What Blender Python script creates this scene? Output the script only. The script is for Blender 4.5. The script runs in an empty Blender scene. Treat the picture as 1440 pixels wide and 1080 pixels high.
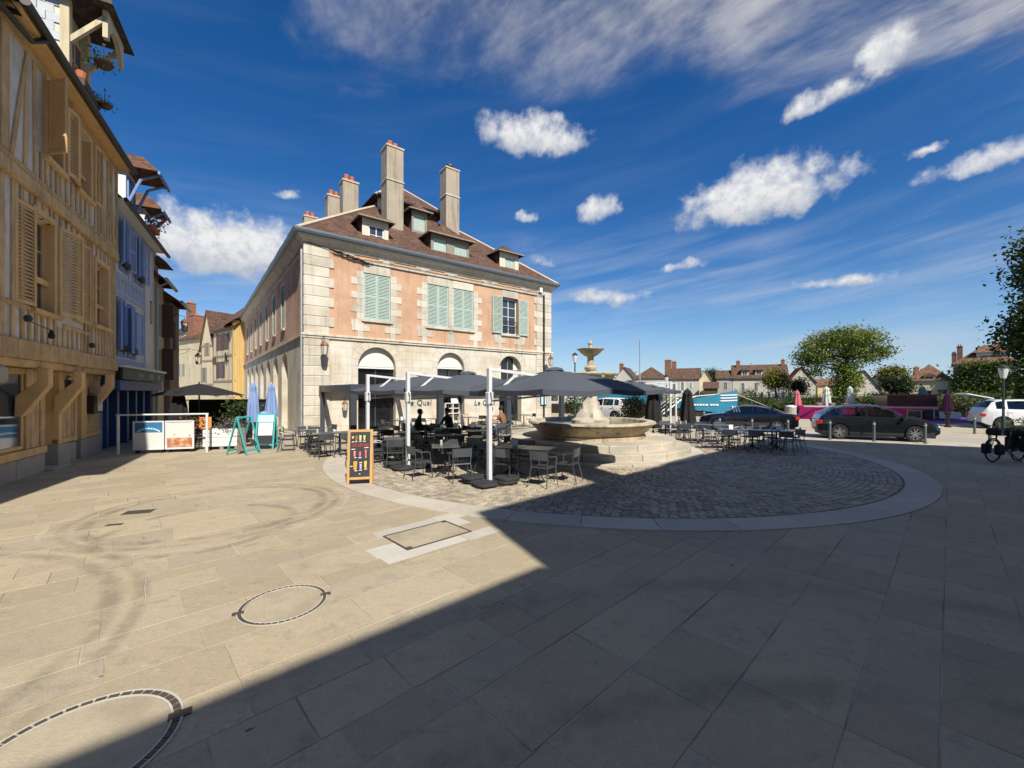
import bpy, bmesh, math, random
import numpy as np
from mathutils import Vector, Matrix
R = math.radians
rng = random.Random(7)
nrng = np.random.default_rng(11)
SC = bpy.context.scene
COL = SC.collection

# ------------------------------------------------------------------ camera
F, YH, H = 580.0, 551.0, 2.15          # focal length and horizon row in photo pixels, eye height in metres
cam_d = bpy.data.cameras.new('camera'); cam = bpy.data.objects.new('camera', cam_d); COL.objects.link(cam)
cam_d.sensor_width = 36; cam_d.lens = 36 * F / 1440; cam_d.shift_y = (YH - 540) / 1440
cam_d.clip_start = 0.05; cam_d.clip_end = 2000
cam.location = (0, 0, H); cam.rotation_euler = (R(90), 0, 0); SC.camera = cam
SC.render.resolution_x, SC.render.resolution_y = 1024, 768
SC.view_settings.view_transform = 'Standard'; SC.view_settings.look = 'None'
SC.view_settings.exposure = 0.46; SC.view_settings.gamma = 1
try:
    SC.cycles.max_bounces = 7; SC.cycles.diffuse_bounces = 4; SC.cycles.glossy_bounces = 3
    SC.cycles.transmission_bounces = 4; SC.cycles.transparent_max_bounces = 6
    SC.cycles.sample_clamp_indirect = 6; SC.cycles.use_denoising = True; SC.cycles.use_adaptive_sampling = True; SC.cycles.adaptive_threshold = .012
except Exception: pass

# ------------------------------------------------------------------ sun and sky
SUN_EL = R(46)
SUN_TO = Vector((0.42, -0.907, 0)).normalized()         # horizontal direction towards the sun
sd = bpy.data.lights.new('sun', 'SUN'); so = bpy.data.objects.new('sun', sd); COL.objects.link(so)
sd.energy = 5.0; sd.angle = R(0.53); sd.color = (1.0, 0.93, 0.82)
sv = Vector((SUN_TO.x * math.cos(SUN_EL), SUN_TO.y * math.cos(SUN_EL), math.sin(SUN_EL)))
so.rotation_euler = sv.to_track_quat('Z', 'Y').to_euler(); so.location = (20, -40, 60)

W = bpy.data.worlds.new('World'); SC.world = W; W.use_nodes = True
wn, wl = W.node_tree.nodes, W.node_tree.links
wn.clear()
class NT:
    """tiny node-graph helper: sockets or numbers in, socket out"""
    def __init__(s, nodes, links): s.n, s.l = nodes, links
    def put(s, sock, v):
        if isinstance(v, bpy.types.NodeSocket): s.l.new(v, sock)
        else: sock.default_value = v
    def m(s, op, a, b=0.0, c=0.0, clamp=False):
        k = s.n.new('ShaderNodeMath'); k.operation = op; k.use_clamp = clamp
        s.put(k.inputs[0], a); s.put(k.inputs[1], b); s.put(k.inputs[2], c); return k.outputs[0]
    def ss(s, x, lo, hi, a=0.0, b=1.0):
        k = s.n.new('ShaderNodeMapRange'); k.interpolation_type = 'SMOOTHSTEP'
        s.put(k.inputs[0], x); k.inputs[1].default_value = lo; k.inputs[2].default_value = hi
        k.inputs[3].default_value = a; k.inputs[4].default_value = b; return k.outputs[0]
    def vec(s, x, y, z=0.0):
        k = s.n.new('ShaderNodeCombineXYZ'); s.put(k.inputs[0], x); s.put(k.inputs[1], y); s.put(k.inputs[2], z); return k.outputs[0]
    def sep(s, v):
        k = s.n.new('ShaderNodeSeparateXYZ'); s.l.new(v, k.inputs[0]); return k.outputs
    def noise(s, v, scale, detail=4, rough=.55, dist=0.0):
        k = s.n.new('ShaderNodeTexNoise'); s.put(k.inputs['Vector'], v); k.inputs['Scale'].default_value = scale
        k.inputs['Detail'].default_value = detail; k.inputs['Roughness'].default_value = rough
        k.inputs['Distortion'].default_value = dist; return k.outputs[0]
    def mix(s, f, a, b, mode='MIX'):
        k = s.n.new('ShaderNodeMix'); k.data_type = 'RGBA'; k.blend_type = mode
        s.put(k.inputs[0], f); s.put(k.inputs[6], a); s.put(k.inputs[7], b); return k.outputs[2]
    def vmul(s, v, xyz):
        k = s.n.new('ShaderNodeVectorMath'); k.operation = 'MULTIPLY'; s.l.new(v, k.inputs[0]); k.inputs[1].default_value = xyz; return k.outputs[0]
    def vadd(s, v, w):
        k = s.n.new('ShaderNodeVectorMath'); k.operation = 'ADD'; s.l.new(v, k.inputs[0]); s.put(k.inputs[1], w); return k.outputs[0]
t = NT(wn, wl)
sky = wn.new('ShaderNodeTexSky'); sky.sky_type = 'NISHITA'; sky.sun_disc = False
sky.sun_elevation = SUN_EL; sky.sun_rotation = math.atan2(SUN_TO.x, SUN_TO.y); sky.altitude = 300
sky.air_density = 1.0; sky.dust_density = 0.25; sky.ozone_density = 3.0
hs = wn.new('ShaderNodeHueSaturation'); hs.inputs['Hue'].default_value = .508; hs.inputs['Saturation'].default_value = 1.36; hs.inputs['Value'].default_value = 1.6
wl.new(sky.outputs[0], hs.inputs['Color'])
gm = wn.new('ShaderNodeGamma'); gm.inputs[1].default_value = 1.0; wl.new(hs.outputs[0], gm.inputs[0])
tc = wn.new('ShaderNodeTexCoord'); d = tc.outputs['Generated']
dx, dy, dz = t.sep(d)
az = t.m('ARCTAN2', dx, dy); el = t.m('ARCSINE', dz)
zc = t.m('MAXIMUM', dz, 0.03); qx = t.m('DIVIDE', dx, zc); qy = t.m('DIVIDE', dy, zc)
ae = t.vec(az, el)
w1 = t.noise(ae, 11, 5, .6); w2 = t.noise(t.vadd(ae, (5.2, 1.3, 0)), 11, 5, .6)
big = t.noise(ae, 19, 7, .58)
azw = t.m('ADD', az, t.m('MULTIPLY', t.m('SUBTRACT', w1, .5), .10)); elw = t.m('ADD', el, t.m('MULTIPLY', t.m('SUBTRACT', w2, .5), .055))
# fair-weather cumulus: (azimuth, elevation, half width, half height, tilt, strength) in degrees
CUM = [(-34.3, 15.6, 9.6, 4.6, .05, 1.25), (2.7, 31.4, 8.2, 2.9, -.25, 1.05), (30.7, 21.8, 9.2, 3.9, .12, 1.2), (12.2, 23.3, 3.2, 2.2, .1, .8),
       (2.3, 22.6, 1.9, .9, 0, .75), (36.4, 29.2, 4.6, 1.5, .18, .9), (42.3, 31.4, 2.4, 2.4, .2, .95), (48.9, 20.2, 5.2, 1.4, .3, .8), (22.5, 15.6, 2.6, 1.0, 0, .8),
       (13.0, 12.4, 5.4, 1.3, 0, .62), (39.2, 11.6, 3.8, .9, .12, .7), (-28.5, 22.8, 1.5, .6, .3, .55), (45.0, 22.6, 1.2, .6, 0, .6), (4.5, 17.5, 2.0, 1.0, -.3, .5),
       (-62, 24, 9, 4, 0, 1), (66, 18, 8, 3, 0, 1), (110, 24, 11, 4, 0, 1), (-130, 22, 11, 4, 0, 1)]
fld = shd = None
for a0, e0, wa, we, tilt, st in CUM:
    a_ = t.m('MULTIPLY', t.m('SUBTRACT', azw, R(a0)), 1 / R(wa))
    e_ = t.m('SUBTRACT', t.m('SUBTRACT', elw, R(e0)), t.m('MULTIPLY', a_, tilt * R(we)))
    e_ = t.m('MULTIPLY', e_, 1 / R(we))
    low = t.m('MULTIPLY', t.m('MINIMUM', e_, 0.0), 1.55); hi_ = t.m('MAXIMUM', e_, 0.0)
    r2 = t.m('ADD', t.m('MULTIPLY', a_, a_), t.m('ADD', t.m('MULTIPLY', low, low), t.m('MULTIPLY', hi_, hi_)))
    f_ = t.m('MULTIPLY', t.m('SUBTRACT', 1.0, r2), st)
    g_ = t.m('MULTIPLY', t.ss(e_, -.55, .35), t.ss(r2, 2.2, 1.2))
    fld = f_ if fld is None else t.m('MAXIMUM', fld, f_)
    shd = g_ if shd is None else t.m('MAXIMUM', shd, g_)
fld = t.m('MAXIMUM', fld, -1.5)
dens = t.m('ADD', fld, t.m('MULTIPLY', t.m('SUBTRACT', big, .52), 2.9))
cum = t.ss(dens, -.22, .95)
puff = t.noise(t.vadd(ae, (0, .012, 3)), 40, 5, .6)
lit = t.m('MULTIPLY', t.ss(puff, .32, .60, .55, 1.0), t.m('ADD', t.m('MULTIPLY', shd, .60), .40))
cumcol = t.mix(lit, (4.4, 5.2, 6.8, 1), (12.2, 12.2, 12.2, 1))
# high layer with a ragged front, seen from below (plane projection, so it foreshortens like a real layer)
q = t.vec(qx, qy)
qs = t.vec(t.m('ADD', t.m('MULTIPLY', qx, 1.0), t.m('MULTIPLY', qy, .35)), t.m('MULTIPLY', qy, .8))
e1 = t.noise(qs, 2.2, 6, .6, .3); e2 = t.noise(t.vec(t.m('MULTIPLY', t.m('SUBTRACT', qx, qy), 1.4), t.m('MULTIPLY', t.m('ADD', qx, qy), 3.6)), 2.0, 6, .64, .5)
edge = t.m('ADD', t.m('SUBTRACT', 1.33, qy), t.m('MULTIPLY', t.m('SUBTRACT', e1, .5), .95))
edge = t.m('MINIMUM', edge, t.m('ADD', t.m('ADD', qx, .52), t.m('MULTIPLY', t.m('SUBTRACT', e1, .5), 1.0)))
lay = t.m('MULTIPLY', t.ss(edge, -.10, .42), t.ss(t.m('ADD', t.m('MULTIPLY', e2, .45), t.m('MULTIPLY', e1, .7)), .36, .66, .38, .97))
lay = t.m('MULTIPLY', lay, t.ss(t.m('ADD', qy, t.m('MULTIPLY', t.noise(q, .8, 3, .5), .9)), .35, 1.05, .10, 1.0))   # bank thinned overhead, out of view, to lower the sky fill
laycol = t.mix(t.ss(t.m('ADD', t.m('MULTIPLY', e1, .75), t.m('MULTIPLY', e2, .35)), .40, .70), (2.4, 2.7, 3.9, 1), (7.2, 7.3, 8.0, 1))
# thin cirrus, denser towards the horizon
ci = t.noise(t.vec(t.m('ADD', t.m('MULTIPLY', az, 2.2), t.m('MULTIPLY', el, -4.0)), t.m('ADD', t.m('MULTIPLY', el, 15), t.m('MULTIPLY', az, -1.5))), 1.25, 6, .6, .35)
ci2 = t.noise(ae, 2.2, 3, .5)
cir = t.m('MULTIPLY', t.ss(t.m('ADD', ci, t.m('MULTIPLY', t.m('SUBTRACT', ci2, .5), .55)), .36, .84, 0, .70), t.ss(el, .42, .20, .08, 1.0))
hz = t.ss(el, .26, .0, 0, .5); base = t.mix(hz, gm.outputs[0], (4.6, 7.6, 12.0, 1))
cc = t.mix(cir, base, (7.6, 8.6, 10.2, 1))
cc = t.mix(lay, cc, laycol)
cc = t.mix(cum, cc, cumcol)
bg = wn.new('ShaderNodeBackground'); bg.inputs['Strength'].default_value = 0.052; wl.new(cc, bg.inputs['Color'])
W.cycles.sampling_method = 'MANUAL'; W.cycles.sample_map_resolution = 256
wo = wn.new('ShaderNodeOutputWorld'); wl.new(bg.outputs[0], wo.inputs['Surface'])

# ------------------------------------------------------------------ pixel -> place helpers
def G(px, py, z=0.0):
    Y = (H - z) * F / (py - YH); return Vector(((px - 720) / F * Y, Y, z))
def at(px, py, Y):
    return Vector(((px - 720) / F * Y, Y, H - (py - YH) * Y / F))

# ------------------------------------------------------------------ materials
MATS = {}
def mat(name, col, rough=.8, var=.14, vs=1.6, bump=.15, bs=45, rnd=0.0, metal=0.0, streak=0.0, spec=.4, hue=None, kind=None, alpha=None, coat=0.0):
    if name in MATS: return MATS[name]
    m = bpy.data.materials.new(name); m.use_nodes = True
    n, l = m.node_tree.nodes, m.node_tree.links; b = n['Principled BSDF']; k = NT(n, l)
    b.inputs['Roughness'].default_value = rough; b.inputs['Metallic'].default_value = metal
    b.inputs['Specular IOR Level'].default_value = spec; b.inputs['Coat Weight'].default_value = coat
    g = n.new('ShaderNodeNewGeometry'); P = g.outputs['Position']
    c4 = (*col, 1)
    if kind == 'object': P = n.new('ShaderNodeTexCoord').outputs['Object']
    a = k.noise(P, vs, 5, .6); f = k.noise(P, vs * 9, 4, .65)
    v = k.m('ADD', k.m('MULTIPLY', k.m('SUBTRACT', a, .5), var * 2.6), k.m('MULTIPLY', k.m('SUBTRACT', f, .5), var * 1.6))
    if streak:
        s_ = k.noise(k.vmul(P, (5.5, 5.5, .35)), 1.0, 4, .6)
        v = k.m('ADD', v, k.m('MULTIPLY', k.ss(s_, .48, .74), -streak))
    if rnd:
        oi = n.new('ShaderNodeObjectInfo')
        v = k.m('ADD', v, k.m('MULTIPLY', k.m('SUBTRACT', oi.outputs['Random'], .5), rnd * 2))
    mul = k.m('MAXIMUM', k.m('ADD', v, 1.0), .12)
    base = c4
    if hue: base = k.mix(k.ss(k.noise(P, vs * .7, 4, .6), .40, .64), c4, (*hue, 1))
    colr = k.mix(1.0, base, k.vec(mul, mul, mul), 'MULTIPLY')
    l.new(colr, b.inputs['Base Color'])
    if bump:
        bp = n.new('ShaderNodeBump'); bp.inputs['Strength'].default_value = bump; bp.inputs['Distance'].default_value = .02
        l.new(k.noise(P, bs, 4, .6), bp.inputs['Height']); l.new(bp.outputs[0], b.inputs['Normal'])
    MATS[name] = m; return m
def glass(name, col=(.02, .025, .03), rough=.05, spec=.9):
    return mat(name, col, rough, .25, 1.2, 0, spec=spec)
def tile_mat(name, col, hue, row=.11, wid=.17):
    """small roof tiles far too small to build one by one: staggered rows, tile-to-tile tone, soft relief, lichen"""
    if name in MATS: return MATS[name]
    m = bpy.data.materials.new(name); m.use_nodes = True
    n, l = m.node_tree.nodes, m.node_tree.links; b = n['Principled BSDF']; k = NT(n, l)
    b.inputs['Roughness'].default_value = .9; b.inputs['Specular IOR Level'].default_value = .2
    P = n.new('ShaderNodeTexCoord').outputs['UV']
    br = n.new('ShaderNodeTexBrick'); l.new(P, br.inputs['Vector']); br.inputs['Scale'].default_value = 1.0
    br.inputs['Brick Width'].default_value = wid; br.inputs['Row Height'].default_value = row; br.inputs['Mortar Size'].default_value = .008
    br.inputs['Color1'].default_value = (.55, .55, .55, 1); br.inputs['Color2'].default_value = (1.3, 1.3, 1.3, 1); br.inputs['Mortar'].default_value = (.35, .35, .35, 1)
    W3 = n.new('ShaderNodeNewGeometry').outputs['Position']
    base = k.mix(k.ss(k.noise(W3, .8, 5, .65), .38, .66), (*col, 1), (*hue, 1))
    base = k.mix(k.ss(k.noise(W3, 3.0, 5, .7), .56, .76, 0, .6), base, (.16, .145, .11, 1))
    l.new(k.mix(.9, base, br.outputs[0], 'MULTIPLY'), b.inputs['Base Color'])
    bp = n.new('ShaderNodeBump'); bp.inputs['Strength'].default_value = .55; bp.inputs['Distance'].default_value = .03
    yy = k.sep(P)[1]; l.new(k.m('ADD', k.m('FRACT', k.m('DIVIDE', yy, -row)), k.m('MULTIPLY', br.outputs['Fac'], -.6)), bp.inputs['Height']); l.new(bp.outputs[0], b.inputs['Normal'])
    MATS[name] = m; return m

# ------------------------------------------------------------------ mesh helpers
class MB:
    def __init__(s, xf=None): s.v, s.f, s.xf, s.uv = [], [], xf, None
    def add(s, vs, fs):
        o = len(s.v); s.v += [tuple(p) for p in vs]; s.f += [tuple(i + o for i in f) for f in fs]; return s
    def box(s, x0, x1, y0, y1, z0, z1):
        vs = [(x, y, z) for z in (z0, z1) for y in (y0, y1) for x in (x0, x1)]
        return s.add(vs, [(0, 2, 3, 1), (4, 5, 7, 6), (0, 1, 5, 4), (2, 6, 7, 3), (0, 4, 6, 2), (1, 3, 7, 5)])
    def cbox(s, c, d, rz=0.0, rx=0.0, ry=0.0):
        M = Matrix.Translation(c) @ Matrix.Rotation(rz, 4, 'Z') @ Matrix.Rotation(ry, 4, 'Y') @ Matrix.Rotation(rx, 4, 'X')
        vs = [M @ Vector((x * d[0] / 2, y * d[1] / 2, z * d[2] / 2)) for z in (-1, 1) for y in (-1, 1) for x in (-1, 1)]
        return s.add(vs, [(0, 2, 3, 1), (4, 5, 7, 6), (0, 1, 5, 4), (2, 6, 7, 3), (0, 4, 6, 2), (1, 3, 7, 5)])
    def bar(s, a, b, w, h, up=(0, 0, 1)):
        a, b = Vector(a), Vector(b); z = (b - a).normalized(); x = z.cross(Vector(up))
        if x.length < 1e-4: x = z.cross(Vector((0, 1, 0)))
        x.normalize(); y = x.cross(z)
        vs = [p + x * (i * w / 2) + y * (j * h / 2) for p in (a, b) for j in (-1, 1) for i in (-1, 1)]
        return s.add(vs, [(0, 2, 3, 1), (4, 5, 7, 6), (0, 1, 5, 4), (2, 6, 7, 3), (0, 4, 6, 2), (1, 3, 7, 5)])
    def tube(s, pts, r, n=6, caps=True):
        pts = [Vector(p) for p in pts]; rs = r if isinstance(r, (list, tuple)) else [r] * len(pts); rings = []; vs = []
        ref = Vector((0, 0, 1))
        for i, p in enumerate(pts):
            tan = (pts[min(i + 1, len(pts) - 1)] - pts[max(i - 1, 0)]).normalized()
            x = tan.cross(ref if abs(tan.dot(ref)) < .95 else Vector((1, .2, 0))).normalized(); y = tan.cross(x)
            vs += [p + (x * math.cos(2 * math.pi * k / n) + y * math.sin(2 * math.pi * k / n)) * rs[i] for k in range(n)]
        fs = [(i * n + k, i * n + (k + 1) % n, (i + 1) * n + (k + 1) % n, (i + 1) * n + k) for i in range(len(pts) - 1) for k in range(n)]
        if caps: fs += [tuple(range(n - 1, -1, -1)), tuple((len(pts) - 1) * n + k for k in range(n))]
        return s.add(vs, fs)
    def lathe(s, prof, n=24, c=(0, 0, 0), wob=None, caps=True):
        vs = [(c[0] + r * (wob(k / n * 2 * math.pi, z) if wob else 1) * math.cos(2 * math.pi * k / n), c[1] + r * (wob(k / n * 2 * math.pi, z) if wob else 1) * math.sin(2 * math.pi * k / n), c[2] + z) for r, z in prof for k in range(n)]
        fs = [(i * n + k, i * n + (k + 1) % n, (i + 1) * n + (k + 1) % n, (i + 1) * n + k) for i in range(len(prof) - 1) for k in range(n)]
        if caps and prof[0][0] > 1e-4: fs.append(tuple(range(n - 1, -1, -1)))
        if caps and prof[-1][0] > 1e-4: fs.append(tuple((len(prof) - 1) * n + k for k in range(n)))
        return s.add(vs, fs)
    def prism(s, poly, y0, y1):
        """poly of (x,z), pushed from y0 to y1"""
        n = len(poly); vs = [(x, y0, z) for x, z in poly] + [(x, y1, z) for x, z in poly]
        return s.add(vs, [tuple(range(n)), tuple(range(2 * n - 1, n - 1, -1))] + [(k, k + n, (k + 1) % n + n, (k + 1) % n) for k in range(n)])
    def flat(s, poly, z0, z1):
        n = len(poly); vs = [(x, y, z0) for x, y in poly] + [(x, y, z1) for x, y in poly]
        return s.add(vs, [tuple(range(n - 1, -1, -1)), tuple(range(n, 2 * n))] + [(k, (k + 1) % n, (k + 1) % n + n, k + n) for k in range(n)])
    def build(s, name, m, parent=None, smooth=False, bev=0.0, uv=False, fix=True):
        me = bpy.data.meshes.new(name)
        vs = [s.xf @ Vector(p) for p in s.v] if s.xf else s.v
        me.from_pydata([tuple(p) for p in vs], [], s.f); me.update()
        if fix or bev:
            bm = bmesh.new(); bm.from_mesh(me)
            bmesh.ops.recalc_face_normals(bm, faces=bm.faces)
            if bev: bmesh.ops.bevel(bm, geom=bm.edges[:], offset=bev, segments=1, affect='EDGES', clamp_overlap=True)
            bm.to_mesh(me); bm.free()
        if uv: slope_uv(me)
        return put(name, me, m, parent, smooth)
def slope_uv(me):
    """roof UVs in metres: u along the eave, v up the slope"""
    L = me.uv_layers.new(name='UVMap').data
    for p in me.polygons:
        n = p.normal; h = Vector((-n.y, n.x, 0))
        if h.length < 1e-3: h = Vector((1, 0, 0))
        h.normalize(); up = n.cross(h)
        for li in p.loop_indices:
            c = me.vertices[me.loops[li].vertex_index].co; L[li].uv = (c.dot(h), c.dot(up))
def put(name, me, m, parent=None, smooth=False):
    o = bpy.data.objects.new(name, me); COL.objects.link(o)
    if m: me.materials.clear(); me.materials.append(m)
    if smooth:
        me.polygons.foreach_set('use_smooth', [True] * len(me.polygons))
        try: me.set_sharp_from_angle(angle=R(40))
        except Exception: pass
    if parent: o.parent = parent
    return o
def tag(o, label, cat, group=None):
    o['label'] = label; o['category'] = cat
    if group: o['group'] = group
    return o
def struct(o): o['kind'] = 'structure'; return o
def stuff(o): o['kind'] = 'stuff'; return o
def thing(name, label, cat, loc=(0, 0, 0), rz=0.0, group=None):
    o = bpy.data.objects.new(name, None); COL.objects.link(o); o.empty_display_size = .2
    o.location = loc; o.rotation_euler = (0, 0, rz); return tag(o, label, cat, group)
def dup(root, loc, rz=None, label=None, group=None, parent=None, scale=None):
    r = root.copy(); COL.objects.link(r); r.location = loc
    if rz is not None: r.rotation_euler = (0, 0, rz)
    if scale: r.scale = (scale,) * 3
    if label: r['label'] = label
    if group: r['group'] = group
    def rec(a, b):
        for ch in a.children:
            c = ch.copy(); COL.objects.link(c); c.parent = b; rec(ch, c)
    rec(root, r); return r
def text_mesh(txt, size, depth=.01, shear=0.0, spacing=1.0):
    cu = bpy.data.curves.new('txt', 'FONT'); cu.body = txt; cu.size = size; cu.extrude = depth; cu.align_x = 'CENTER'; cu.align_y = 'CENTER'; cu.shear = shear; cu.space_character = spacing
    ob = bpy.data.objects.new('txt', cu); COL.objects.link(ob); bpy.context.view_layer.update()
    me = bpy.data.meshes.new_from_object(ob.evaluated_get(bpy.context.evaluated_depsgraph_get())); bpy.data.objects.remove(ob); return me
def holewall(mb, L0, L1, z0, z1, holes, depth, y=0.0, seg=14):
    """wall face towards -y with rectangular or round-headed holes (x0,x1,za,zb,arch) and their reveals"""
    xs = sorted({L0, L1, *[h[0] for h in holes], *[h[1] for h in holes]})
    zs = sorted({z0, z1, *[h[2] for h in holes], *[h[3] for h in holes]})
    for i in range(len(xs) - 1):
        for j in range(len(zs) - 1):
            cx, cz = (xs[i] + xs[i + 1]) / 2, (zs[j] + zs[j + 1]) / 2
            if any(h[0] < cx < h[1] and h[2] < cz < h[3] for h in holes): continue
            mb.add([(xs[i], y, zs[j]), (xs[i + 1], y, zs[j]), (xs[i + 1], y, zs[j + 1]), (xs[i], y, zs[j + 1])], [(0, 1, 2, 3)])
    for x0, x1, za, zb, arch in holes:
        if arch:
            r = (x1 - x0) / 2; cx = (x0 + x1) / 2; zs_ = zb - r
            pts = [(x0, za), (x0, zs_)] + [(cx - r * math.cos(math.pi * k / seg), zs_ + r * math.sin(math.pi * k / seg)) for k in range(1, seg)] + [(x1, zs_), (x1, za)]
            for k in range(seg):
                a0, a1 = math.pi * k / seg, math.pi * (k + 1) / seg
                xa, xb = cx - r * math.cos(a0), cx - r * math.cos(a1)
                mb.add([(xa, y, zs_ + r * math.sin(a0)), (xb, y, zs_ + r * math.sin(a1)), (xb, y, zb), (xa, y, zb)], [(0, 1, 2, 3)])
        else: pts = [(x0, za), (x0, zb), (x1, zb), (x1, za)]
        for k in range(len(pts) - 1):
            (a, b), (c, d_) = pts[k], pts[k + 1]
            mb.add([(a, y, b), (c, y, d_), (c, y + depth, d_), (a, y + depth, b)], [(0, 1, 2, 3)])
        mb.add([(x0, y, za), (x1, y, za), (x1, y + depth, za), (x0, y + depth, za)], [(0, 1, 2, 3)])
def arch_pts(x0, x1, za, zb, seg=14):
    r = (x1 - x0) / 2; cx = (x0 + x1) / 2; zs_ = zb - r
    return [(x1, za), (x0, za)] + [(cx - r * math.cos(math.pi * k / seg), zs_ + r * math.sin(math.pi * k / seg)) for k in range(seg + 1)]
def window(parent, x, z, w, h, y, fm, gm_, nx=2, nz=3, xf=None, bar=.05, name='window', outer=.07):
    """frame and glazing bars, with the pane as a sub-part; (x,z) lower left corner, y is the outer face of the frame"""
    b = MB(xf)
    b.box(x, x + outer, y, y + .06, z, z + h).box(x + w - outer, x + w, y, y + .06, z, z + h)
    b.box(x + outer, x + w - outer, y + .002, y + .06, z, z + outer).box(x + outer, x + w - outer, y + .002, y + .06, z + h - outer, z + h)
    for i in range(1, nx): b.box(x + w * i / nx - bar / 2, x + w * i / nx + bar / 2, y + .006, y + .056, z + outer, z + h - outer)
    for j in range(1, nz): b.box(x + outer, x + w - outer, y + .012, y + .05, z + h * j / nz - bar * .3, z + h * j / nz + bar * .3)
    o = b.build(name, fm, parent)
    MB(xf).box(x + .02, x + w - .02, y + .03, y + .036, z + .02, z + h - .02).build('pane', gm_, o)
    return o
def shutter(parent, x, z, w, h, y, m, xf=None, tiers=2, pitch=.075, fr=.07, th=.045, name='shutter'):
    """louvred leaf seen from -y"""
    b = MB(xf); e = .004
    b.box(x, x + fr, y, y + th, z, z + h).box(x + w - fr, x + w, y, y + th, z, z + h)
    for k in range(tiers + 1):
        zz = z + (h - fr) * k / tiers; b.box(x + fr, x + w - fr, y + e, y + th, zz, zz + fr)
    for k in range(tiers):
        a = z + (h - fr) * k / tiers + fr; c = z + (h - fr) * (k + 1) / tiers
        nn = max(1, int((c - a) / pitch))
        for j in range(nn):
            zz = a + (j + .5) * (c - a) / nn
            b.add([(x + fr, y + .004, zz - pitch * .38), (x + w - fr, y + .004, zz - pitch * .38), (x + w - fr, y + th - .006, zz + pitch * .38), (x + fr, y + th - .006, zz + pitch * .38),
                   (x + fr, y + .012, zz - pitch * .38), (x + w - fr, y + .012, zz - pitch * .38), (x + w - fr, y + th, zz + pitch * .38), (x + fr, y + th, zz + pitch * .38)],
                  [(0, 1, 2, 3), (7, 6, 5, 4), (0, 4, 5, 1), (2, 6, 7, 3)])
    return b.build(name, m, parent)
def leaf_cloud(name, blobs, n, size, m, parent, seed=1, flat=.0, shell=.55, clump=None):
    """n leaf faces gathered in clumps inside ellipsoids (cx,cy,cz,rx,ry,rz,weight)"""
    g = np.random.default_rng(seed); w = np.array([b[6] for b in blobs], float); w /= w.sum()
    nc = clump or max(20, n // 34); bi = g.choice(len(blobs), nc, p=w); B = np.array([b[:6] for b in blobs], float)
    u = g.normal(size=(nc, 3)); u /= np.linalg.norm(u, axis=1)[:, None]
    rad = shell + (1 - shell) * g.random(nc) ** .6
    cc_ = B[bi, :3] + u * B[bi, 3:] * rad[:, None]
    k = g.integers(0, nc, n); cr = size * (1.5 + 1.8 * g.random(nc))
    p = cc_[k] + g.normal(size=(n, 3)) * cr[k][:, None] * np.array([.8, .8, .55])
    s = size * (.55 + .8 * g.random(n))
    nn_ = g.normal(size=(n, 3)) + np.array([0, 0, .9]) + u[k] * .5; nn_ /= np.linalg.norm(nn_, axis=1)[:, None]
    a = np.cross(nn_, g.normal(size=(n, 3))); a /= np.linalg.norm(a, axis=1)[:, None]; b = np.cross(nn_, a)
    a *= s[:, None] * .5; b *= s[:, None] * .33
    V = np.stack([p - a, p - b * .9 + a * .1, p + a, p + b], 1).reshape(-1, 3)
    me = bpy.data.meshes.new(name); me.vertices.add(4 * n); me.vertices.foreach_set('co', V.ravel())
    me.loops.add(4 * n); me.loops.foreach_set('vertex_index', np.arange(4 * n)); me.polygons.add(n)
    me.polygons.foreach_set('loop_start', np.arange(0, 4 * n, 4)); me.polygons.foreach_set('loop_total', np.full(n, 4))
    at_ = me.attributes.new('tone', 'FLOAT', 'FACE'); at_.data.foreach_set('value', np.clip(g.random(nc)[k] * .7 + g.random(n) * .3, 0, 1))
    me.update(); me.validate(); return put(name, me, m, parent)
def leaf_mat(name, dark, light, trans=.25):
    if name in MATS: return MATS[name]
    m = bpy.data.materials.new(name); m.use_nodes = True; n, l = m.node_tree.nodes, m.node_tree.links; b = n['Principled BSDF']; k = NT(n, l)
    a = n.new('ShaderNodeAttribute'); a.attribute_name = 'tone'
    c = k.mix(k.ss(a.outputs['Fac'], .1, .95), (*dark, 1), (*light, 1)); l.new(c, b.inputs['Base Color'])
    b.inputs['Roughness'].default_value = .55; b.inputs['Specular IOR Level'].default_value = .3
    tr = n.new('ShaderNodeBsdfTranslucent'); l.new(c, tr.inputs[0]); mx = n.new('ShaderNodeMixShader'); mx.inputs[0].default_value = trans
    l.new(b.outputs[0], mx.inputs[1]); l.new(tr.outputs[0], mx.inputs[2]); l.new(mx.outputs[0], n['Material Output'].inputs['Surface'])
    MATS[name] = m; return m
# ================================================================== the setting: ground, road, river, far bank
AR, NR = Vector((.8905, -.455, 0)), Vector((.455, .8905, 0))     # along the quay, and across it towards the river
def Q(a, D, z=0.0): return AR * a + NR * D + Vector((0, 0, z))
def Qpix(px, D, z=0.0):
    k = (px - 720) / F; Y = D / (NR.x * k + NR.y); return Vector((k * Y, Y, z))
def Dof(p): return p[0] * NR.x + p[1] * NR.y
FC = Vector((2.95, 15.5, 0))                                     # fountain centre
EP = Vector((.728, .686, 0)); PP = Vector((-.686, .728, 0))      # paving rows

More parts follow.
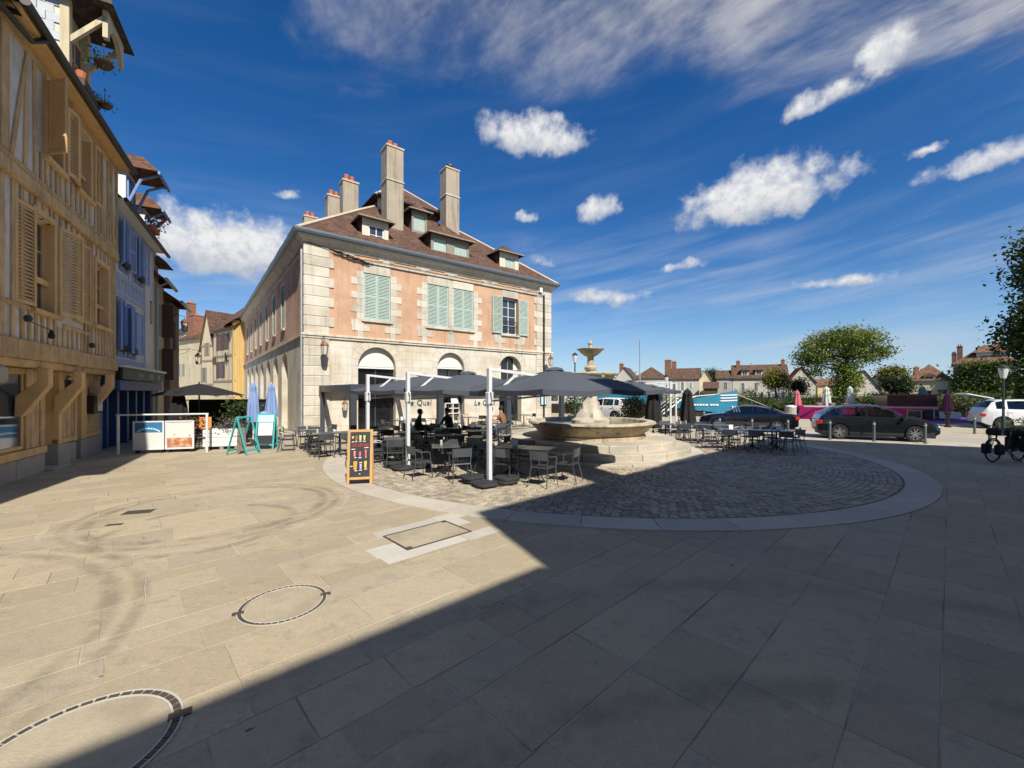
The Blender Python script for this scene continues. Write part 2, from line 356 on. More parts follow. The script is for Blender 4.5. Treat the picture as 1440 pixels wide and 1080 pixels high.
def paving_mat():
    m = bpy.data.materials.new('paving_stone'); m.use_nodes = True; n, l = m.node_tree.nodes, m.node_tree.links; b = n['Principled BSDF']; k = NT(n, l)
    P = n.new('ShaderNodeNewGeometry').outputs['Position']; at_ = n.new('ShaderNodeAttribute'); at_.attribute_name = 'rnd'; r_ = at_.outputs['Fac']
    px, py, pz = k.sep(P)
    c = k.mix(k.ss(r_, .0, 1.0), (.352, .292, .195, 1), (.415, .348, .237, 1))
    c = k.mix(k.ss(k.m('FRACT', k.m('MULTIPLY', r_, 7.3)), .55, .95, 0, .4), c, (.335, .30, .235, 1))
    c = k.mix(k.ss(k.noise(P, .5, 8, .74), .44, .64, 0, .42), c, (.27, .23, .165, 1))
    c = k.mix(k.ss(k.noise(k.vmul(P, (1.0, 3.2, 1)), 1.6, 7, .72), .54, .70, 0, .4), c, (.22, .19, .145, 1))           # walked-in grime
    c = k.mix(k.ss(k.noise(P, 3.4, 8, .78), .53, .68, 0, .55), c, (.20, .175, .135, 1))
    c = k.mix(k.ss(k.noise(P, 22, 8, .8), .50, .66, 0, .42), c, (.22, .19, .15, 1))
    c = k.mix(k.ss(k.noise(P, 14, 4, .6), .60, .72, 0, .4), c, (.50, .44, .33, 1))
    c = k.mix(k.ss(k.noise(P, 55, 3, .7), .52, .70, 0, .45), c, (.17, .15, .12, 1)); c = k.mix(k.ss(k.noise(P, 5.5, 6, .75), .56, .70, 0, .35), c, (.46, .41, .33, 1))
    c = k.mix(k.ss(k.noise(k.vmul(P, (1, 1, 0)), 7.5, 2, .5), .74, .77, 0, .85), c, (.06, .055, .05, 1))   # gum and oil spots
    # scuffed tyre arcs where vehicles turn
    for cx, cy, rr, w_, amt in ((-5.4, 7.6, 1.75, .07, .6), (-5.4, 7.6, 1.98, .05, .45), (-5.4, 7.6, 2.2, .03, -.4), (-4.9, 6.6, 1.25, .06, .5), (-6.6, 2.2, 3.2, .07, .5), (-6.6, 2.2, 3.45, .05, .4), (2.0, -1.6, 4.6, .10, .4), (2.2, -1.4, 6.0, .12, .3)):
        q = k.m('SQRT', k.m('ADD', k.m('POWER', k.m('SUBTRACT', px, cx), 2), k.m('POWER', k.m('SUBTRACT', py, cy), 2)))
        band = k.m('MULTIPLY', k.ss(k.m('ABSOLUTE', k.m('SUBTRACT', q, rr)), w_ * 2.0, w_ * .4), k.ss(k.noise(P, 1.6, 7, .72), .38, .62))
        c = k.mix(k.m('MULTIPLY', band, abs(amt)), c, (.12, .105, .08, 1) if amt > 0 else (.47, .42, .33, 1))
    l.new(c, b.inputs['Base Color']); b.inputs['Roughness'].default_value = .78; b.inputs['Specular IOR Level'].default_value = .3
    bp = n.new('ShaderNodeBump'); bp.inputs['Strength'].default_value = .6; bp.inputs['Distance'].default_value = .008
    l.new(k.m('ADD', k.noise(P, 60, 5, .65), k.m('MULTIPLY', k.noise(P, 9, 4, .6), 1.5)), bp.inputs['Height']); l.new(bp.outputs[0], b.inputs['Normal'])
    return m
M_PAVE = paving_mat()
M_MORTAR = mat('joint_mortar', (.42, .38, .30), .95, .3, 1.1, .3, 80, hue=(.17, .15, .115))
M_COB = mat('granite_setts', (.30, .262, .20), .75, .22, 1.2, .5, 60, rnd=.28, hue=(.36, .31, .23))
M_COBBED = mat('sett_joint_sand', (.16, .14, .108), .95, .3, 2, .4, 90)
M_RING = mat('pale_kerb_stone', (.43, .39, .32), .8, .16, 1.4, .25, 60, rnd=.07)
M_ROAD = mat('pale_concrete_road', (.40, .37, .30), .85, .16, .5, .25, 70, hue=(.34, .315, .26))
M_QUAY = mat('quay_gravel', (.38, .34, .26), .9, .18, .8, .4, 70, hue=(.38, .33, .24))
M_WATER = mat('river_water', (.018, .03, .018), .08, .3, .4, .25, 3.0, spec=.6)
M_BANK = mat('bank_grass', (.075, .095, .03), .9, .35, .6, .5, 20, hue=(.13, .12, .05))

# the ground: one sheet on the town side of the river, one beyond it, the river between
g_ = MB(); g_.add([Q(-900, 22.9, -.0045), Q(900, 22.9, -.0045), Q(900, -700, -.0045), Q(-900, -700, -.0045)], [(0, 1, 2, 3)])
ground = struct(g_.build('plaza_paving', M_MORTAR, fix=False))
r_ = MB(); r_.add([Q(-300, 22.9, -.03), Q(300, 22.9, -.03), Q(300, 28.2, -.03), Q(-300, 28.2, -.03)], [(0, 1, 2, 3)]); struct(r_.build('road', M_ROAD))
k_ = MB(); k_.box(-120, 120, 22.78, 22.98, -.10, .004)
kerb = struct(MB(Matrix(((AR.x, NR.x, 0, 0), (AR.y, NR.y, 0, 0), (0, 0, 1, 0), (0, 0, 0, 1)))).box(-120, 120, 22.72, 22.94, -.2, .006).box(-120, 120, 28.1, 28.34, -.2, .075).build('road_kerb', M_RING))
q_ = MB(); q_.add([Q(-300, 28.3, .06), Q(300, 28.3, .06), Q(300, 37.4, .05), Q(-300, 37.4, .05)], [(0, 1, 2, 3)]); struct(q_.build('quay_pavement', M_QUAY))
w_ = MB(Matrix(((AR.x, NR.x, 0, 0), (AR.y, NR.y, 0, 0), (0, 0, 1, 0), (0, 0, 0, 1)))); w_.box(-300, 300, 37.2, 37.8, -3, .09); struct(w_.build('quay_wall', M_RING))
w_ = MB(); w_.add([Q(-700, 36, -1.55), Q(700, 36, -1.55), Q(700, 112, -1.55), Q(-700, 112, -1.55)], [(0, 1, 2, 3)]); struct(w_.build('river', M_WATER))
w_ = MB(); nb = 60
bank = [(Q(-300 + 600 * i / nb, 96 + 1.5 * math.sin(i * 1.7), -1.8), Q(-300 + 600 * i / nb, 101 + 1.2 * math.sin(i * 2.3), .2), Q(-300 + 600 * i / nb, 108, .9), Q(-300 + 600 * i / nb, 900, 1.2)) for i in range(nb + 1)]
for i in range(nb):
    for j in range(3): w_.add([bank[i][j], bank[i + 1][j], bank[i + 1][j + 1], bank[i][j + 1]], [(0, 1, 2, 3)])
struct(w_.build('far_bank', M_BANK))

# paving slabs: rows of uneven width; the 300 nearest are objects, the rest one mesh
A0 = Vector((-9.97, 19.8, 0)); UU = Vector((.7912, .6115, 0)); VV = Vector((-.6115, .7912, 0))   # main building corner and directions
L0_ = Vector((-11.73, 9.45, 0)); LD = Vector((-.494, .8695, 0)); LNV = Vector((.8695, .494, 0))     # left house row
slabs = []
p = -16.0
while p < 34:
    wd = rng.choice((.28, .34, .42, .42, .5, .5, .62, .7)); e = -34 + rng.random()
    while e < 34:
        ln = rng.uniform(.4, .85) * (1.5 if rng.random() < .3 else 1) * (1.0 + .4 * (wd > .5)); c = EP * (e + ln / 2) + PP * (p + wd / 2)
        e1 = e; e += ln
        if not (.4 < c.y < 42 and abs(c.x) < 1.42 * c.y + 2.5) or Dof(c) > 22.55: continue
        if (c - FC).length < 8.72 - .3: continue
        rel = c - A0
        if rel.dot(UU) > -.2 and rel.dot(VV) > -.2: continue
        if (c - L0_).dot(LNV) < -.1: continue
        slabs.append((c.length, c, e1, e1 + ln, p, p + wd, rng.random()))
    p += wd
slabs.sort(key=lambda s: s[0])
def slab_geo(lst):
    vs, fs, at_ = [], [], []
    for _, c, ea, eb, pa, pb, rv in lst:
        gp = rng.choice((.0015, .0025, .004, .006)); o = len(vs); tz = rng.uniform(-.002, .002); c4 = []
        for a, b in ((ea + gp, pa + gp), (eb - gp, pa + gp), (eb - gp, pb - gp), (ea + gp, pb - gp)):
            w = EP * a + PP * b; c4.append((w, tz + rng.uniform(-.0015, .0015)))
        cen = (c4[0][0] + c4[2][0]) / 2
        for w, z in c4: vs.append((w.x, w.y, -.03))
        for w, z in c4: vs.append((w.x, w.y, z - .004))
        for w, z in c4:
            v_ = w + (cen - w).normalized() * .006; vs.append((v_.x, v_.y, z))
        fs.append((o + 8, o + 9, o + 10, o + 11))
        for k in range(4): j = (k + 1) % 4; fs += [(o + k, o + j, o + 4 + j, o + 4 + k), (o + 4 + k, o + 4 + j, o + 8 + j, o + 8 + k)]
        at_ += [rv] * 9
    return vs, fs, at_
def slab_obj(name, lst, m):
    vs, fs, at_ = slab_geo(lst); me = bpy.data.meshes.new(name); me.from_pydata(vs, [], fs); me.update()
    me.attributes.new('rnd', 'FLOAT', 'FACE').data.foreach_set('value', at_); return put(name, me, m, ground)
for s in slabs[:300]: slab_obj('paving_slab', [s], M_PAVE)
stuff(slab_obj('paving_slab_field', slabs[300:], M_PAVE))

# the round of granite setts about the fountain with its pale kerb
def disc(r, z, n=96):
    b = MB(); b.add([(FC.x + r * math.cos(2 * math.pi * k / n), FC.y + r * math.sin(2 * math.pi * k / n), z) for k in range(n)], [tuple(range(n))]); return b
bed = struct(disc(8.9, .004).build('sett_circle', M_COBBED))
cobs = []
rr = 3.7
while rr < 8.52:
    n_ = int(2 * math.pi * rr / .165); ph = rng.random()
    for k in range(n_):
        a = (k + ph) / n_ * 2 * math.pi; cobs.append((rr, a, math.pi / n_))
    rr += .132
def cob_geo(lst):
    vs, fs = [], []
    for r0, a, ha in lst:
        o = len(vs); h_ = .017 + rng.uniform(-.006, .005); g = .010; dr = .061 + rng.uniform(-.006, .004); ja = rng.uniform(-.008, .008) / r0
        for rz, dz_ in ((1.0, -.0), (1.0, h_ - .007), (.82, h_)):
            for sr, sa in ((-1, -1), (1, -1), (1, 1), (-1, 1)):
                R_ = r0 + sr * dr * rz + rng.uniform(-.003, .003); A_ = a + ja + sa * (ha - g / r0) * (rz if rz < 1 else 1)
                vs.append((FC.x + R_ * math.cos(A_), FC.y + R_ * math.sin(A_), dz_))
        fs.append((o + 8, o + 9, o + 10, o + 11))
        for i in (0, 4):
            for k in range(4): j = (k + 1) % 4; fs.append((o + i + k, o + i + j, o + i + 4 + j, o + i + 4 + k))
    return vs, fs
cobs.sort(key=lambda c: (FC.x + c[0] * math.cos(c[1])) ** 2 + (FC.y + c[0] * math.sin(c[1])) ** 2)
def M_setts():
    """same granite, with the stone-to-stone tone taken from position cells so the joined field varies too"""
    m = M_COB.copy(); m.name = 'granite_sett_field'; n, l = m.node_tree.nodes, m.node_tree.links; b = n['Principled BSDF']
    src = b.inputs['Base Color'].links[0].from_socket; k = NT(n, l); v = n.new('ShaderNodeTexVoronoi'); v.inputs['Scale'].default_value = 7.5
    l.new(n.new('ShaderNodeNewGeometry').outputs['Position'], v.inputs['Vector'])
    x = k.m('ADD', k.m('MULTIPLY', k.sep(v.outputs['Color'])[0], .55), .72); l.new(k.mix(1.0, src, k.vec(x, x, x), 'MULTIPLY'), b.inputs['Base Color']); return m
M_COBF = M_setts()
for c in cobs[:300]:
    vs, fs = cob_geo([c]); me = bpy.data.meshes.new('sett'); me.from_pydata(vs, [], fs); me.update(); put('sett', me, M_COB, bed)
vs, fs = cob_geo(cobs[300:]); me = bpy.data.meshes.new('sett_field'); me.from_pydata(vs, [], fs); me.update(); stuff(put('sett_field', me, M_COBF, bed))
def ring_block(c, r0, r1, z0, z1, a0, a1, n=4, bev=.006):
    b = MB(); pts = []
    for k in range(n + 1): a = a0 + (a1 - a0) * k / n; pts.append((c[0] + r1 * math.cos(a), c[1] + r1 * math.sin(a)))
    for k in range(n, -1, -1): a = a0 + (a1 - a0) * k / n; pts.append((c[0] + r0 * math.cos(a), c[1] + r0 * math.sin(a)))
    return b.flat(pts, z0, z1)
kr = struct(MB().flat([(FC.x + 8.5 * math.cos(2 * math.pi * k / 96), FC.y + 8.5 * math.sin(2 * math.pi * k / 96)) for k in range(96)], -.028, -.02).build('circle_kerb', M_COBBED))
for k in range(46):
    a0, a1 = 2 * math.pi * k / 46, 2 * math.pi * (k + 1) / 46
    ring_block(FC, 8.56, 9.15, -.02, .018 + rng.uniform(-.002, .002), a0 + .0006, a1 - .0006, 4).build('kerb_stone', M_RING, kr, bev=.004)

# ================================================================== manholes, hatch, gratings
M_IRON = mat('worn_cast_iron', (.11, .088, .07), .55, .3, 8, .4, 60, metal=.4)
M_PALEPATCH = mat('pale_repair_stone', (.44, .415, .36), .8, .12, 3, .25, 60, rnd=.08)
M_FILL = mat('manhole_infill_stone', (.37, .315, .22), .8, .18, 3, .3, 60, hue=(.31, .265, .19))
def manhole(c, r, rot, label):
    t_ = thing('manhole_cover', label, 'manhole cover', c, rot)
    MB().lathe([(0, .003), (r * .86, .003), (r * .86, .0045), (0, .0045)], 48).build('infill', M_FILL, t_)
    for ro, ri in ((1.0, .975), (.895, .87)):
        b = MB(); n = 56
        vs = [(q * r * math.cos(2 * math.pi * k / n), q * r * math.sin(2 * math.pi * k / n), z) for q, z in ((ro, .001), (ro, .008), (ri, .008), (ri, .001)) for k in range(n)]
        b.add(vs, [(j * n + k, j * n + (k + 1) % n, (j + 1) * n + (k + 1) % n, (j + 1) * n + k) for j in range(3) for k in range(n)]); b.build('rim', M_PALEPATCH, t_)
    b = MB(); n = 44
    for k in range(n):
        a0, a1 = 2 * math.pi * (k + .12) / n, 2 * math.pi * (k + .88) / n
        b.flat([(r * q * math.cos(a), r * q * math.sin(a)) for q, a in ((.90, a0), (.97, a0), (.97, a1), (.90, a1))], .001, .0072)
    b.build('tooth_ring', M_IRON, t_)
    for s in (0, math.pi):
        x0 = r * .84; b = MB(Matrix.Rotation(s, 4, 'Z')); b.box(x0, r * 1.08, -.03 * r / .45, .03 * r / .45, .002, .010); o = b.build('latch', M_IRON, t_)
    return t_
manhole(G(399, 849), .405, R(30), 'round cast iron manhole cover with toothed rim, lying wholly in the sunlight')
manhole(Vector((-2.62, 2.46, 0)), .52, R(35), 'round cast iron manhole cover half in the dark building shadow')
hc = G(602, 751); t_ = thing('access_hatch', 'rectangular stone-filled access hatch with thin iron frame set in pale repair slabs', 'hatch', hc, math.atan2(EP.y, EP.x))
b = MB(); b.box(-.52, .52, -.34, .34, .002, .006); b.build('infill', M_FILL, t_)
b = MB(); b.box(-.55, .55, -.37, -.345, .001, .009).box(-.55, .55, .345, .37, .001, .009).box(-.55, -.525, -.345, .345, .001, .009).box(.525, .55, -.345, .345, .001, .009)
for sx in (-1, 1): b.box(sx * .49 - .035, sx * .49 + .035, sx * .31 - .03, sx * .31 + .03, .003, .010)
b.build('frame', M_IRON, t_)
for x0, x1, y0, y1 in ((-.95, .30, -.62, -.375), (.304, .92, -.66, -.375), (-.62, .45, .375, .62), (.454, 1.0, .375, .66), (-.98, -.555, -.371, .02), (.555, .82, .0, .371)):
    MB().box(x0 + .004, x1 - .004, y0 + .003, y1 - .003, -.01, .0035).build('surround_slab', M_PALEPATCH, t_)
for (px, py), sx, sy, lab in (((195, 720), .42, .26, 'small square iron drain grating on the sunlit paving'), ((161, 738), .22, .09, 'tiny dark service cover beside the drain grating')):
    t_ = thing('drain_grating', lab, 'grating', G(px, py), R(20)); b = MB(); b.box(-sx / 2, sx / 2, -sy / 2, sy / 2, -.006, .004); b.build('frame', M_IRON, t_)
    b = MB(); nb_ = 6
    for k in range(nb_): x = -sx / 2 + sx * (k + .5) / nb_; b.box(x - sx * .045, x + sx * .045, -sy * .42, sy * .42, .0045, .0085)
    b.build('bars', M_IRON, t_)

# ================================================================== fountain
M_FST = mat('fountain_limestone', (.47, .425, .335), .82, .22, 1.8, .35, 40, rnd=.10, hue=(.38, .345, .28))
M_FTREAD = mat('fountain_step_stone', (.40, .375, .32), .85, .22, 1.6, .35, 40, rnd=.12, hue=(.48, .42, .31))
M_FDARK = mat('fountain_weathered_stone', (.46, .38, .265), .85, .28, 2.4, .5, 30, streak=.6, hue=(.33, .26, .175))
M_FTOP = mat('fountain_bowl_stone', (.50, .44, .31), .85, .25, 3.0, .4, 30, streak=.4, hue=(.30, .27, .19))
M_FWATER = mat('fountain_water', (.16, .21, .15), .12, .2, 2, .25, 9, spec=.6)
ft = thing('stone_fountain', 'round stone fountain with stepped base and two tiered bowls', 'fountain', FC)
for name, r0, r1, z0, z1, n_, m_ in (('plinth_stone', 3.2, 3.86, -.02, .085, 26, M_FST), ('step_stone', 2.6, 3.48, .0, .29, 24, M_FTREAD), ('step_stone', 1.6, 2.98, .1, .50, 20, M_FTREAD)):
    for k in range(n_):
        a0, a1 = 2 * math.pi * k / n_, 2 * math.pi * (k + 1) / n_
        ring_block((0, 0), r0, r1, z0, z1 + rng.uniform(-.004, .004), a0 + .0016, a1 - .0016, 5).build(name, m_, ft, bev=.018)
MB().lathe([(1.9, .49), (1.98, .50), (1.98, .60), (1.93, .64), (1.97, .70), (2.10, .82), (2.22, .93), (2.25, .955), (2.25, .985), (2.32, .995), (2.345, 1.03), (2.32, 1.075), (2.26, 1.09), (2.04, 1.09), (1.98, 1.07), (1.95, 1.0), (1.9, .7), (0, .66)], 72).build('basin', M_FDARK, ft, smooth=True)
MB().lathe([(2.262, 1.0915), (2.262, 1.094), (2.03, 1.094), (2.03, 1.0915), (2.262, 1.0915)], 72, caps=False).build('rim', M_FST, ft)
MB().lathe([(0, .97), (1.955, .97)], 64, caps=False).build('water', M_FWATER, ft)
MB().lathe([(.70, .7), (.70, 1.05), (.66, 1.12), (.50, 1.20), (.46, 1.34), (.38, 1.46), (.33, 1.52), (.31, 1.75), (.26, 1.86), (.24, 2.15), (.30, 2.28), (.42, 2.36)], 24, wob=lambda a, z: 1 + (.16 * math.sin(4 * a) + .06 * math.sin(9 * a + 7 * z)) * (1.06 < z < 1.8)).build('pedestal', M_FST, ft, smooth=True)
flute = lambda a, z: 1 + .035 * abs(math.sin(9 * a))
MB().lathe([(.25, 2.30), (.45, 2.38), (.70, 2.52), (.84, 2.66), (.90, 2.74), (.95, 2.78), (.96, 2.83), (.92, 2.85), (.82, 2.82), (.4, 2.68), (0, 2.64)], 54, wob=flute).build('large_bowl', M_FTOP, ft, smooth=True)
for k in range(8):
    a = 2 * math.pi * k / 8 + .3; MB().lathe([(0, -.07), (.05, -.05), (.065, 0), (.045, .05), (0, .07)], 8, c=(.90 * math.cos(a), .90 * math.sin(a), 2.72)).build('lion_mask', M_FST, ft, smooth=True)
MB().lathe([(.25, 2.64), (.25, 2.80), (.18, 2.85), (.17, 2.92), (.22, 2.98), (.235, 3.06), (.19, 3.13), (.14, 3.15), (.125, 3.20), (.115, 3.42), (.15, 3.48), (.24, 3.52)], 20).build('column', M_FTOP, ft, smooth=True)
MB().lathe([(.14, 3.48), (.25, 3.53), (.36, 3.62), (.42, 3.70), (.49, 3.73), (.50, 3.755), (.46, 3.77), (.35, 3.73), (0, 3.68)], 40, wob=flute).build('small_bowl', M_FTOP, ft, smooth=True)
MB().lathe([(.13, 3.68), (.13, 3.76), (.085, 3.79), (.075, 3.93), (.11, 3.95), (.11, 3.975), (.06, 3.99), (.05, 4.03), (.012, 4.10), (0, 4.11)], 14).build('finial', M_FST, ft, smooth=True)
# ================================================================== the big corner building
M_ASH = mat('pale_ashlar', (.585, .555, .475), .85, .13, 1.1, .25, 50, rnd=.05, streak=.16, hue=(.53, .47, .36))
M_ASHJ = mat('ashlar_wall', (.56, .53, .45), .88, .15, 1.1, .25, 50, streak=.2, hue=(.48, .42, .32))
M_QUOIN = mat('quoin_stone', (.56, .525, .44), .85, .14, 1.3, .3, 50, rnd=.12, streak=.28, hue=(.47, .43, .345))
M_REND = mat('orange_render', (.53, .345, .225), .9, .12, 1.1, .4, 60, streak=.22, hue=(.47, .29, .185))
M_RENDSIDE = mat('pink_render', (.58, .37, .25), .9, .10, .9, .25, 90, streak=.10, hue=(.43, .25, .16))
M_TILE = tile_mat('brown_plain_tiles', (.115, .066, .047), (.15, .088, .062))
M_RIDGE = mat('ridge_mortar', (.50, .42, .31), .9, .2, 3, .4, 40)
M_ZINC = mat('zinc_gutter', (.20, .235, .27), .45, .15, 2, .1, 30, metal=.5)
M_LEAD = mat('lead_pipe', (.36, .37, .38), .5, .2, 3, .1, 30, metal=.4)
M_CHIM = mat('grey_chimney_render', (.36, .31, .235), .92, .2, 1.5, .3, 50, streak=.45)
M_POT = mat('terracotta_pot', (.52, .17, .085), .8, .15, 6, .2, 40)
M_MINT = mat('mint_shutter_paint', (.39, .49, .43), .65, .10, 3, .05, 40, rnd=.08, streak=.12)
M_WHITEP = mat('white_paint', (.70, .69, .64), .55, .06, 3, .05, 40)
M_CREAM = mat('dormer_cream_stone', (.62, .57, .46), .85, .12, 3, .2, 40, streak=.15)
M_GREYW = mat('weathered_grey_wood', (.26, .23, .185), .85, .2, 5, .3, 50)
M_GLASS = glass('window_glass', (.035, .05, .07), .06)
M_DARKGL = glass('dark_interior_glass', (.012, .012, .014), .08)
M_BLIND = mat('white_roller_blind', (.66, .65, .60), .8, .06, 3, .05, 30)
M_ANTH = mat('anthracite_aluminium', (.045, .055, .068), .45, .08, 3, .05, 30, spec=.5)
M_BLACK = mat('black_iron', (.012, .012, .013), .5, .2, 6, .1, 40)
M_COPPER = mat('old_copper', (.30, .12, .06), .5, .25, 8, .2, 40, metal=.5)
M_LAMPGL = mat('lantern_glass', (.55, .52, .44), .15, .1, 5, 0, spec=.8)

LF, LS, EAVE, STR = 16.1, 29.3, 9.86, 4.94
RZM = math.atan2(UU.y, UU.x)
def FX(px, d=0.0):
    """x on the front, d metres behind it, of a photo column"""
    k = (px - 720) / F; a = A0 + VV * d; return (k * a.y - a.x) / (UU.x - k * UU.y)
def FZ(py, x, d=0.0): return H - (py - YH) * (A0.y + UU.y * x + VV.y * d) / F
mb_ = thing('corner_building', 'large two storey corner building of orange render and pale stone with mint shutters', 'building', A0, RZM)
SIDE = Matrix(((0, 1, 0, 0), (-1, 0, 0, LS), (0, 0, 1, 0), (0, 0, 0, 1)))     # side elevation: x runs from the far end to the corner

# --- front, ground storey
arches = []
for a, b, top in ((503.5, 556.5, 488.5), (615, 653, 496), (702, 733, 500.5)):
    x0, x1 = FX(a), FX(b); arches.append((x0, x1, .12 if a < 600 or a > 700 else .75, FZ(top, (x0 + x1) / 2), True))
w = MB(); holewall(w, 0, LF, -.05, STR, arches, .45); w.build('ground_storey_wall', M_ASHJ, mb_)
# ashlar blocks: each course of stones a few millimetres proud, cut short of the arches
rows = 11; z = .0; hgt = (STR - .12) / rows
PIL = (FX(467), FX(752))
for r in range(rows):
    z0 = r * hgt; z1 = z0 + hgt; x = PIL[0] + (0 if r % 2 else .28); ends = []
    blocked = []
    for x0, x1, za, zb, _ in arches:
        rad = (x1 - x0) / 2; zs_ = zb - rad; cx = (x0 + x1) / 2
        if z1 < za or z0 > zb + .38: continue
        if z0 < zs_: hw = rad + .34
        else: hw = math.sqrt(max(0, (rad + .38) ** 2 - (z0 - zs_) ** 2))
        blocked.append((cx - hw, cx + hw))
    edges = [PIL[0]] + [v for bl in sorted(blocked) for v in bl] + [PIL[1]]
    for i in range(0, len(edges), 2):
        a, b = edges[i], edges[i + 1]
        if b - a < .15: continue
        nn = max(1, round((b - a) / rng.uniform(.8, 1.05))); cuts = [a + (b - a) * (k + (rng.uniform(-.15, .15) if 0 < k < nn else 0)) / nn for k in range(nn + 1)]
        for k in range(nn):
            MB().box(cuts[k] + .003, cuts[k + 1] - .003, -.006 - rng.uniform(0, .004), .03, z0 + .003, z1 - .003).build('ashlar_block', M_ASH, mb_, bev=.004)
# arch surrounds: voussoirs and jamb stones
for x0, x1, za, zb, _ in arches:
    rad = (x1 - x0) / 2; zs_ = zb - rad; cx = (x0 + x1) / 2; nv = 11
    for k in range(nv):
        a0, a1 = math.pi * k / nv + .006, math.pi * (k + 1) / nv - .006
        pl = [(cx - q * math.cos(a), zs_ + q * math.sin(a)) for q, a in ((rad + .002, a0), (rad + .36, a0), (rad + .36, (a0 + a1) / 2), (rad + .36, a1), (rad + .002, a1), (rad + .002, (a0 + a1) / 2))]
        MB().prism(pl, -.016, .03).build('voussoir', M_ASH, mb_)
    nj = max(2, round((zs_ - za) / .55))
    for s in (-1, 1):
        for k in range(nj):
            q0, q1 = za + (zs_ - za) * k / nj, za + (zs_ - za) * (k + 1) / nj
            e0, e1 = (cx - rad - .33, cx - rad - .002) if s < 0 else (cx + rad + .002, cx + rad + .33)
            MB().box(e0, e1, -.015, .03, q0 + .005, q1 - .005).build('jamb_stone', M_ASH, mb_, bev=.004)
# what fills the arches
for i, (x0, x1, za, zb, _) in enumerate(arches):
    rad = (x1 - x0) / 2; zs_ = zb - rad; cx = (x0 + x1) / 2
    o = MB().prism(arch_pts(x0, x1, za, zb)[::-1], .40, .44).build('arch_glazing', M_DARKGL, mb_)
    b = MB(); fw = .06
    for s in (0, 1, 2):
        xx = x0 + (x1 - x0) * s / 2; b.box(max(x0, xx - fw / 2), min(x1, xx + fw / 2), .33, .39, za, zs_ + (rad if s == 1 else 0) - .02)
    for zz in (zs_ - .05, za + (zs_ - za) * .66, za): b.box(x0, x1, .335, .395, zz, zz + .07)
    b.build('glazing_frame', M_ANTH if i != 2 else M_GREYW, o)
    if i < 2:
        zc_ = zs_ - (.02 if i == 0 else -.05)
        MB().prism([(x0 + .02, zc_)] + [(cx - (rad - .02) * math.cos(math.pi * k / 14), max(zc_, zs_ + (rad - .02) * math.sin(math.pi * k / 14))) for k in range(15)] + [(x1 - .02, zc_)], .25, .262).build('roller_blind', M_BLIND, o)
        MB().box(x0 + .02, x1 - .02, .22, .27, zc_ - .10, zc_ - .02).build('blind_bar', M_WHITEP, o)
    if i == 2:
        for s in (-1, 1):
            b = MB(); n = 6
            for k in range(n):
                f0, f1 = k / n, (k + 1) / n; xa = cx + s * rad * (1 - .75 * f0 * .6); xb = cx + s * rad * (1 - .75 * f1 * .6)
                b.add([(xa, .38 - .03 * (k % 2), zs_ - .8), (xb, .38 - .03 * ((k + 1) % 2), zs_ - .8), (xb, .38 - .03 * ((k + 1) % 2), zs_ + math.sqrt(max(.01, rad ** 2 - (xb - cx) ** 2)) - .05), (xa, .38 - .03 * (k % 2), zs_ + math.sqrt(max(.01, rad ** 2 - (xa - cx) ** 2)) - .05)], [(0, 1, 2, 3)])
            b.build('curtain', M_BLIND, o)
# plinth stones and corner pilasters with sunk joints
def pilaster(xa, xb, teeth):
    n = 19; zt = EAVE - .62
    for k in range(n):
        z0, z1 = k * zt / n, (k + 1) * zt / n
        if z0 < STR < z1: continue
        rw = (.22 if k % 2 else 0.0) * teeth
        a, b = (xa, xb + rw) if teeth > 0 else (xa + rw, xb)
        if z0 < STR: a, b = xa, xb
        MB().box(a, b, -.05, .2, z0 + .022, z1 - .022).build('quoin', M_QUOIN, mb_, bev=.012)
pilaster(-.045, PIL[0] - .14, 1); pilaster(PIL[1] + .14, LF + .045, -1)
for q0, q1 in ((-.03, PIL[0] - .15), (PIL[1] + .15, LF + .03)): MB().box(q0, q1, -.03, .18, 0, EAVE - .6).build('pilaster_core', M_ASHJ, mb_)
b = MB(); b.box(-.16, LF + .16, -.13, .1, STR - .06, STR + .05).box(-.12, LF + .12, -.085, .1, STR - .17, STR - .065).build('string_course', M_QUOIN, mb_, bev=.012)

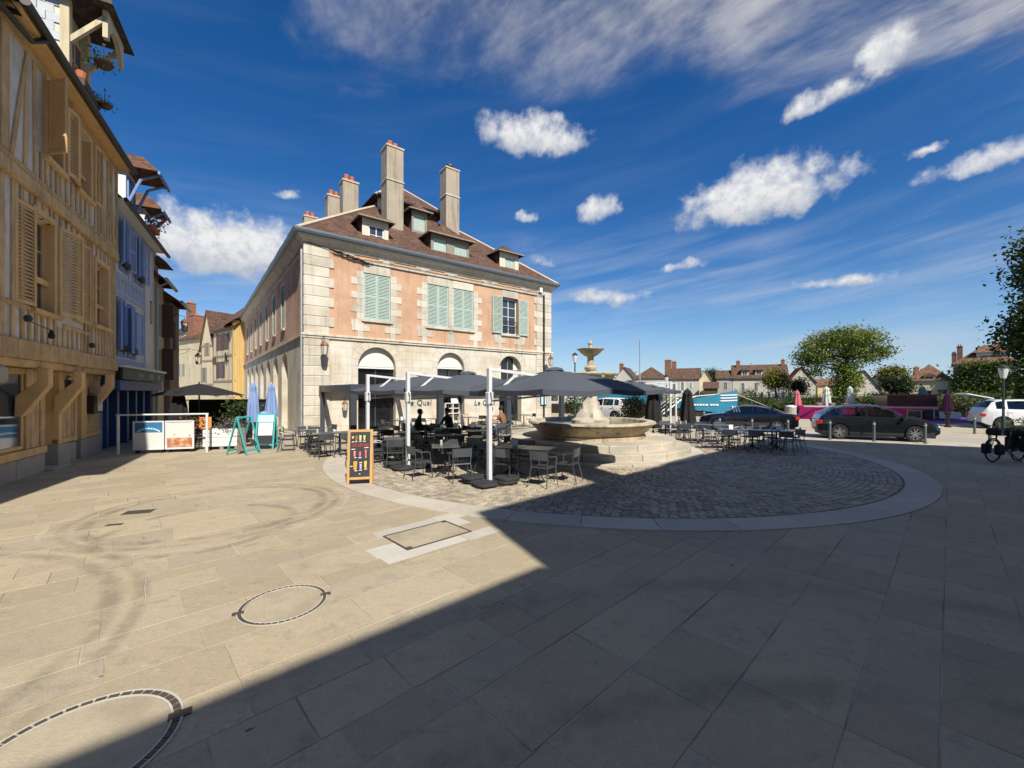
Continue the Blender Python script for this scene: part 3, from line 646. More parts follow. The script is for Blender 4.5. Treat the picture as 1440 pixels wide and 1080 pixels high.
# --- front, upper storey
ups = [(FX(511), FX(549), FZ(452, FX(530)), FZ(387.5, FX(530)), 'shut'), (FX(600.5), FX(631), FZ(460.5, FX(616)), FZ(403, FX(616)), 'shut'),
       (FX(637), FX(665.5), FZ(463.5, FX(651)), FZ(407, FX(651)), 'shut'), (FX(705.5), FX(728.5), FZ(470, FX(717)), FZ(417.5, FX(717)), 'open')]
zb_, zt_ = sum(u[2] for u in ups) / 4, sum(u[3] for u in ups) / 4
ups = [(a, b, zb_, zt_, k) for a, b, _, _, k in ups]
w = MB(); holewall(w, 0, LF, STR, EAVE - .45, [(a, b, c, d_, False) for a, b, c, d_, _ in ups], .3); w.build('upper_storey_wall', M_REND, mb_)
for i, (x0, x1, z0, z1, kd) in enumerate(ups):
    o = window(mb_, x0 + .03, z0 + .03, x1 - x0 - .06, z1 - z0 - .06, .2, M_WHITEP, M_GLASS, 2, 4)
    if kd == 'shut':
        hw = (x1 - x0) / 2
        shutter(mb_, x0 + .01, z0 + .02, hw - .015, z1 - z0 - .04, .015, M_MINT); shutter(mb_, x0 + hw + .005, z0 + .02, hw - .015, z1 - z0 - .04, .015, M_MINT)
    else:
        hw = (x1 - x0) * .58
        shutter(mb_, x0 - hw - .01, z0 + .02, hw, z1 - z0 - .04, -.115, M_MINT); shutter(mb_, x1 + .01, z0 + .02, hw, z1 - z0 - .04, -.115, M_MINT)
        b = MB(); b.box(x0 + .02, x1 - .02, -.06, -.035, z0 + .85, z0 + .88).box(x0 + .02, x1 - .02, -.06, -.035, z0 + .18, z0 + .2)
        for k in range(13): xx = x0 + .04 + (x1 - x0 - .08) * k / 12; b.box(xx - .008, xx + .008, -.055, -.04, z0 + .2, z0 + .85)
        b.build('balcony_rail', M_BLACK, mb_)
    MB().box(x0 - .12, x1 + .12, -.10, .2, z0 - .12, z0 - .005).build('window_sill', M_QUOIN, mb_, bev=.01)
    # toothed surround: long and short stones beside the opening, lintel above, apron blocks below
    nb_ = 8; sides = (-1, 1) if i not in (1, 2) else ((-1,) if i == 1 else (1,))
    top = z1 + .42
    for s in sides:
        for k in range(nb_):
            q0, q1 = z0 - .38 + (top - z0 + .0) * k / nb_, z0 - .38 + (top - z0) * (k + 1) / nb_
            wd = (.62 if k % 2 == 0 else .34)
            e0, e1 = (x0 - wd, x0 - .002) if s < 0 else (x1 + .002, x1 + wd)
            MB().box(e0, e1, -.026, .05, q0 + .004, min(q1 - .004, top + .05)).build('surround_stone', M_QUOIN, mb_, bev=.004)
        # apron foot reaching down to the string course
        e0, e1 = (x0 - .30, x0 - .02) if s < 0 else (x1 + .02, x1 + .30)
        MB().box(e0, e1, -.024, .05, STR + .055, z0 - .39).build('surround_stone', M_QUOIN, mb_, bev=.004)
        e0, e1 = (x0 - .58, x0 + .32) if s < 0 else (x1 - .32, x1 + .58)
        MB().box(e0, e1, -.028, .05, z0 - .62, z0 - .30).build('surround_stone', M_QUOIN, mb_, bev=.004)
    MB().box(x0 + .004, x1 - .004, -.027, .05, z1 + .004, top + .04).build('lintel', M_QUOIN, mb_, bev=.004)
a, b_ = ups[1][1], ups[2][0]
for k in range(7):
    q0, q1 = zb_ - .3 + (zt_ + .42 - zb_ + .3) * k / 7, zb_ - .3 + (zt_ + .42 - zb_ + .3) * (k + 1) / 7
    MB().box(a + .003, b_ - .003, -.026, .05, q0 + .004, q1 - .004).build('surround_stone', M_QUOIN, mb_, bev=.004)
MB().box((a + b_) / 2 - .22, (a + b_) / 2 + .22, -.024, .05, STR + .055, zb_ - .31).build('surround_stone', M_QUOIN, mb_, bev=.004)
bz = zt_ + .49
MB().box(ups[0][0] - .62, LF - .9, -.09, .1, bz, bz + .13).build('lintel_band', M_QUOIN, mb_, bev=.015)
fr0, fr1 = bz + .14, EAVE - .62
for x in [ups[0][0] - .9, (ups[0][1] + ups[1][0]) / 2 - 1.3, (ups[0][1] + ups[1][0]) / 2 + .85, (ups[1][1] + ups[2][0]) / 2, ups[2][1] + 1.0, ups[3][0] - .75, ups[3][1] + .65]:
    MB().box(x - .19, x + .19, -.022, .05, fr0, (fr0 + fr1) / 2 - .003).build('frieze_stone', M_QUOIN, mb_, bev=.004)
    MB().box(x - .42, x + .42, -.026, .05, (fr0 + fr1) / 2 + .003, fr1).build('frieze_stone', M_QUOIN, mb_, bev=.004)
# slack cable with its bundle, crossing the front
b = MB(); pts = [(-.1, -.08, fr0 + .35), (.6, -.1, fr0 + .28), (1.4, -.12, fr0 + .18), (2.3, -.13, bz - .02 + .08), (3.0, -.12, bz + .16), (6, -.115, bz + .155), (10, -.115, bz + .16), (LF - 1.3, -.11, bz + .16), (LF - .8, -.1, bz + .05)]
b.tube(pts, .018, 5)
for k in range(60):
    f = rng.random(); x = 1.1 + f * 1.7; zz = fr0 + .22 - f * .32; b.tube([(x, -.1, zz), (x + rng.uniform(.1, .4), -.12 - rng.random() * .04, zz - rng.uniform(.02, .16)), (x + rng.uniform(.2, .6), -.1, zz - rng.uniform(0, .1))], .011, 4, caps=False)
b.build('cable', M_BLACK, mb_)

# --- side elevation along the street
S_ = lambda tt: LS - tt                                   # distance from the corner -> x on the side elevation
sarch = [(S_(5.4 + 3.35 * i) - .98, S_(5.4 + 3.35 * i) + .98, .02, 4.42, True) for i in range(7)]
w = MB(SIDE); holewall(w, 0, LS, -.05, STR, sarch, .95); w.build('side_ground_wall', M_ASHJ, mb_)
for x0, x1, za, zb, _ in sarch:
    MB(SIDE).prism(arch_pts(x0, x1, za, zb), .93, .99).build('arcade_infill', M_ASH, mb_)
    MB(SIDE).box(x0 - .1, x0 + .0, -.02, .02, za, za + .5).box(x1, x1 + .1, -.02, .02, za, za + .5).build('pier_base', M_QUOIN, mb_)
sw = [(S_(5.9 + 3.35 * i) - .55, S_(5.9 + 3.35 * i) + .55, zb_ - .1, zt_, False) for i in range(7)]
w = MB(SIDE); holewall(w, 0, LS, STR, EAVE - .45, sw, .22); w.build('side_upper_wall', M_RENDSIDE, mb_)
for x0, x1, za, zb, _ in sw:
    window(mb_, x0, za, x1 - x0, zb - za, .16, M_WHITEP, M_GLASS, 2, 4, SIDE)
    hw = (x1 - x0) / 2
    shutter(mb_, x0 + .01, za + .02, hw - .012, zb - za - .04, .02, M_MINT, SIDE); shutter(mb_, x0 + hw, za + .02, hw - .012, zb - za - .04, .02, M_MINT, SIDE)
    MB(SIDE).box(x0 - .16, x0, -.02, .04, za, zb + .2).box(x1, x1 + .16, -.02, .04, za, zb + .2).box(x0, x1, -.021, .04, zb, zb + .21).build('side_window_surround', M_QUOIN, mb_)
    MB(SIDE).box(x0 - .1, x1 + .1, -.12, .1, za - .1, za).build('window_sill', M_QUOIN, mb_)
b = MB(SIDE); b.box(0, LS - .21, -.10, .05, STR - .06, STR + .06).box(0, LS - .21, -.06, .05, bz, bz + .12); b.build('side_string_course', M_QUOIN, mb_)
for i in range(8):
    tt = 4.2 + 3.35 * i; MB(SIDE).box(S_(tt) - .2, S_(tt) + .2, -.03, .04, bz + .13, EAVE - .62).build('frieze_stone', M_QUOIN, mb_)
MB().box(.3, LF, LS - .3, LS, 0, EAVE - .5).box(LF - .25, LF, .3, LS - .3, 0, EAVE - .5).build('rear_wall', M_RENDSIDE, mb_)
# corner downpipe and the one on the right
for x, y, nm in ((-.14, -.06, 1), (LF - .75, -.14, 2)):
    b = MB(); b.tube([(x, y, EAVE - .9), (x, y, .05)], .055, 8)
    for zz in (1.2, 3.2, 5.2, 7.2): b.tube([(x, y, zz), (x, y, zz + .05)], .072, 8)
    b.build('downpipe', M_LEAD if nm == 1 else M_BLACK, mb_, smooth=True)
# --- cornice and gutter
def ring4(x0, x1, y0, y1): return [(x0, y0), (x1, y0), (x1, y1), (x0, y1)]
def cornice(steps, m, name):
    b = MB(); vs = []; fs = []
    for o, z in steps: vs += [(x, y, z) for x, y in ring4(-o, LF + o, -o, LS + o)]
    for i in range(len(steps) - 1):
        for k in range(4): j = (k + 1) % 4; fs.append((i * 4 + k, i * 4 + j, i * 4 + 4 + j, i * 4 + 4 + k))
    b.add(vs, fs); return b.build(name, m, mb_)
cornice([(-.1, EAVE - .63), (.05, EAVE - .63), (.06, EAVE - .52), (.14, EAVE - .50), (.18, EAVE - .38), (.30, EAVE - .33), (.34, EAVE - .22), (.34, EAVE - .19)], M_QUOIN, 'cornice')
cornice([(.30, EAVE - .19), (.47, EAVE - .17), (.52, EAVE - .08), (.53, EAVE + .02), (.50, EAVE + .02), (.46, EAVE - .05), (.2, EAVE - .04)], M_ZINC, 'gutter')
# --- roof: lower hipped slope, attic box and its own hipped roof
TAN = .86; DK = 5.2
b = MB(); o = .42; c0 = [(x, y, EAVE - .02) for x, y in ring4(-o, LF + o, -o, LS + o)]; c1 = [(x, y, EAVE + DK * TAN) for x, y in ring4(DK, LF - DK, DK, LS - DK)]
b.add(c0 + c1, [(0, 1, 5, 4), (1, 2, 6, 5), (2, 3, 7, 6), (3, 0, 4, 7), (4, 5, 6, 7)]); roof = b.build('roof', M_TILE, mb_, uv=True)
for i in range(4): MB().tube([c0[i], [(c0[i][k] * .25 + c1[i][k] * .75) + (.03 if k == 2 else 0) for k in range(3)], c1[i]], .09, 6).build('hip_ridge', M_RIDGE, roof, smooth=True)
AX0, AX1, AY0, AY1, AZ = 5.45, 9.75, 5.05, 24, 14.95
b = MB(); b.box(AX0, AX1, AY0, AY1, 13.4, AZ); b.build('attic_wall', M_TILE, mb_, uv=True)
MB().box(AX0 - .04, AX0 + .25, AY0 - .05, AY0 + .2, 13.7, AZ).build('attic_corner_post', M_CREAM, mb_)
b = MB(); o = .42; e0 = [(x, y, AZ - .05) for x, y in ring4(AX0 - o, AX1 + o, AY0 - o, AY1 + o)]
r0, r1 = (7.6, 7.5, 17.35), (7.6, 21.5, 17.35)
b.add(e0 + [r0, r1], [(0, 1, 4), (1, 2, 5, 4), (2, 3, 5), (3, 0, 4, 5), (3, 2, 1, 0)]); ar = b.build('attic_roof', M_TILE, mb_, uv=True)
b = MB(); b.tube([e0[0], r0], .075, 6).tube([e0[1], r0], .075, 6).tube([r0, r1], .085, 6); b.build('hip_ridge', M_RIDGE, ar, smooth=True)
b = MB()
for i in range(4): b.bar(e0[i], e0[(i + 1) % 4], .09, .09)
b.build('attic_gutter', M_BLACK, ar)
def chimney(x, y, sx, sy, zt, band=None, pots=2, cowl=False):
    zr = EAVE + max(0, min(x, y, LF - x, DK)) * TAN - 1.0
    b = MB(); b.box(x - sx / 2, x + sx / 2, y - sy / 2, y + sy / 2, zr, zt - .12); ch = b.build('chimney', M_CHIM, mb_, bev=.02)
    e = .045; MB().box(x - sx / 2 - e, x + sx / 2 + e, y - sy / 2 - e, y + sy / 2 + e, zt - .12, zt).build('chimney_cap', M_RIDGE, ch, bev=.015)
    if band: MB().box(x - sx / 2 - e, x + sx / 2 + e, y - sy / 2 - e, y + sy / 2 + e, band - .05, band + .05).build('chimney_band', M_QUOIN, ch, bev=.015)
    for k in range(pots):
        xx = x + (k - (pots - 1) / 2) * .36; yy = y + (k - (pots - 1) / 2) * .1
        MB().lathe([(.15, 0), (.14, .3), (.165, .34), (.165, .40), (.13, .40), (.12, .1)], 12, c=(xx, yy, zt)).build('chimney_pot', M_POT, ch, smooth=True)
    if cowl: MB().box(x - .42, x + .1, y - .36, y + .36, zt + .12, zt + .20).box(x - .36, x + .02, y - .3, y - .22, zt, zt + .12).box(x - .36, x + .02, y + .22, y + .3, zt, zt + .12).build('chimney_cowl', M_BLACK, ch)
chimney(5.45, 2.75, 1.05, .95, 17.0, 14.9); chimney(10.1, 3.95, 1.05, .9, 17.75, 15.8, 1, True)
chimney(3.6, 5.25, .95, .75, 15.4, 13.1); chimney(3.6, 8.9, .95, .75, 15.85); chimney(3.0, 13.4, .95, .8, 15.75)
def dormer(x0, x1, d, z0, z1, wins, m, wm, xf=None, rise=.75, glazed=False, sill=True):
    """hip-roofed dormer whose front stands d behind the wall face"""
    X = xf or Matrix.Identity(4); back = (z1 + rise - EAVE) / TAN + .6
    # the cheeks
    b = MB(X); b.box(x0, x1, d + .13, back, z0, z1); o = b.build('dormer', M_TILE, mb_, uv=True)
    b = MB(X); holes = [(a, c, e, f, False) for a, c, e, f in wins]; holewall(b, x0 - .02, x1 + .02, z0, z1 + .02, holes, .14, d - .03)
    b.build('dormer_front', m, o)
    for a, c, e, f in wins:
        if glazed: window(o, a, e, c - a, f - e, d + .06 - .03, M_WHITEP, M_GLASS, 2, 2, X, .05, 'dormer_window')
        else:
            b = MB(X); n = max(2, round((c - a) / .17))
            for k in range(n): b.box(a + (c - a) * k / n + .004, a + (c - a) * (k + 1) / n - .004, d + .02, d + .05, e, f)
            b.build('dormer_shutter', wm, o)
    ov = .28; cx = (x0 + x1) / 2; zr = z1 + rise; ze = z1 - .02
    fr = d - ov - .06; ry = d + (x1 - x0) / 2 * .75
    b = MB(X)
    vs = [(x0 - ov, fr, ze), (x1 + ov, fr, ze), (x1 + ov, back, ze), (x0 - ov, back, ze), (cx, ry, zr), (cx, back, zr), (x0 + (cx - x0) * .30, fr + (ry - fr) * .42, ze + rise * .30), (x1 - (x1 - cx) * .30, fr + (ry - fr) * .42, ze + rise * .30), (x0 + (cx - x0) * .2, back, ze + rise * .3), (x1 - (x1 - cx) * .2, back, ze + rise * .3)]
    b.add(vs, [(0, 1, 7, 6), (6, 7, 4), (1, 2, 9, 7), (7, 9, 5, 4), (0, 6, 8, 3), (6, 4, 5, 8), (0, 3, 2, 1)])
    ro = b.build('dormer_roof', M_TILE, o, uv=True)
    b = MB(X); b.bar((x0 - ov, fr, ze - .035), (x1 + ov, fr, ze - .035), .07, .07).bar((x0 - ov, fr, ze - .035), (x0 - ov, back, ze - .035), .06, .07).bar((x1 + ov, fr, ze - .035), (x1 + ov, back, ze - .035), .06, .07)
    b.build('dormer_eave', M_GREYW, o)
def dpx(px0, px1, pyb, pyt, wins, d, m, wm, **k):
    x0, x1 = FX(px0, d), FX(px1, d); xm = (x0 + x1) / 2; z0, z1 = FZ(pyb, xm, d), FZ(pyt, xm, d)
    ws = [(FX(a, d), FX(c, d), FZ(e, (FX(a, d) + FX(c, d)) / 2, d), FZ(f, (FX(a, d) + FX(c, d)) / 2, d)) for a, c, e, f in wins]
    dormer(x0, x1, d, min(z0, EAVE + d * TAN) - .35, z1, ws, m, wm, **k)
dpx(509.5, 545.5, 352, 309, [(518.5, 540, 344.5, 318)], .45, M_CREAM, M_MINT, glazed=True, rise=.85)
dpx(606, 659, 374, 334, [(609.5, 627.5, 363, 336.5), (639, 656.5, 370, 344)], .55, M_GREYW, M_MINT, rise=1.15)
dpx(702.5, 728.5, 388, 356, [(710, 723.5, 384, 363.5)], .45, M_CREAM, M_MINT, rise=.7)
dpx(579, 600, 330, 297, [(581.5, 597.5, 325, 302.5)], 2.6, M_GREYW, M_MINT, rise=.75)
for i in range(6):
    tt = 4.6 + 3.9 * i; x = S_(tt); dormer(x - .6, x + .6, .5, EAVE, EAVE + 1.45, [(x - .38, x + .38, EAVE + .3, EAVE + 1.25)], M_CREAM, M_WHITEP, xf=SIDE, rise=.6)
MB().box(LF - 1.2, LF - .95, -.22, -.06, FZ(412, LF - 1), FZ(399, LF - 1)).build('junction_box', M_WHITEP, mb_)

# --- wall lanterns (things hung on the walls)
def lantern(loc, rz, label, arm=.5, group=None):
    t_ = thing('wall_lantern', label, 'lantern', loc, rz, group)
    b = MB(); b.tube([(0, 0, .45), (0, -arm * .6, .55), (0, -arm, .45), (0, -arm, .30)], .014, 6).tube([(0, 0, .15), (0, -arm * .4, .3), (0, -arm * .6, .55)], .010, 5); b.build('bracket', M_BLACK, t_)
    MB().lathe([(.035, .34), (.06, .30), (.13, .22), (.20, .12), (.19, .10), (.0, .12)], 6, c=(0, -arm, 0)).build('lamp_hood', M_COPPER, t_)
    MB().lathe([(.12, -.34), (.165, .10)], 6, c=(0, -arm, 0)).build('lamp_glass', M_LAMPGL, t_)
    b = MB()
    for k in range(6):
        a = 2 * math.pi * k / 6; b.tube([(.125 * math.cos(a), -arm + .125 * math.sin(a), -.35), (.172 * math.cos(a), -arm + .172 * math.sin(a), .11)], .010, 4)
    b.lathe([(.13, -.37), (.13, -.34), (0, -.36)], 6, c=(0, -arm, 0)); b.build('lamp_cage', M_BLACK, t_)
    return t_
def onfront(x, y, z): return A0 + UU * x + VV * y + Vector((0, 0, z))
xl = FX(452); lantern(onfront(xl, -.06, FZ(489, xl, -.5)), RZM, 'copper hooded lantern on the stone pilaster beside the downpipe', .55)
xl = FX(766); lantern(onfront(xl, -.06, FZ(507, xl, -.5)), RZM, 'copper hooded lantern on the stone pilaster farthest from the downpipe', .55)
xl = FX(483); lantern(onfront(xl, -.02, FZ(570, xl, -.3)), RZM, 'small dark wall lantern under the pergola beam', .35).scale = (.75,) * 3
# --- lettering and menu cases on the wall under the pergola
M_SIGN = mat('dark_green_letters', (.03, .09, .075), .5, .1, 6, .05, 30)
for pxa in (589, 681):
    x = FX(pxa); z = FZ(566.5, x); me = text_mesh('Le Quai', .44, .012, .12, 1.1)
    t_ = put('wall_lettering', me, M_SIGN); t_.matrix_world = Matrix.Translation(onfront(x, -.035, z)) @ Matrix.Rotation(RZM, 4, 'Z') @ Matrix.Rotation(R(90), 4, 'X')
    tag(t_, 'dark green wall lettering reading Le Quai ' + ('beside the wide arch' if pxa < 640 else 'beside the curtained end arch'), 'lettering')
# ================================================================== the row of old houses on the left
M_OAK = mat('ochre_timber', (.60, .405, .205), .88, .26, 3, .7, 22, rnd=.14, streak=.35, hue=(.50, .34, .175))
M_OAKP = mat('ochre_painted_wood', (.70, .455, .205), .78, .18, 3, .4, 30, rnd=.08, streak=.2)
M_LIME = mat('grey_lime_plaster', (.70, .67, .60), .95, .16, 2, .4, 60, rnd=.05, streak=.2, hue=(.58, .54, .46))
M_STONE = mat('grey_plinth_stone', (.34, .315, .27), .9, .22, 2, .4, 40, rnd=.12)
M_SLATE = mat('pale_slate', (.42, .46, .48), .6, .15, 3, .15, 40, rnd=.14)
M_DSLATE = tile_mat('dark_old_tiles', (.07, .055, .05), (.10, .075, .06))
M_BLUEW = mat('cobalt_timber', (.20, .30, .54), .75, .15, 3, .2, 40, rnd=.06)
M_BLUEP = mat('blue_shutter_paint', (.33, .45, .70), .65, .1, 3, .1, 40, rnd=.05)
M_BTIM = mat('faded_blue_timber', (.42, .50, .66), .8, .15, 3, .3, 40, rnd=.08)
M_DBLUE = mat('dark_blue_shopfront', (.03, .085, .20), .5, .14, 2, .1, 40, rnd=.06)
M_GREENS = mat('green_sign_board', (.012, .06, .045), .5, .12, 3, .05, 40)
M_WLIME = mat('white_lime_wall', (.74, .73, .70), .95, .12, 1.5, .3, 60, streak=.25)
M_CLIME = mat('cream_lime_wall', (.56, .49, .33), .95, .13, 1.2, .3, 60, streak=.25)
M_YEL = mat('mustard_render', (.50, .34, .125), .9, .12, 1.0, .3, 60, streak=.2)
M_VERD = mat('verdigris_gutter', (.38, .47, .42), .6, .2, 3, .1, 30)
M_GUT = mat('dark_gutter', (.06, .06, .058), .5, .2, 3, .1, 30, metal=.4)
M_BRICK = mat('red_brick', (.26, .12, .075), .9, .25, 3, .4, 30, hue=(.20, .10, .07))
M_BURG = mat('burgundy_shutter', (.14, .05, .045), .7, .15, 3, .1, 40, rnd=.1)
M_TILE2 = tile_mat('old_red_tiles', (.19, .085, .045), (.13, .07, .05))
M_ORTILE = tile_mat('orange_tiles', (.34, .11, .045), (.26, .10, .05), .2, .24)
M_DWOOD = mat('dark_brown_wood', (.10, .065, .042), .8, .2, 4, .3, 40)
RZL = math.atan2(LD.y, LD.x)
def LX(px, y=0.0):
    k = (px - 720) / F; a = L0_ - LNV * y; return (k * a.y - a.x) / (LD.x - k * LD.y)
def LZ(py, x, y=0.0): return H - (py - YH) * (L0_ - LNV * y + LD * x).y / F
JT = -.38                                                 # how far the jettied storeys stand out
lh = thing('timbered_house', 'ochre half-timbered house with louvred shutters and carved jetty brackets', 'house', L0_, RZL)
X0, X1 = -.15, 7.85
Z1, Z2, ZE = 3.28, 7.05, 10.35
# walls
w1 = [(1.55, 2.62, 4.2, 6.5), (5.75, 6.95, 4.35, 6.35)]
w2 = [(2.05, 2.95, 8.1, 9.95), (4.1, 5.05, 8.1, 9.85)]
b = MB(); holewall(b, X0, X1, Z1 - .1, Z2, [(*q, False) for q in w1], .25, JT); holewall(b, X0, X1, Z2, ZE, [(*q, False) for q in w2], .25, JT - .06); b.build('upper_wall', M_LIME, lh)
MB().box(X0 - .6, 6.2, .3, 7, 0, ZE).build('house_core', M_LIME, lh)
MB().box(X0, X1, JT, .35, Z1 - .12, Z1 - .02).build('jetty_floor', M_OAK, lh)
# beams
def beam(x0, x1, z0, z1, y0, y1, name='beam', m=None): return MB().box(x0, x1, y0, y1, z0, z1).build(name, m or M_OAK, lh, bev=.025)
beam(X0 - .1, 4.1, 2.92, 3.36, JT - .10, JT + .3); beam(4.11, X1, 2.90, 3.34, JT - .09, JT + .3)
beam(X0 - .1, 3.3, 2.74, 2.93, JT - .02, JT + .3); beam(3.31, X1, 2.73, 2.91, JT - .02, JT + .3)
beam(X0 - .1, X1, Z2 - .16, Z2 + .16, JT - .13, JT + .1); beam(X0 - .1, X1, Z2 + .165, Z2 + .33, JT - .10, JT + .1)
beam(X0 - .1, X1, ZE - .3, ZE - .08, JT - .10, JT + .1)
beam(X0, 3.2, Z1 + .80, Z1 + .92, JT - .045, JT + .1, 'rail'); beam(3.25, 5.2, Z1 + .62, Z1 + .74, JT - .04, JT + .1, 'rail')
def stud(xa, za, xb, zb, w=.15, y=None, name='stud'):
    y = (JT if za < Z2 else JT - .06) if y is None else y; h = w / 2; k = rng.uniform(-.015, .015)
    MB().prism([(xa - h, za), (xa + h, za), ((xa + xb) / 2 + h + k, (za + zb) / 2), (xb + h * .95, zb), (xb - h * .95, zb), ((xa + xb) / 2 - h + k, (za + zb) / 2)], y - .028 - rng.uniform(0, .012), y + .08).build(name, M_OAK, lh, bev=.006)
# corner posts
for z0, z1, y in ((Z1, Z2 - .16, JT), (Z2 + .33, ZE - .3, JT - .06)):
    stud(.05, z0, .05 + rng.uniform(-.04, .04), z1, .34, y, 'corner_post'); stud(X1 - .13, z0, X1 - .13, z1, .24, y, 'corner_post')
zr = Z1 + .08; top1 = Z2 - .16
for x in (.55, 1.0): stud(x, zr, x + rng.uniform(-.05, .05), top1, .15)
for x in (1.35, 1.68, 2.03, 2.38, 2.72): stud(x, zr, x, Z1 + .8, .13)
for x in (2.98, 3.3, 3.62, 3.95, 4.3, 4.62): stud(x, zr, x + rng.uniform(-.02, .02), Z1 + .62, .12)
for x in (4.9, 5.2, 5.5): stud(x, zr, x + rng.uniform(-.05, .05), top1, .16)
for x in (5.85, 6.15, 6.45, 6.75): stud(x, zr, x, 4.2, .13)
for x in (7.1, 7.4): stud(x, zr, x, top1, .15)
for x in (1.45, 2.75): stud(x, Z1 + .92, x, top1, .16)
for x in (1.7, 2.1, 2.5, 3.1, 3.5, 3.9, 4.3, 4.7, 5.9, 6.3, 6.7): stud(x, 6.5 if x < 5 else 6.35, x, top1, .12)
za, zb2 = Z2 + .33, ZE - .3
stud(.35, za, 1.0, zb2 - .2, .16, name='brace'); stud(.95, za, 1.05, zb2, .15); stud(1.45, za, 1.4, zb2, .14)
for x in (1.75, 2.05, 2.35, 2.65, 2.95, 3.3, 3.65, 4.0, 4.35, 4.7, 5.05): stud(x, za, x + rng.uniform(-.03, .03), 8.06, .12)
for x in (1.95, 3.05, 3.5, 4.0, 5.15): stud(x, 8.06, x, zb2, .15)
for i, x in enumerate((5.45, 5.75, 6.05, 6.35, 6.65, 6.95, 7.25)): stud(x + .1, za, x + rng.uniform(-.22, .16), zb2, .15)
stud(5.4, zb2 - .1, 6.5, za, .13, name='brace'); stud(7.5, za, 6.75, zb2, .14, name='brace')
# windows and shutters
for (x0, x1, z0, z1), y in [(q, JT) for q in w1] + [(q, JT - .06) for q in w2]:
    f = .13
    for nm, bx in (('window_post', (x0 - f, x0 + .02, z0 - .02, z1 + .02)), ('window_post', (x1 - .02, x1 + f, z0 - .02, z1 + .02)), ('window_head', (x0 - f, x1 + f, z1 + .021, z1 + .17)), ('window_sill', (x0 - f - .05, x1 + f + .05, z0 - .14, z0 - .021))):
        MB().box(bx[0], bx[1], y - (.07 if 'sill' not in nm else .13), y + .2, bx[2], bx[3]).build(nm, M_OAKP, lh, bev=.012)
    window(lh, x0 + .02, z0, x1 - x0 - .04, z1 - z0, y + .15, M_OAKP, M_GLASS, 2, 3)
    MB().box(x0 + .02, x1 - .02, y + .06, y + .11, z0 + (z1 - z0) * .30, z0 + (z1 - z0) * .36).build('guard_rail', M_OAKP, lh)
def leaf(x, z, w, h, y, ang=0.0, flip=False):
    """a shutter leaf hinged at x, swung out by ang from flat against the wall"""
    X = Matrix.Translation((x, y, 0)) @ Matrix.Rotation(ang, 4, 'Z') @ Matrix.Scale(-1 if flip else 1, 4, (1, 0, 0))
    shutter(lh, 0, z, w, h, -.03, M_OAKP, X, 1, .085, .08)
leaf(1.42, 4.2, .72, 2.35, JT - .09, -R(8), True); leaf(2.76, 4.2, .92, 2.35, JT - .09, -R(14)); leaf(3.95, 4.2, .86, 2.35, JT - .09, -R(4))
leaf(1.92, 8.1, .55, 1.85, JT - .15, R(50), True); leaf(3.08, 8.1, .5, 1.85, JT - .15, -R(12)); leaf(3.97, 8.1, .55, 1.85, JT - .15, R(5), True); leaf(5.18, 8.1, .6, 1.85, JT - .15, -R(5))
# ground floor: plinth stones, posts, boarded piers, door recesses, brackets
def gbox(x0, x1, y0, y1, z0, z1, nm, m, bev=.012): return MB().box(x0, x1, y0, y1, z0, z1).build(nm, m, lh, bev=bev)
x = -2.2
for x0, x1 in ((-1.2, -.16), (-.15, .55), (.56, 1.95)): gbox(x0, x1, -.05, .3, -.02, .50, 'plinth_stone', M_STONE, .02)
gbox(2.75, 3.55, -.05, .5, -.02, .62, 'plinth_stone', M_STONE, .02); gbox(3.56, 4.0, -.04, .5, -.02, .60, 'plinth_stone', M_STONE, .02); gbox(4.35, 6.1, -.05, .3, -.02, .62, 'plinth_stone', M_STONE, .02)
gbox(-1.2, 1.98, -.09, .25, .51, .70, 'shop_sill', M_OAKP)
window(lh, -1.1, .72, 2.1, 1.95, .0, M_OAKP, M_GLASS, 1, 1, None, .05, 'shop_window', .09)
for x0, x1 in ((1.02, 1.3), (1.75, 1.97)): gbox(x0, x1, -.05, .28, .71, 2.74, 'post', M_OAK)
def boards(x0, x1, z0, z1, y, n, m):
    for k in range(n): MB().box(x0 + (x1 - x0) * k / n + .004, x0 + (x1 - x0) * (k + 1) / n - .004, y - rng.uniform(0, .012), y + .06, z0, z1).build('board', m, lh, bev=.004)
boards(1.305, 1.745, .71, 2.74, -.01, 3, M_OAK); boards(2.95, 3.85, .80, 2.6, -.02, 5, M_OAK); boards(4.75, 6.05, .80, 2.6, -.02, 6, M_OAK)
for x0, x1 in ((2.75, 2.94), (3.86, 4.0), (4.35, 4.74)): gbox(x0, x1, -.06, .45, .63, 2.74, 'post', M_OAKP)
gbox(2.75, 4.0, -.05, .1, .64, .79, 'rail', M_OAKP); gbox(4.75, 6.1, -.05, .1, .64, .79, 'rail', M_OAKP)
gbox(2.0, 2.74, .55, .62, 0, 2.6, 'recessed_door', M_DWOOD); gbox(4.01, 4.34, .5, .56, 0, 2.6, 'recessed_door', M_DWOOD); gbox(1.98, 2.06, -.02, .5, .0, 2.6, 'door_post', M_YEL)
gbox(1.9, 3.0, -.25, .4, -.02, .05, 'door_step', M_STONE)
for x0, x1 in ((-1.1, 1.0), (2.0, 2.74), (4.01, 4.34), (4.75, 6.1), (2.94, 3.86)): gbox(x0, x1, -.04, .2, 2.6, 2.74, 'head_rail', M_OAK)
for x in (.67, 2.68, 5.2):
    # curved knee bracket under the jetty
    MB(Matrix.Translation((x, 0, 0)) @ Matrix.Rotation(R(90), 4, 'Z')).prism([(.0, 1.55), (-.14, 1.55), (-.60, 2.30), (-.60, 2.74), (-.40, 2.74), (-.40, 2.42), (-.02, 2.05)], -.12, .12).build('jetty_bracket', M_OAKP, lh, bev=.02)
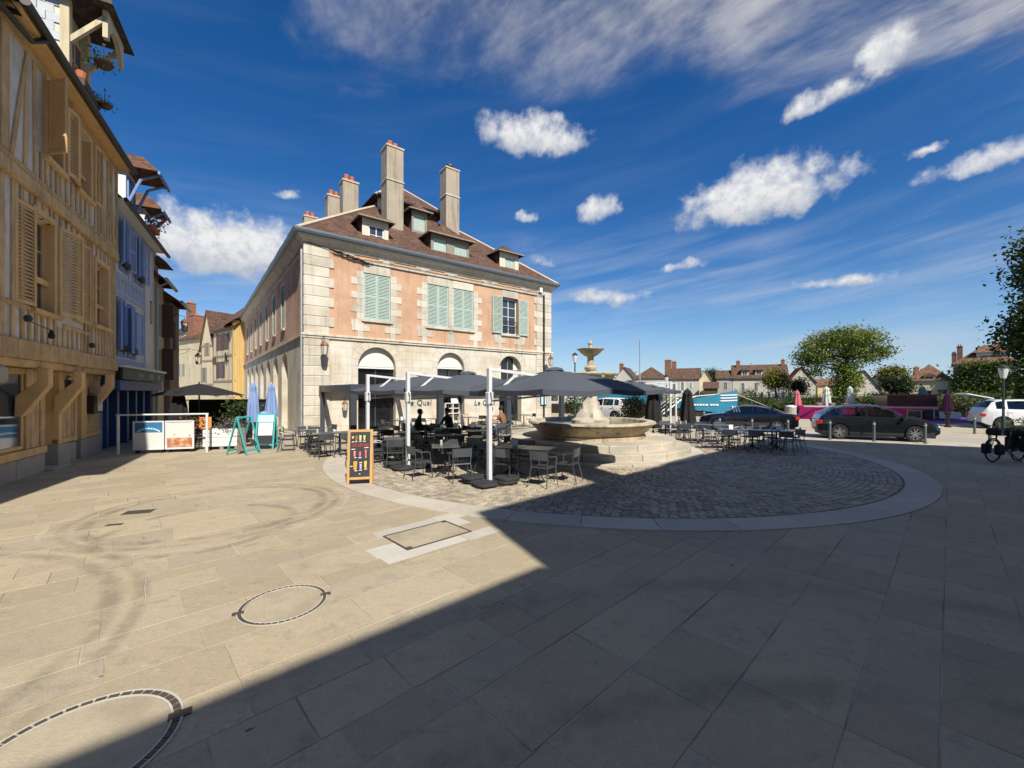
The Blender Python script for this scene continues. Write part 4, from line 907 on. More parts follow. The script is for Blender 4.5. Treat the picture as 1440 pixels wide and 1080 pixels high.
# stone corbel and neighbour pier beside the shop window
gbox(-1.15, -.65, -.40, .3, 2.35, 2.72, 'stone_corbel', M_STONE, .05); gbox(-1.15, -.65, -.34, .3, 2.72, 3.1, 'stone_corbel', M_STONE, .03)
# meter box, menu case, lamp and conduit, little wall spots with their wire
b = MB(); b.tube([(3.2, -.06, 1.9), (3.2, -.06, 2.5), (3.32, -.07, 2.62), (3.5, -.06, 2.6)], .022, 6); b.box(3.12, 3.22, -.1, -.04, 1.75, 1.9).box(3.35, 3.52, -.12, -.03, 2.15, 2.5); b.build('meter_and_conduit', M_GUT, lh)
mc = thing('menu_case', 'black glazed menu case with a lamp above, hung on the boarded pier', 'menu case', L0_ + LD * 5.1 - LNV * -.10, RZL)
MB().box(-.32, .5, -.12, .05, 1.42, 2.02).build('case', M_BLACK, mc, bev=.01); MB().box(.0, .42, -.128, -.121, 1.5, 1.92).build('menu_sheet', M_WHITEP, mc); MB().box(-.2, .15, -.2, .04, 2.08, 2.3).build('lamp', M_GREYW, mc, bev=.02)
for px, z in ((.85, 3.75), (4.95, 3.5)):
    MB().lathe([(0, 0), (.06, .02), (.08, .10), (.05, .16), (0, .17)], 10, c=(px, JT - .16, z)).build('wall_spot', M_GUT, lh, smooth=True)
MB().tube([(.85, JT - .18, 3.78), (1.5, JT - .2, 3.72), (2.0, JT - .2, 3.7)], .012, 4).build('spot_wire', M_BLACK, lh); MB().lathe([(.03, 0), (.07, -.12), (.06, -.2), (0, -.22)], 8, c=(1.95, JT - .2, 3.7)).build('wall_spot', M_BLACK, lh)
# eaves, gutter, roof, slate-hung dormer with an arched hood
beam(X0 - .1, X1 + .1, ZE - .07, ZE + .06, JT - .42, JT - .02, 'eave_board', M_OAKP)
MB().tube([(X0 - .2, JT - .52, ZE + .05), (X1 + .15, JT - .52, ZE - .05)], .09, 10).build('gutter', M_GUT, lh, smooth=True)
MB().tube([(-.3, JT - .52, ZE + .0), (-.5, JT - .3, ZE - .25), (-2.5, JT - .15, ZE - .3)], .06, 8).build('downpipe', M_GUT, lh, smooth=True)
b = MB(); b.add([(X0 - .2, JT - .5, ZE + .05), (X1 + .1, JT - .5, ZE + .05), (X1 + .1, 3.5, ZE + 5.0), (X0 - .2, 3.5, ZE + 5.0), (X1 + .1, 7.5, ZE), (X0 - .2, 7.5, ZE)], [(0, 1, 2, 3), (3, 2, 4, 5), (1, 4, 2), (0, 3, 5)]); b.build('roof', M_DSLATE, lh, uv=True)
DX0, DX1, DY = 2.55, 4.0, -.25
dm = MB().box(DX0, DX1, DY + .1, 3, ZE + .3, ZE + 3.1).build('dormer', M_LIME, lh)
for k in range(12):
    for j in range(5):
        yy = DY + .05 + j * .34 + (.17 if k % 2 else 0); MB().box(DX0 - .03 - .012 * (j % 2), DX0, yy, yy + .33, ZE + .35 + k * .24, ZE + .35 + k * .24 + .235).build('slate', M_SLATE, dm)
for x0, x1 in ((DX0 - .06, DX0 + .16), (DX1 - .16, DX1 + .06)): MB().box(x0, x1, DY - .1, DY + .1, ZE + .1, ZE + 3.1).build('dormer_post', M_CLIME, dm, bev=.01)
cxd = (DX0 + DX1) / 2; rd = (DX1 - DX0) / 2 - .16
pl = [(cxd - rd - .16, ZE + 2.3)] + [(cxd - rd * math.cos(math.pi * k / 12), ZE + 2.3 + rd * math.sin(math.pi * k / 12)) for k in range(13)] + [(cxd + rd + .16, ZE + 2.3), (cxd + rd + .16, ZE + 3.2), (cxd - rd - .16, ZE + 3.2)]
MB().prism(pl, DY - .9, DY - .78).build('dormer_arch', M_CLIME, dm)
for s in (-1, 1): MB().bar((cxd + s * (rd + .1), DY - .06, ZE + 1.9), (cxd + s * (rd + .1), DY - .85, ZE + 2.9), .12, .12).build('hood_brace', M_CLIME, dm)
window(dm, DX0 + .17, ZE + 1.0, DX1 - DX0 - .34, 1.4, DY + .02, M_OAKP, M_GLASS, 2, 2, None, .05, 'dormer_window')
b = MB(); zt = ZE + 3.1; b.add([(DX0 - .35, DY - 1.1, zt), (DX1 + .35, DY - 1.1, zt), (DX1 + .35, 3, zt), (DX0 - .35, 3, zt), (cxd, DY - .7, zt + 1.1), (cxd, 3, zt + 1.1)], [(0, 1, 4), (1, 2, 5, 4), (3, 0, 4, 5), (0, 3, 2, 1)]); b.build('dormer_roof', M_DSLATE, dm, uv=True)
M_GERA = leaf_mat('geranium', (.03, .06, .02), (.10, .14, .04)); M_GERAF = mat('geranium_flower', (.50, .05, .045), .7, .2, 9, 0, rnd=.1)
def basket(loc, r, label, hang=True):
    t_ = thing('flower_basket', label, 'flower basket', loc)
    MB().lathe([(.0, -r * .8), (r * .6, -r * .6), (r, 0), (r * .9, 0), (0, -.05)], 12).build('bowl', M_DWOOD, t_, smooth=True)
    leaf_cloud('leaves', [(0, 0, r * .25, r, r, r * .5, 1)], 160, r * .35, M_GERA, t_, 5, clump=14)
    if hang: MB().tube([(0, 0, 0), (0, 0, r * 2.6)], .012, 4).build('hanger', M_BLACK, t_)
def lhp(x, y, z): return L0_ + LD * x - LNV * y + Vector((0, 0, z))
basket(lhp(DX0 + .35, DY - .72, ZE + 1.72), .24, 'hanging flower basket under the arched dormer hood')
basket(lhp(DX1 - .2, DY - .5, ZE + .95), .20, 'dark flower bowl hooked below the arched dormer window')
MB().box(DX0 + .1, DX1 - .1, DY - .38, DY - .12, ZE + .75, ZE + 1.0).build('window_box', M_DWOOD, dm, bev=.02)
MB().lathe([(.10, 0), (.14, .22), (.16, .24), (0, .2)], 12, c=(DX0 + .3, DY - .25, ZE + 1.0)).build('flower_pot', M_POT, dm)
# the upper storeys are a touch narrower than the ground floor they overhang
def squeeze(o):
    me = o.data
    if me.users > 1: return
    for v in me.vertices: v.co.x = v.co.x * .92 - 1.05
    me.update()
for o in [c for c in bpy.data.objects if c.parent is lh and c.type == 'MESH']:
    if o.name.startswith(('dormer', 'jetty_bracket', 'stone_corbel', 'house_core', 'downpipe')): continue
    if min(v.co.z for v in o.data.vertices) > 2.7:
        squeeze(o)
        for c in o.children: squeeze(c)
# the house before it, mostly out of the picture
nb = thing('neighbour_house', 'grey plastered house with old tiled roof adjoining the ochre timbered house', 'house', L0_, RZL)
MB().box(-9, -1.2, JT + .02, 7, 0, ZE - .2).build('wall', M_LIME, nb); b = MB(); b.add([(-9.2, -.8, ZE - .2), (-1.2, -.8, ZE - .2), (-1.2, 3.5, ZE + 5.4), (-9.2, 3.5, ZE + 5.4), (-1.2, 7.5, ZE - .2), (-9.2, 7.5, ZE - .2)], [(0, 1, 2, 3), (3, 2, 4, 5), (1, 4, 2), (0, 3, 5)]); b.build('roof', M_DSLATE, nb, uv=True)

# ---------------- the blue house
bh = thing('blue_shop_house', 'white house with blue timbers and shutters above a dark blue shopfront', 'house', L0_, RZL)
B0, B1, BE = 6.3, 13.1, 9.25; BY = -.12
bw = [(7.75, 8.5, 7.15, 8.85), (9.8, 10.6, 7.1, 8.8), (7.45, 8.15, 3.75, 5.65), (8.75, 9.5, 3.75, 5.6)]
b = MB(); holewall(b, B0, B1, 3.2, BE, [(*q, False) for q in bw], .2, BY); b.build('upper_wall', M_WLIME, bh)
MB().box(B0, B1, .45, 7, 0, BE).build('house_core', M_WLIME, bh)
MB().box(B1 - .3, B1, BY, .5, 3.2, BE).build('end_wall', M_WLIME, bh)
for x0, x1, z0, z1 in bw:
    window(bh, x0, z0, x1 - x0, z1 - z0, BY + .12, M_BLUEW, M_GLASS, 2, 3)
    for nm, q in (('window_post', (x0 - .1, x0, z0 - .1, z1 + .1)), ('window_post', (x1, x1 + .1, z0 - .1, z1 + .1)), ('window_head', (x0 - .1, x1 + .1, z1 + .101, z1 + .2)), ('window_sill', (x0 - .15, x1 + .15, z0 - .2, z0 - .101))):
        MB().box(q[0], q[1], BY - .05, BY + .1, q[2], q[3]).build(nm, M_BLUEW, bh)
    X = Matrix.Translation((x1 + .1, BY - .06, 0)) @ Matrix.Rotation(-R(10), 4, 'Z'); shutter(bh, 0, z0, .6, z1 - z0, -.03, M_BLUEP, X, 2, .08)
    X = Matrix.Translation((x0 - .1, BY - .06, 0)) @ Matrix.Rotation(R(25), 4, 'Z') @ Matrix.Scale(-1, 4, (1, 0, 0)); shutter(bh, 0, z0, .5, z1 - z0, -.03, M_BLUEP, X, 2, .08)
    MB().box(x0, x1, BY - .16, BY - .02, z0, z0 + .22).build('window_box', M_BLACK, bh)
for z0 in (3.25, 5.95, 6.6, BE - .25): MB().box(B0, 11.2 if z0 < 9 else B1, BY - .045, BY + .05, z0, z0 + .2).build('beam', M_BTIM, bh, bev=.01)
for i in range(15):
    x = 7.1 + i * .28; MB().box(x, x + .1, BY - .03, BY + .05, 6.15, 6.6).build('stud', M_BTIM, bh)
    if i % 2 == 0 and not any(q[0] - .2 < x < q[1] + .2 for q in bw[:2]): MB().box(x, x + .1, BY - .03, BY + .05, 6.8, BE - .25).build('stud', M_BTIM, bh)
MB().box(11.1, 11.22, BY - .035, BY + .05, 3.45, BE - .25).build('stud', M_BTIM, bh)
window(bh, 12.2, 5.5, .35, 1.1, BY - .01, M_DWOOD, M_GLASS, 1, 2)
# shopfront: fascia board, panelled posts, doors
MB().box(B0 + .05, B1 - .2, -.62, .4, 3.06, 3.16).build('fascia_ledge', M_WHITEP, bh, bev=.01); MB().prism([(0, 0)] * 0 or [(B0 + .1, 2.62), (B1 - .3, 2.62), (B1 - .3, 3.05), (B0 + .1, 3.05)], -.55, -.48).build('sign_board', M_GREENS, bh)
MB().box(B0 + .1, B1 - .3, -.46, .4, 2.2, 2.6).build('fascia_soffit', M_DBLUE, bh, bev=.02)
for k in range(3): MB().box(8.3 + k * 1.55, 8.3 + k * 1.55 + (.9 if k < 2 else .5), -.556, -.551, 2.72, 2.93).build('sign_marks', mat('faded_sign_lettering', (.16, .30, .25), .7, .5, 30, 0), bh)
MB().box(6.22, B1 - .25, .305, .44, 0, 2.2).build('shopfront_wall', M_DBLUE, bh)
for k, (x0, x1) in enumerate(((6.15, 6.3), (7.2, 7.35), (7.95, 8.2), (9.2, 9.42), (10.4, 10.62), (11.6, 11.82), (12.9, 13.4))): MB().box(x0, x1, .0 if k > 1 else .1, .3, 0, 2.2).build('pilaster', M_DBLUE, bh, bev=.015)
for x0, x1 in ((8.2, 9.2), (9.42, 10.4), (10.62, 11.6), (11.82, 12.9)):
    MB().box(x0 + .03, x1 - .03, .2, .28, .08, .85).build('stall_riser_panel', M_DBLUE, bh, bev=.02); MB().box(x0 + .03, x1 - .03, .22, .27, .95, 2.1).build('shop_shutter_panel', M_DBLUE, bh, bev=.02)
MB().box(6.35, 7.15, .2, .28, .05, 2.1).build('blue_door', M_BLUEW, bh, bev=.02); MB().box(6.55, 6.8, .19, .198, 1.45, 1.85).build('door_notice', M_WHITEP, bh)
MB().box(B0, B1, BY - .45, BY + .05, BE - .05, BE + .04).build('eave_board', M_WHITEP, bh); MB().tube([(B0 + .1, BY - .5, BE + .05), (B1 + .3, BY - .5, BE - .1)], .08, 8).build('gutter', M_GUT, bh, smooth=True)
b = MB(); b.add([(B0, BY - .45, BE + .05), (B1 + .2, BY - .45, BE + .05), (B1 + .2, 3.5, BE + 4.3), (B0, 3.5, BE + 4.3), (B1 + .2, 7.3, BE), (B0, 7.3, BE)], [(0, 1, 2, 3), (3, 2, 4, 5), (1, 4, 2), (0, 3, 5)]); b.build('roof', M_DSLATE, bh, uv=True)
def hood_dormer(par, x0, x1, ye, z0, z1, m, ov=1.0):
    o = MB().box(x0, x1, ye + .1, ye + 3, z0, z1).build('dormer', m, par); window(o, x0 + .12, z0 + .35, x1 - x0 - .24, z1 - z0 - .6, ye + .04, M_BLUEW, M_GLASS, 2, 2, None, .05, 'dormer_window')
    cx = (x0 + x1) / 2; b = MB(); b.add([(x0 - .3, ye - ov, z1), (x1 + .3, ye - ov, z1), (x1 + .3, ye + 3, z1), (x0 - .3, ye + 3, z1), (cx, ye - ov + .7, z1 + .85), (cx, ye + 3, z1 + .85)], [(0, 1, 4), (1, 2, 5, 4), (3, 0, 4, 5), (0, 3, 2, 1)]); b.build('dormer_roof', M_TILE2, o, uv=True)
    for s in (x0 + .06, x1 - .06): MB().tube([(s, ye + .05, z0 + .5), (s, ye - ov * .35, z1 - .35), (s, ye - ov * .9, z1 - .04)], .055, 6).build('hood_brace', M_BLUEW, o)
    b = MB(); b.bar((x0 - .3, ye - ov, z1 - .05), (x1 + .3, ye - ov, z1 - .05), .08, .12); b.build('hood_board', M_BLUEW, o)
hood_dormer(bh, 8.3, 9.5, BY - .15, BE + .1, BE + 2.0, M_WLIME); hood_dormer(bh, 11.3, 12.3, BY - .1, BE + .1, BE + 1.5, M_WLIME, .6)
def lhp2(x, y, z): return L0_ + LD * x - LNV * y + Vector((0, 0, z))
t_ = thing('geranium_box', 'box of red geraniums under the blue house dormer', 'flower box', lhp2(10.4, BY - .5, BE + .15), RZL)
MB().box(-.4, .4, -.14, .14, 0, .22).build('box', M_POT, t_); leaf_cloud('leaves', [(0, 0, .38, .45, .2, .22, 1)], 240, .09, M_GERA, t_, 3, clump=18); leaf_cloud('flowers', [(0, -.05, .45, .42, .2, .2, 1)], 110, .09, M_GERAF, t_, 9, clump=18)
# ---------------- cream house further up, and the brown one after it, darkened for deep shade
def row_house(name, label, x0, x1, y, eave, m, rm, wins, wm, rise=3.6, tim=None):
    h_ = thing(name, label, 'house', L0_, RZL)
    b = MB(); holewall(b, x0, x1, 0, eave, [(*q, False) for q in wins], .2, y); b.build('wall', m, h_); MB().box(x0, x1, y + .4, 7, 0, eave).build('house_core', m, h_); MB().box(x0, x0 + .25, y + .01, y + .4, 0, eave).build('end_wall', m, h_)
    for a, c, e, f in wins: window(h_, a, e, c - a, f - e, y + .12, wm, M_GLASS, 2, 3)
    b = MB(); b.add([(x0 - .2, y - .5, eave), (x1 + .1, y - .5, eave), (x1 + .1, 3.5, eave + rise), (x0 - .2, 3.5, eave + rise), (x1 + .1, 7.3, eave), (x0 - .2, 7.3, eave)], [(0, 1, 2, 3), (3, 2, 4, 5), (1, 4, 2), (0, 3, 5)]); b.build('roof', rm, h_, uv=True)
    MB().tube([(x0 - .2, y - .55, eave), (x1, y - .55, eave - .1)], .08, 8).build('gutter', M_VERD, h_, smooth=True)
    return h_
ch = row_house('cream_house', 'cream plastered house with verdigris gutter and downpipe beside the blue house', 13.12, 15.4, -.05, 7.9, M_CLIME, M_TILE2, [(13.9, 14.7, 5.2, 6.8), (13.9, 14.7, 2.9, 4.4)], M_DWOOD)
MB().tube([(13.4, -.6, 7.85), (13.4, -.15, 7.5), (13.4, -.15, 0)], .07, 8).build('downpipe', M_VERD, ch, smooth=True)
for z0, z1 in ((5.1, 6.9), (2.8, 4.5)): MB().cbox((14.9, -.3, (z0 + z1) / 2), (.05, .5, z1 - z0)).build('shutter', M_DWOOD, ch)
o = MB().box(13.8, 14.9, .1, 2.5, 7.9, 8.9).build('dormer', M_CLIME, ch); b = MB(); b.add([(13.5, -.5, 8.9), (15.3, -.5, 8.9), (15.3, 2.5, 8.9), (13.5, 2.5, 8.9), (14.4, .2, 9.6), (14.4, 2.5, 9.6)], [(0, 1, 4), (1, 2, 5, 4), (3, 0, 4, 5), (0, 3, 2, 1)]); b.build('dormer_roof', M_TILE2, o, uv=True)
dk = row_house('shade_dark_timber_house', 'brown timbered house past the cream house, wall colour darkened for deep shade', 15.45, 17.9, -.30, 7.2, mat('shade_darkened_brown_wall', (.20, .16, .12), .9, .25, 2, .4, 30, streak=.3), M_TILE2, [(16.2, 16.9, 4.6, 6.2)], M_OAK, 3.2)  # brown wall; deep street shade is put into its dark colour
# wall lamp on the cream house and the street lantern on its arm
lantern(lhp2(15.1, -.1, 5.9), RZL, 'bracket lantern with copper hood on the cream house', .9); lantern(lhp2(17.3, -.32, 4.2), RZL, 'black bracket lantern on the brown timbered house', 1.0)

# ---------------- generic house, front towards -y
def house(name, label, loc, rz, w, d_, eave, rise, roof, wm, rm, wins=(), chims=(), frm=None, shut=None, ov=.3, group=None, z0=-1.0, cat='house', dormers=(), gm_=None):
    h_ = thing(name, label, cat, loc, rz, group); frm = frm or M_WHITEP; gl = gm_ or M_GLASS
    b = MB(); b.box(0, w, 0, d_, z0, eave)
    if roof == 'gable_y': b.add([(0, 0, eave), (w, 0, eave), (w / 2, 0, eave + rise), (0, d_, eave), (w, d_, eave), (w / 2, d_, eave + rise)], [(0, 1, 2), (5, 4, 3)])
    if roof == 'gable_x': b.add([(0, 0, eave), (0, d_, eave), (0, d_ / 2, eave + rise), (w, 0, eave), (w, d_, eave), (w, d_ / 2, eave + rise)], [(0, 1, 2), (5, 4, 3)])
    b.build('wall', wm, h_); e = eave + .02; th = .14; b = MB()
    if roof == 'hip':
        k = min(w, d_) / 2; rA, rB = ((k, d_ / 2), (w - k, d_ / 2)) if w >= d_ else ((w / 2, k), (w / 2, d_ - k))
        c = [(-ov, -ov, e), (w + ov, -ov, e), (w + ov, d_ + ov, e), (-ov, d_ + ov, e), (*rA, e + rise), (*rB, e + rise)]
        b.add(c, [(0, 1, 5, 4), (2, 3, 4, 5), (3, 0, 4), (1, 2, 5), (3, 2, 1, 0)] if w >= d_ else [(0, 1, 4), (1, 2, 5, 4), (2, 3, 5), (3, 0, 4, 5), (3, 2, 1, 0)])
    elif roof == 'gable_x':
        s = rise / (d_ / 2); b.add([(-ov, -ov, e - ov * s), (w + ov, -ov, e - ov * s), (w + ov, d_ / 2, e + rise), (-ov, d_ / 2, e + rise), (w + ov, d_ + ov, e - ov * s), (-ov, d_ + ov, e - ov * s)] , [(0, 1, 2, 3), (3, 2, 4, 5)])
        b.add([(x, y, z - th) for x, y, z in b.v[:6]], [(3, 2, 1, 0), (5, 4, 2, 3)]); b.f += [(0, 6, 7, 1), (0, 3, 9, 6), (3, 5, 11, 9), (1, 7, 8, 2), (2, 8, 10, 4), (5, 4, 10, 11)]
    else:
        s = rise / (w / 2); b.add([(-ov, -ov, e - ov * s), (w / 2, -ov, e + rise), (w / 2, d_ + ov, e + rise), (-ov, d_ + ov, e - ov * s), (w + ov, -ov, e - ov * s), (w + ov, d_ + ov, e - ov * s)], [(0, 1, 2, 3), (1, 4, 5, 2)])
        b.add([(x, y, z - th) for x, y, z in b.v[:6]], [(3, 2, 1, 0), (2, 5, 4, 1)]); b.f += [(0, 6, 7, 1), (1, 7, 10, 4), (0, 3, 9, 6), (4, 10, 11, 5), (3, 2, 8, 9), (2, 5, 11, 8)]
    ro = b.build('roof', rm, h_, uv=True)
    for (x, z, ww, hh, *st) in wins:
        window(h_, x, z, ww, hh, -.05, frm, gl, 2, 2, None, .06)
        if shut and not st: 
            for sx in (x - ww * .5 - .02, x + ww + .02): MB().box(sx, sx + ww * .5, -.07, -.02, z, z + hh).build('shutter', shut, h_)
    for (x, y, s, zt, m_) in chims:
        c = MB().box(x - s / 2, x + s / 2, y - s / 2, y + s / 2, eave, zt).build('chimney', m_, ro); MB().box(x - s / 2 - .06, x + s / 2 + .06, y - s / 2 - .06, y + s / 2 + .06, zt, zt + .12).build('chimney_cap', m_, ro)
        for q in (-.2, .2): MB().lathe([(.12, .1), (.10, .5), (0, .5)], 8, c=(x + q * s, y, zt)).build('chimney_pot', M_POT, ro)
    for (x, z, ww, hh) in dormers:
        s = rise / (d_ / 2); yf = (z - eave) / s + .1
        o = MB().box(x, x + ww, yf, yf + 2.2, z, z + hh).build('dormer', wm, h_); window(o, x + .12, z + .1, ww - .24, hh - .25, yf - .05, frm, gl, 2, 1, None, .05, 'dormer_window')
        b = MB(); b.add([(x - .2, yf - .3, z + hh), (x + ww + .2, yf - .3, z + hh), (x + ww + .2, yf + 2.4, z + hh), (x - .2, yf + 2.4, z + hh), (x + ww / 2, yf + .3, z + hh + ww * .42), (x + ww / 2, yf + 2.4, z + hh + ww * .42)], [(0, 1, 4), (1, 2, 5, 4), (3, 0, 4, 5), (0, 3, 2, 1)]); b.build('dormer_roof', rm, o, uv=True)
    return h_
# ---------------- houses closing the street
def facing(pa, pb): return pa, math.atan2(pb.y - pa.y, pb.x - pa.x), (pb - pa).length
ye = A0 + VV * 29.6 - UU * 1.0; p0, rz, w = facing(A0 + VV * 36.2 - UU * 1.2, ye)
yh = house('mustard_house', 'narrow mustard yellow house past the end of the corner building', p0, rz, w, 6, 9.6, 2.2, 'gable_x', M_YEL, M_TILE2, [(1.2, 5.6, .8, 1.6), (4.2, 5.6, .8, 1.6), (1.2, 2.8, .8, 1.6), (4.2, 2.8, .8, 1.6)], (), M_WHITEP, M_OAKP, .6)
b = MB(); b.box(3.9, 5.3, -.5, -.46, 5.5, 6.3).box(3.9, 5.3, -.5, 0, 5.4, 5.5); b.build('balcony', M_BLACK, yh)
MB().box(0, w, -.012, .0, 0, 9.5).build('front_face', M_YEL, yh); b = MB(); b.add([(w, -.6, 9.5), (w, 6, 9.5), (w, 2.6, 12.0)], [(0, 1, 2)])
gable = MB(); gable.box(w - .02, w + .3, 0, 6, 0, 9.55); gable.build('end_wall', M_YEL, yh)
pa, pb = at(300, 560, 46), at(331, 560, 42.5); pa.z = pb.z = 0; p0, rz, w = facing(pa, pb); p0 = Vector((pa.x, pa.y, 0))
gh = house('grey_timbered_house', 'grey half-timbered house with burgundy shutters at the end of the street', p0, rz, w, 7, 9.2, 3.2, 'gable_x', M_CLIME, M_TILE, [(1.5, 6.7, .8, 1.6), (3.2, 6.7, .8, 1.6), (1.6, 3.7, 1.1, 1.7), (.2, 5.2, .5, .8)], (), M_DWOOD, M_BURG, .3)
for z in (3.2, 5.9, 8.6): MB().box(0, w, -.05, .05, z, z + .2).build('beam', M_GREYW, gh)
for x in (.1, .9, 1.25, 2.6, 4.3, w - .2): MB().box(x, x + .14, -.04, .05, 3.4, 8.6).build('stud', M_GREYW, gh)
pa, pb = at(283, 560, 47.5), at(301, 560, 46.2); pa.z = pb.z = 0; p0, rz, w = facing(pa, pb)
gg = house('gabled_timber_house', 'pale gabled timber house with small grey shutters at the end of the street', pa, rz, w, 8, 7.4, 4.0, 'gable_y', M_CLIME, M_TILE, [(.35, 3.3, .6, 1.6), (.95 + .1, 6.3, .5, 1.4)], (), M_GREYW, M_GREYW, .2)
for z in (2.9, 5.6, 7.3): MB().box(0, w, -.05, .05, z, z + .18).build('beam', M_GREYW, gg)
for x in (.05, w - .2): MB().box(x, x + .15, -.04, .05, 3.1, 7.3).build('stud', M_GREYW, gg)
pa, pb = at(252, 560, 60), at(285, 560, 56); pa.z = pb.z = 0; p0, rz, w = facing(pa, pb)
wh = house('quoined_house', 'tall cream house with white quoins under a big brick chimney', pa, rz, w, 8, 9.8, 3.0, 'gable_x', M_CLIME, M_TILE, [(.6, 4.5, .8, 1.7)], ((w * .2, .9, .9, 14.9, M_BRICK), (w * .45, .9, 1.3, 12.9, M_BRICK)), M_WHITEP, M_GREYW, .3)
for k in range(14): MB().box(w * .45, w * .45 + (.5 if k % 2 else .35), -.04, .05, 1 + k * .62, 1.58 + k * .62).build('quoin', M_QUOIN, wh)
pa, pb = at(236, 560, 66), at(256, 560, 62); pa.z = pb.z = 0; p0, rz, w = facing(pa, pb)
house('slate_house', 'distant grey house with slate roof glimpsed between the street fronts', pa, rz, w, 8, 11, 3.5, 'gable_x', M_WLIME, M_DSLATE, [(.8, 7, .8, 1.6)], (), M_WHITEP, None, .3)
# ---------------- the buildings behind the photographer that shade the square
kS = 1 / math.tan(SUN_EL); TS = Vector((-SUN_TO.x, -SUN_TO.y, 0))
def eave_of(sh, h_): return Vector((sh[0], sh[1], 0)) - TS * (h_ * kS)
def block(name, label, poly, h_, m, rm, ov=.0):
    t_ = thing(name, label, 'building', (poly[0].x, poly[0].y, 0)); o = poly[0]
    P_ = [(q.x - o.x, q.y - o.y) for q in poly]; MB().flat(P_, 0, h_).build('wall', m, t_)
    cx = sum(q[0] for q in P_) / len(P_); cy = sum(q[1] for q in P_) / len(P_); n = len(P_)
    b = MB(); b.add([(x, y, h_ + .03) for x, y in P_] + [(x + (cx - x) * .55, y + (cy - y) * .55, h_ + 2.2) for x, y in P_], [(k, (k + 1) % n, n + (k + 1) % n, n + k) for k in range(n)] + [tuple(range(n, 2 * n))]); b.build('roof', rm, t_, uv=True)
    # windows along the first side
    d_ = Vector((P_[1][0] - P_[0][0], P_[1][1] - P_[0][1], 0)); L_ = d_.length; X = Matrix.Rotation(math.atan2(d_.y, d_.x), 4, 'Z')
    return t_, X, L_
HB = 12.0
c1, c2, c3 = eave_of((-.63, 7.29), HB), eave_of((12.05, 19.2), HB), eave_of((21.5, 14.2), HB)
fd = (c2 - c1).normalized(); back = Vector((fd.y, -fd.x, 0))
tb, X, L_ = block('quayside_building', 'tall plastered building on the shaded side of the square', [c1 , c2, c3, c3 - fd * 3 + back * 6, c1 + back * 14], HB, M_CLIME, M_TILE)
Xm = X @ Matrix(((-1, 0, 0, 0), (0, -1, 0, 0), (0, 0, 1, 0), (0, 0, 0, 1)))
for k in range(5):
    for z in (1.0, 4.6, 8.2): window(tb, -L_ + 1.6 + k * 3.1, z, 1.2, 2.1, -.05, M_WHITEP, M_GLASS, 2, 4, Xm)
q = c1 + fd * 3.98 + back * .5; qs = []
MB().cbox((q.x - c1.x, q.y - c1.y, HB + 1.35), (1.0, .7, 3.3), math.atan2(fd.y, fd.x)).build('chimney', M_CHIM, tb)
HA = HB - 2.3 / kS
d1, d2 = eave_of((-9.4, -3.65), HA), eave_of((.36, 5.07), HA)
tb2, X, L_ = block('shaded_townhouse', 'lower plastered townhouse adjoining the tall building', [d1, c1 + (d2 - c1) * .98, c1 + back * 13.9, d1 + back * 12], HA, M_LIME, M_TILE)
Xm = X @ Matrix(((-1, 0, 0, 0), (0, -1, 0, 0), (0, 0, 1, 0), (0, 0, 0, 1)))
for k in range(4):
    for z in (1.0, 4.4): window(tb2, -L_ + 1.2 + k * 3.0, z, 1.1, 2.0, -.05, M_WHITEP, M_GLASS, 2, 4, Xm)
# ================================================================== pergola against the front
M_ALU = mat('white_lacquered_aluminium', (.60, .62, .64), .4, .04, 3, 0, 30, spec=.5)
M_CANV = mat('slate_grey_canvas', (.065, .075, .093), .9, .10, 1.4, .15, 120)
M_BCANV = mat('black_canvas', (.014, .014, .015), .9, .2, 2, .15, 100)
M_LBLUE = mat('periwinkle_canvas', (.20, .29, .52), .9, .12, 2, .15, 100)
M_CONC = mat('black_ballast_slab', (.03, .031, .034), .75, .25, 4, .3, 40)
pg = thing('pergola', 'anthracite metal pergola frame standing against the stone front', 'pergola', A0, RZM)
PX0, PD, PLN, PZ = FX(448) + .1, -5.15, 11.4, 2.45
for x in [PX0 + 3.8 * k for k in range(4)]: MB().box(x - .12, x + .12, PD - .12, PD + .12, 0, PZ - .31).build('post', M_ANTH, pg, bev=.008)
for x in (PX0, PX0 + PLN): MB().box(x - .09, x + .09, -.42, -.24, 0, PZ - .31).build('post', M_ANTH, pg, bev=.008)
MB().box(PX0 - .13, PX0 + PLN + .13, PD - .13, PD + .10, PZ - .308, PZ).build('front_beam', M_ANTH, pg, bev=.008); MB().box(PX0 - .13, PX0 + PLN + .13, -.43, -.2, PZ - .308, PZ).build('wall_beam', M_ANTH, pg, bev=.008)
for k in range(4): x = PX0 + 3.8 * k; MB().box(x - .10, x + .10, PD + .102, -.432, PZ - .306, PZ - .004).build('side_beam', M_ANTH, pg)

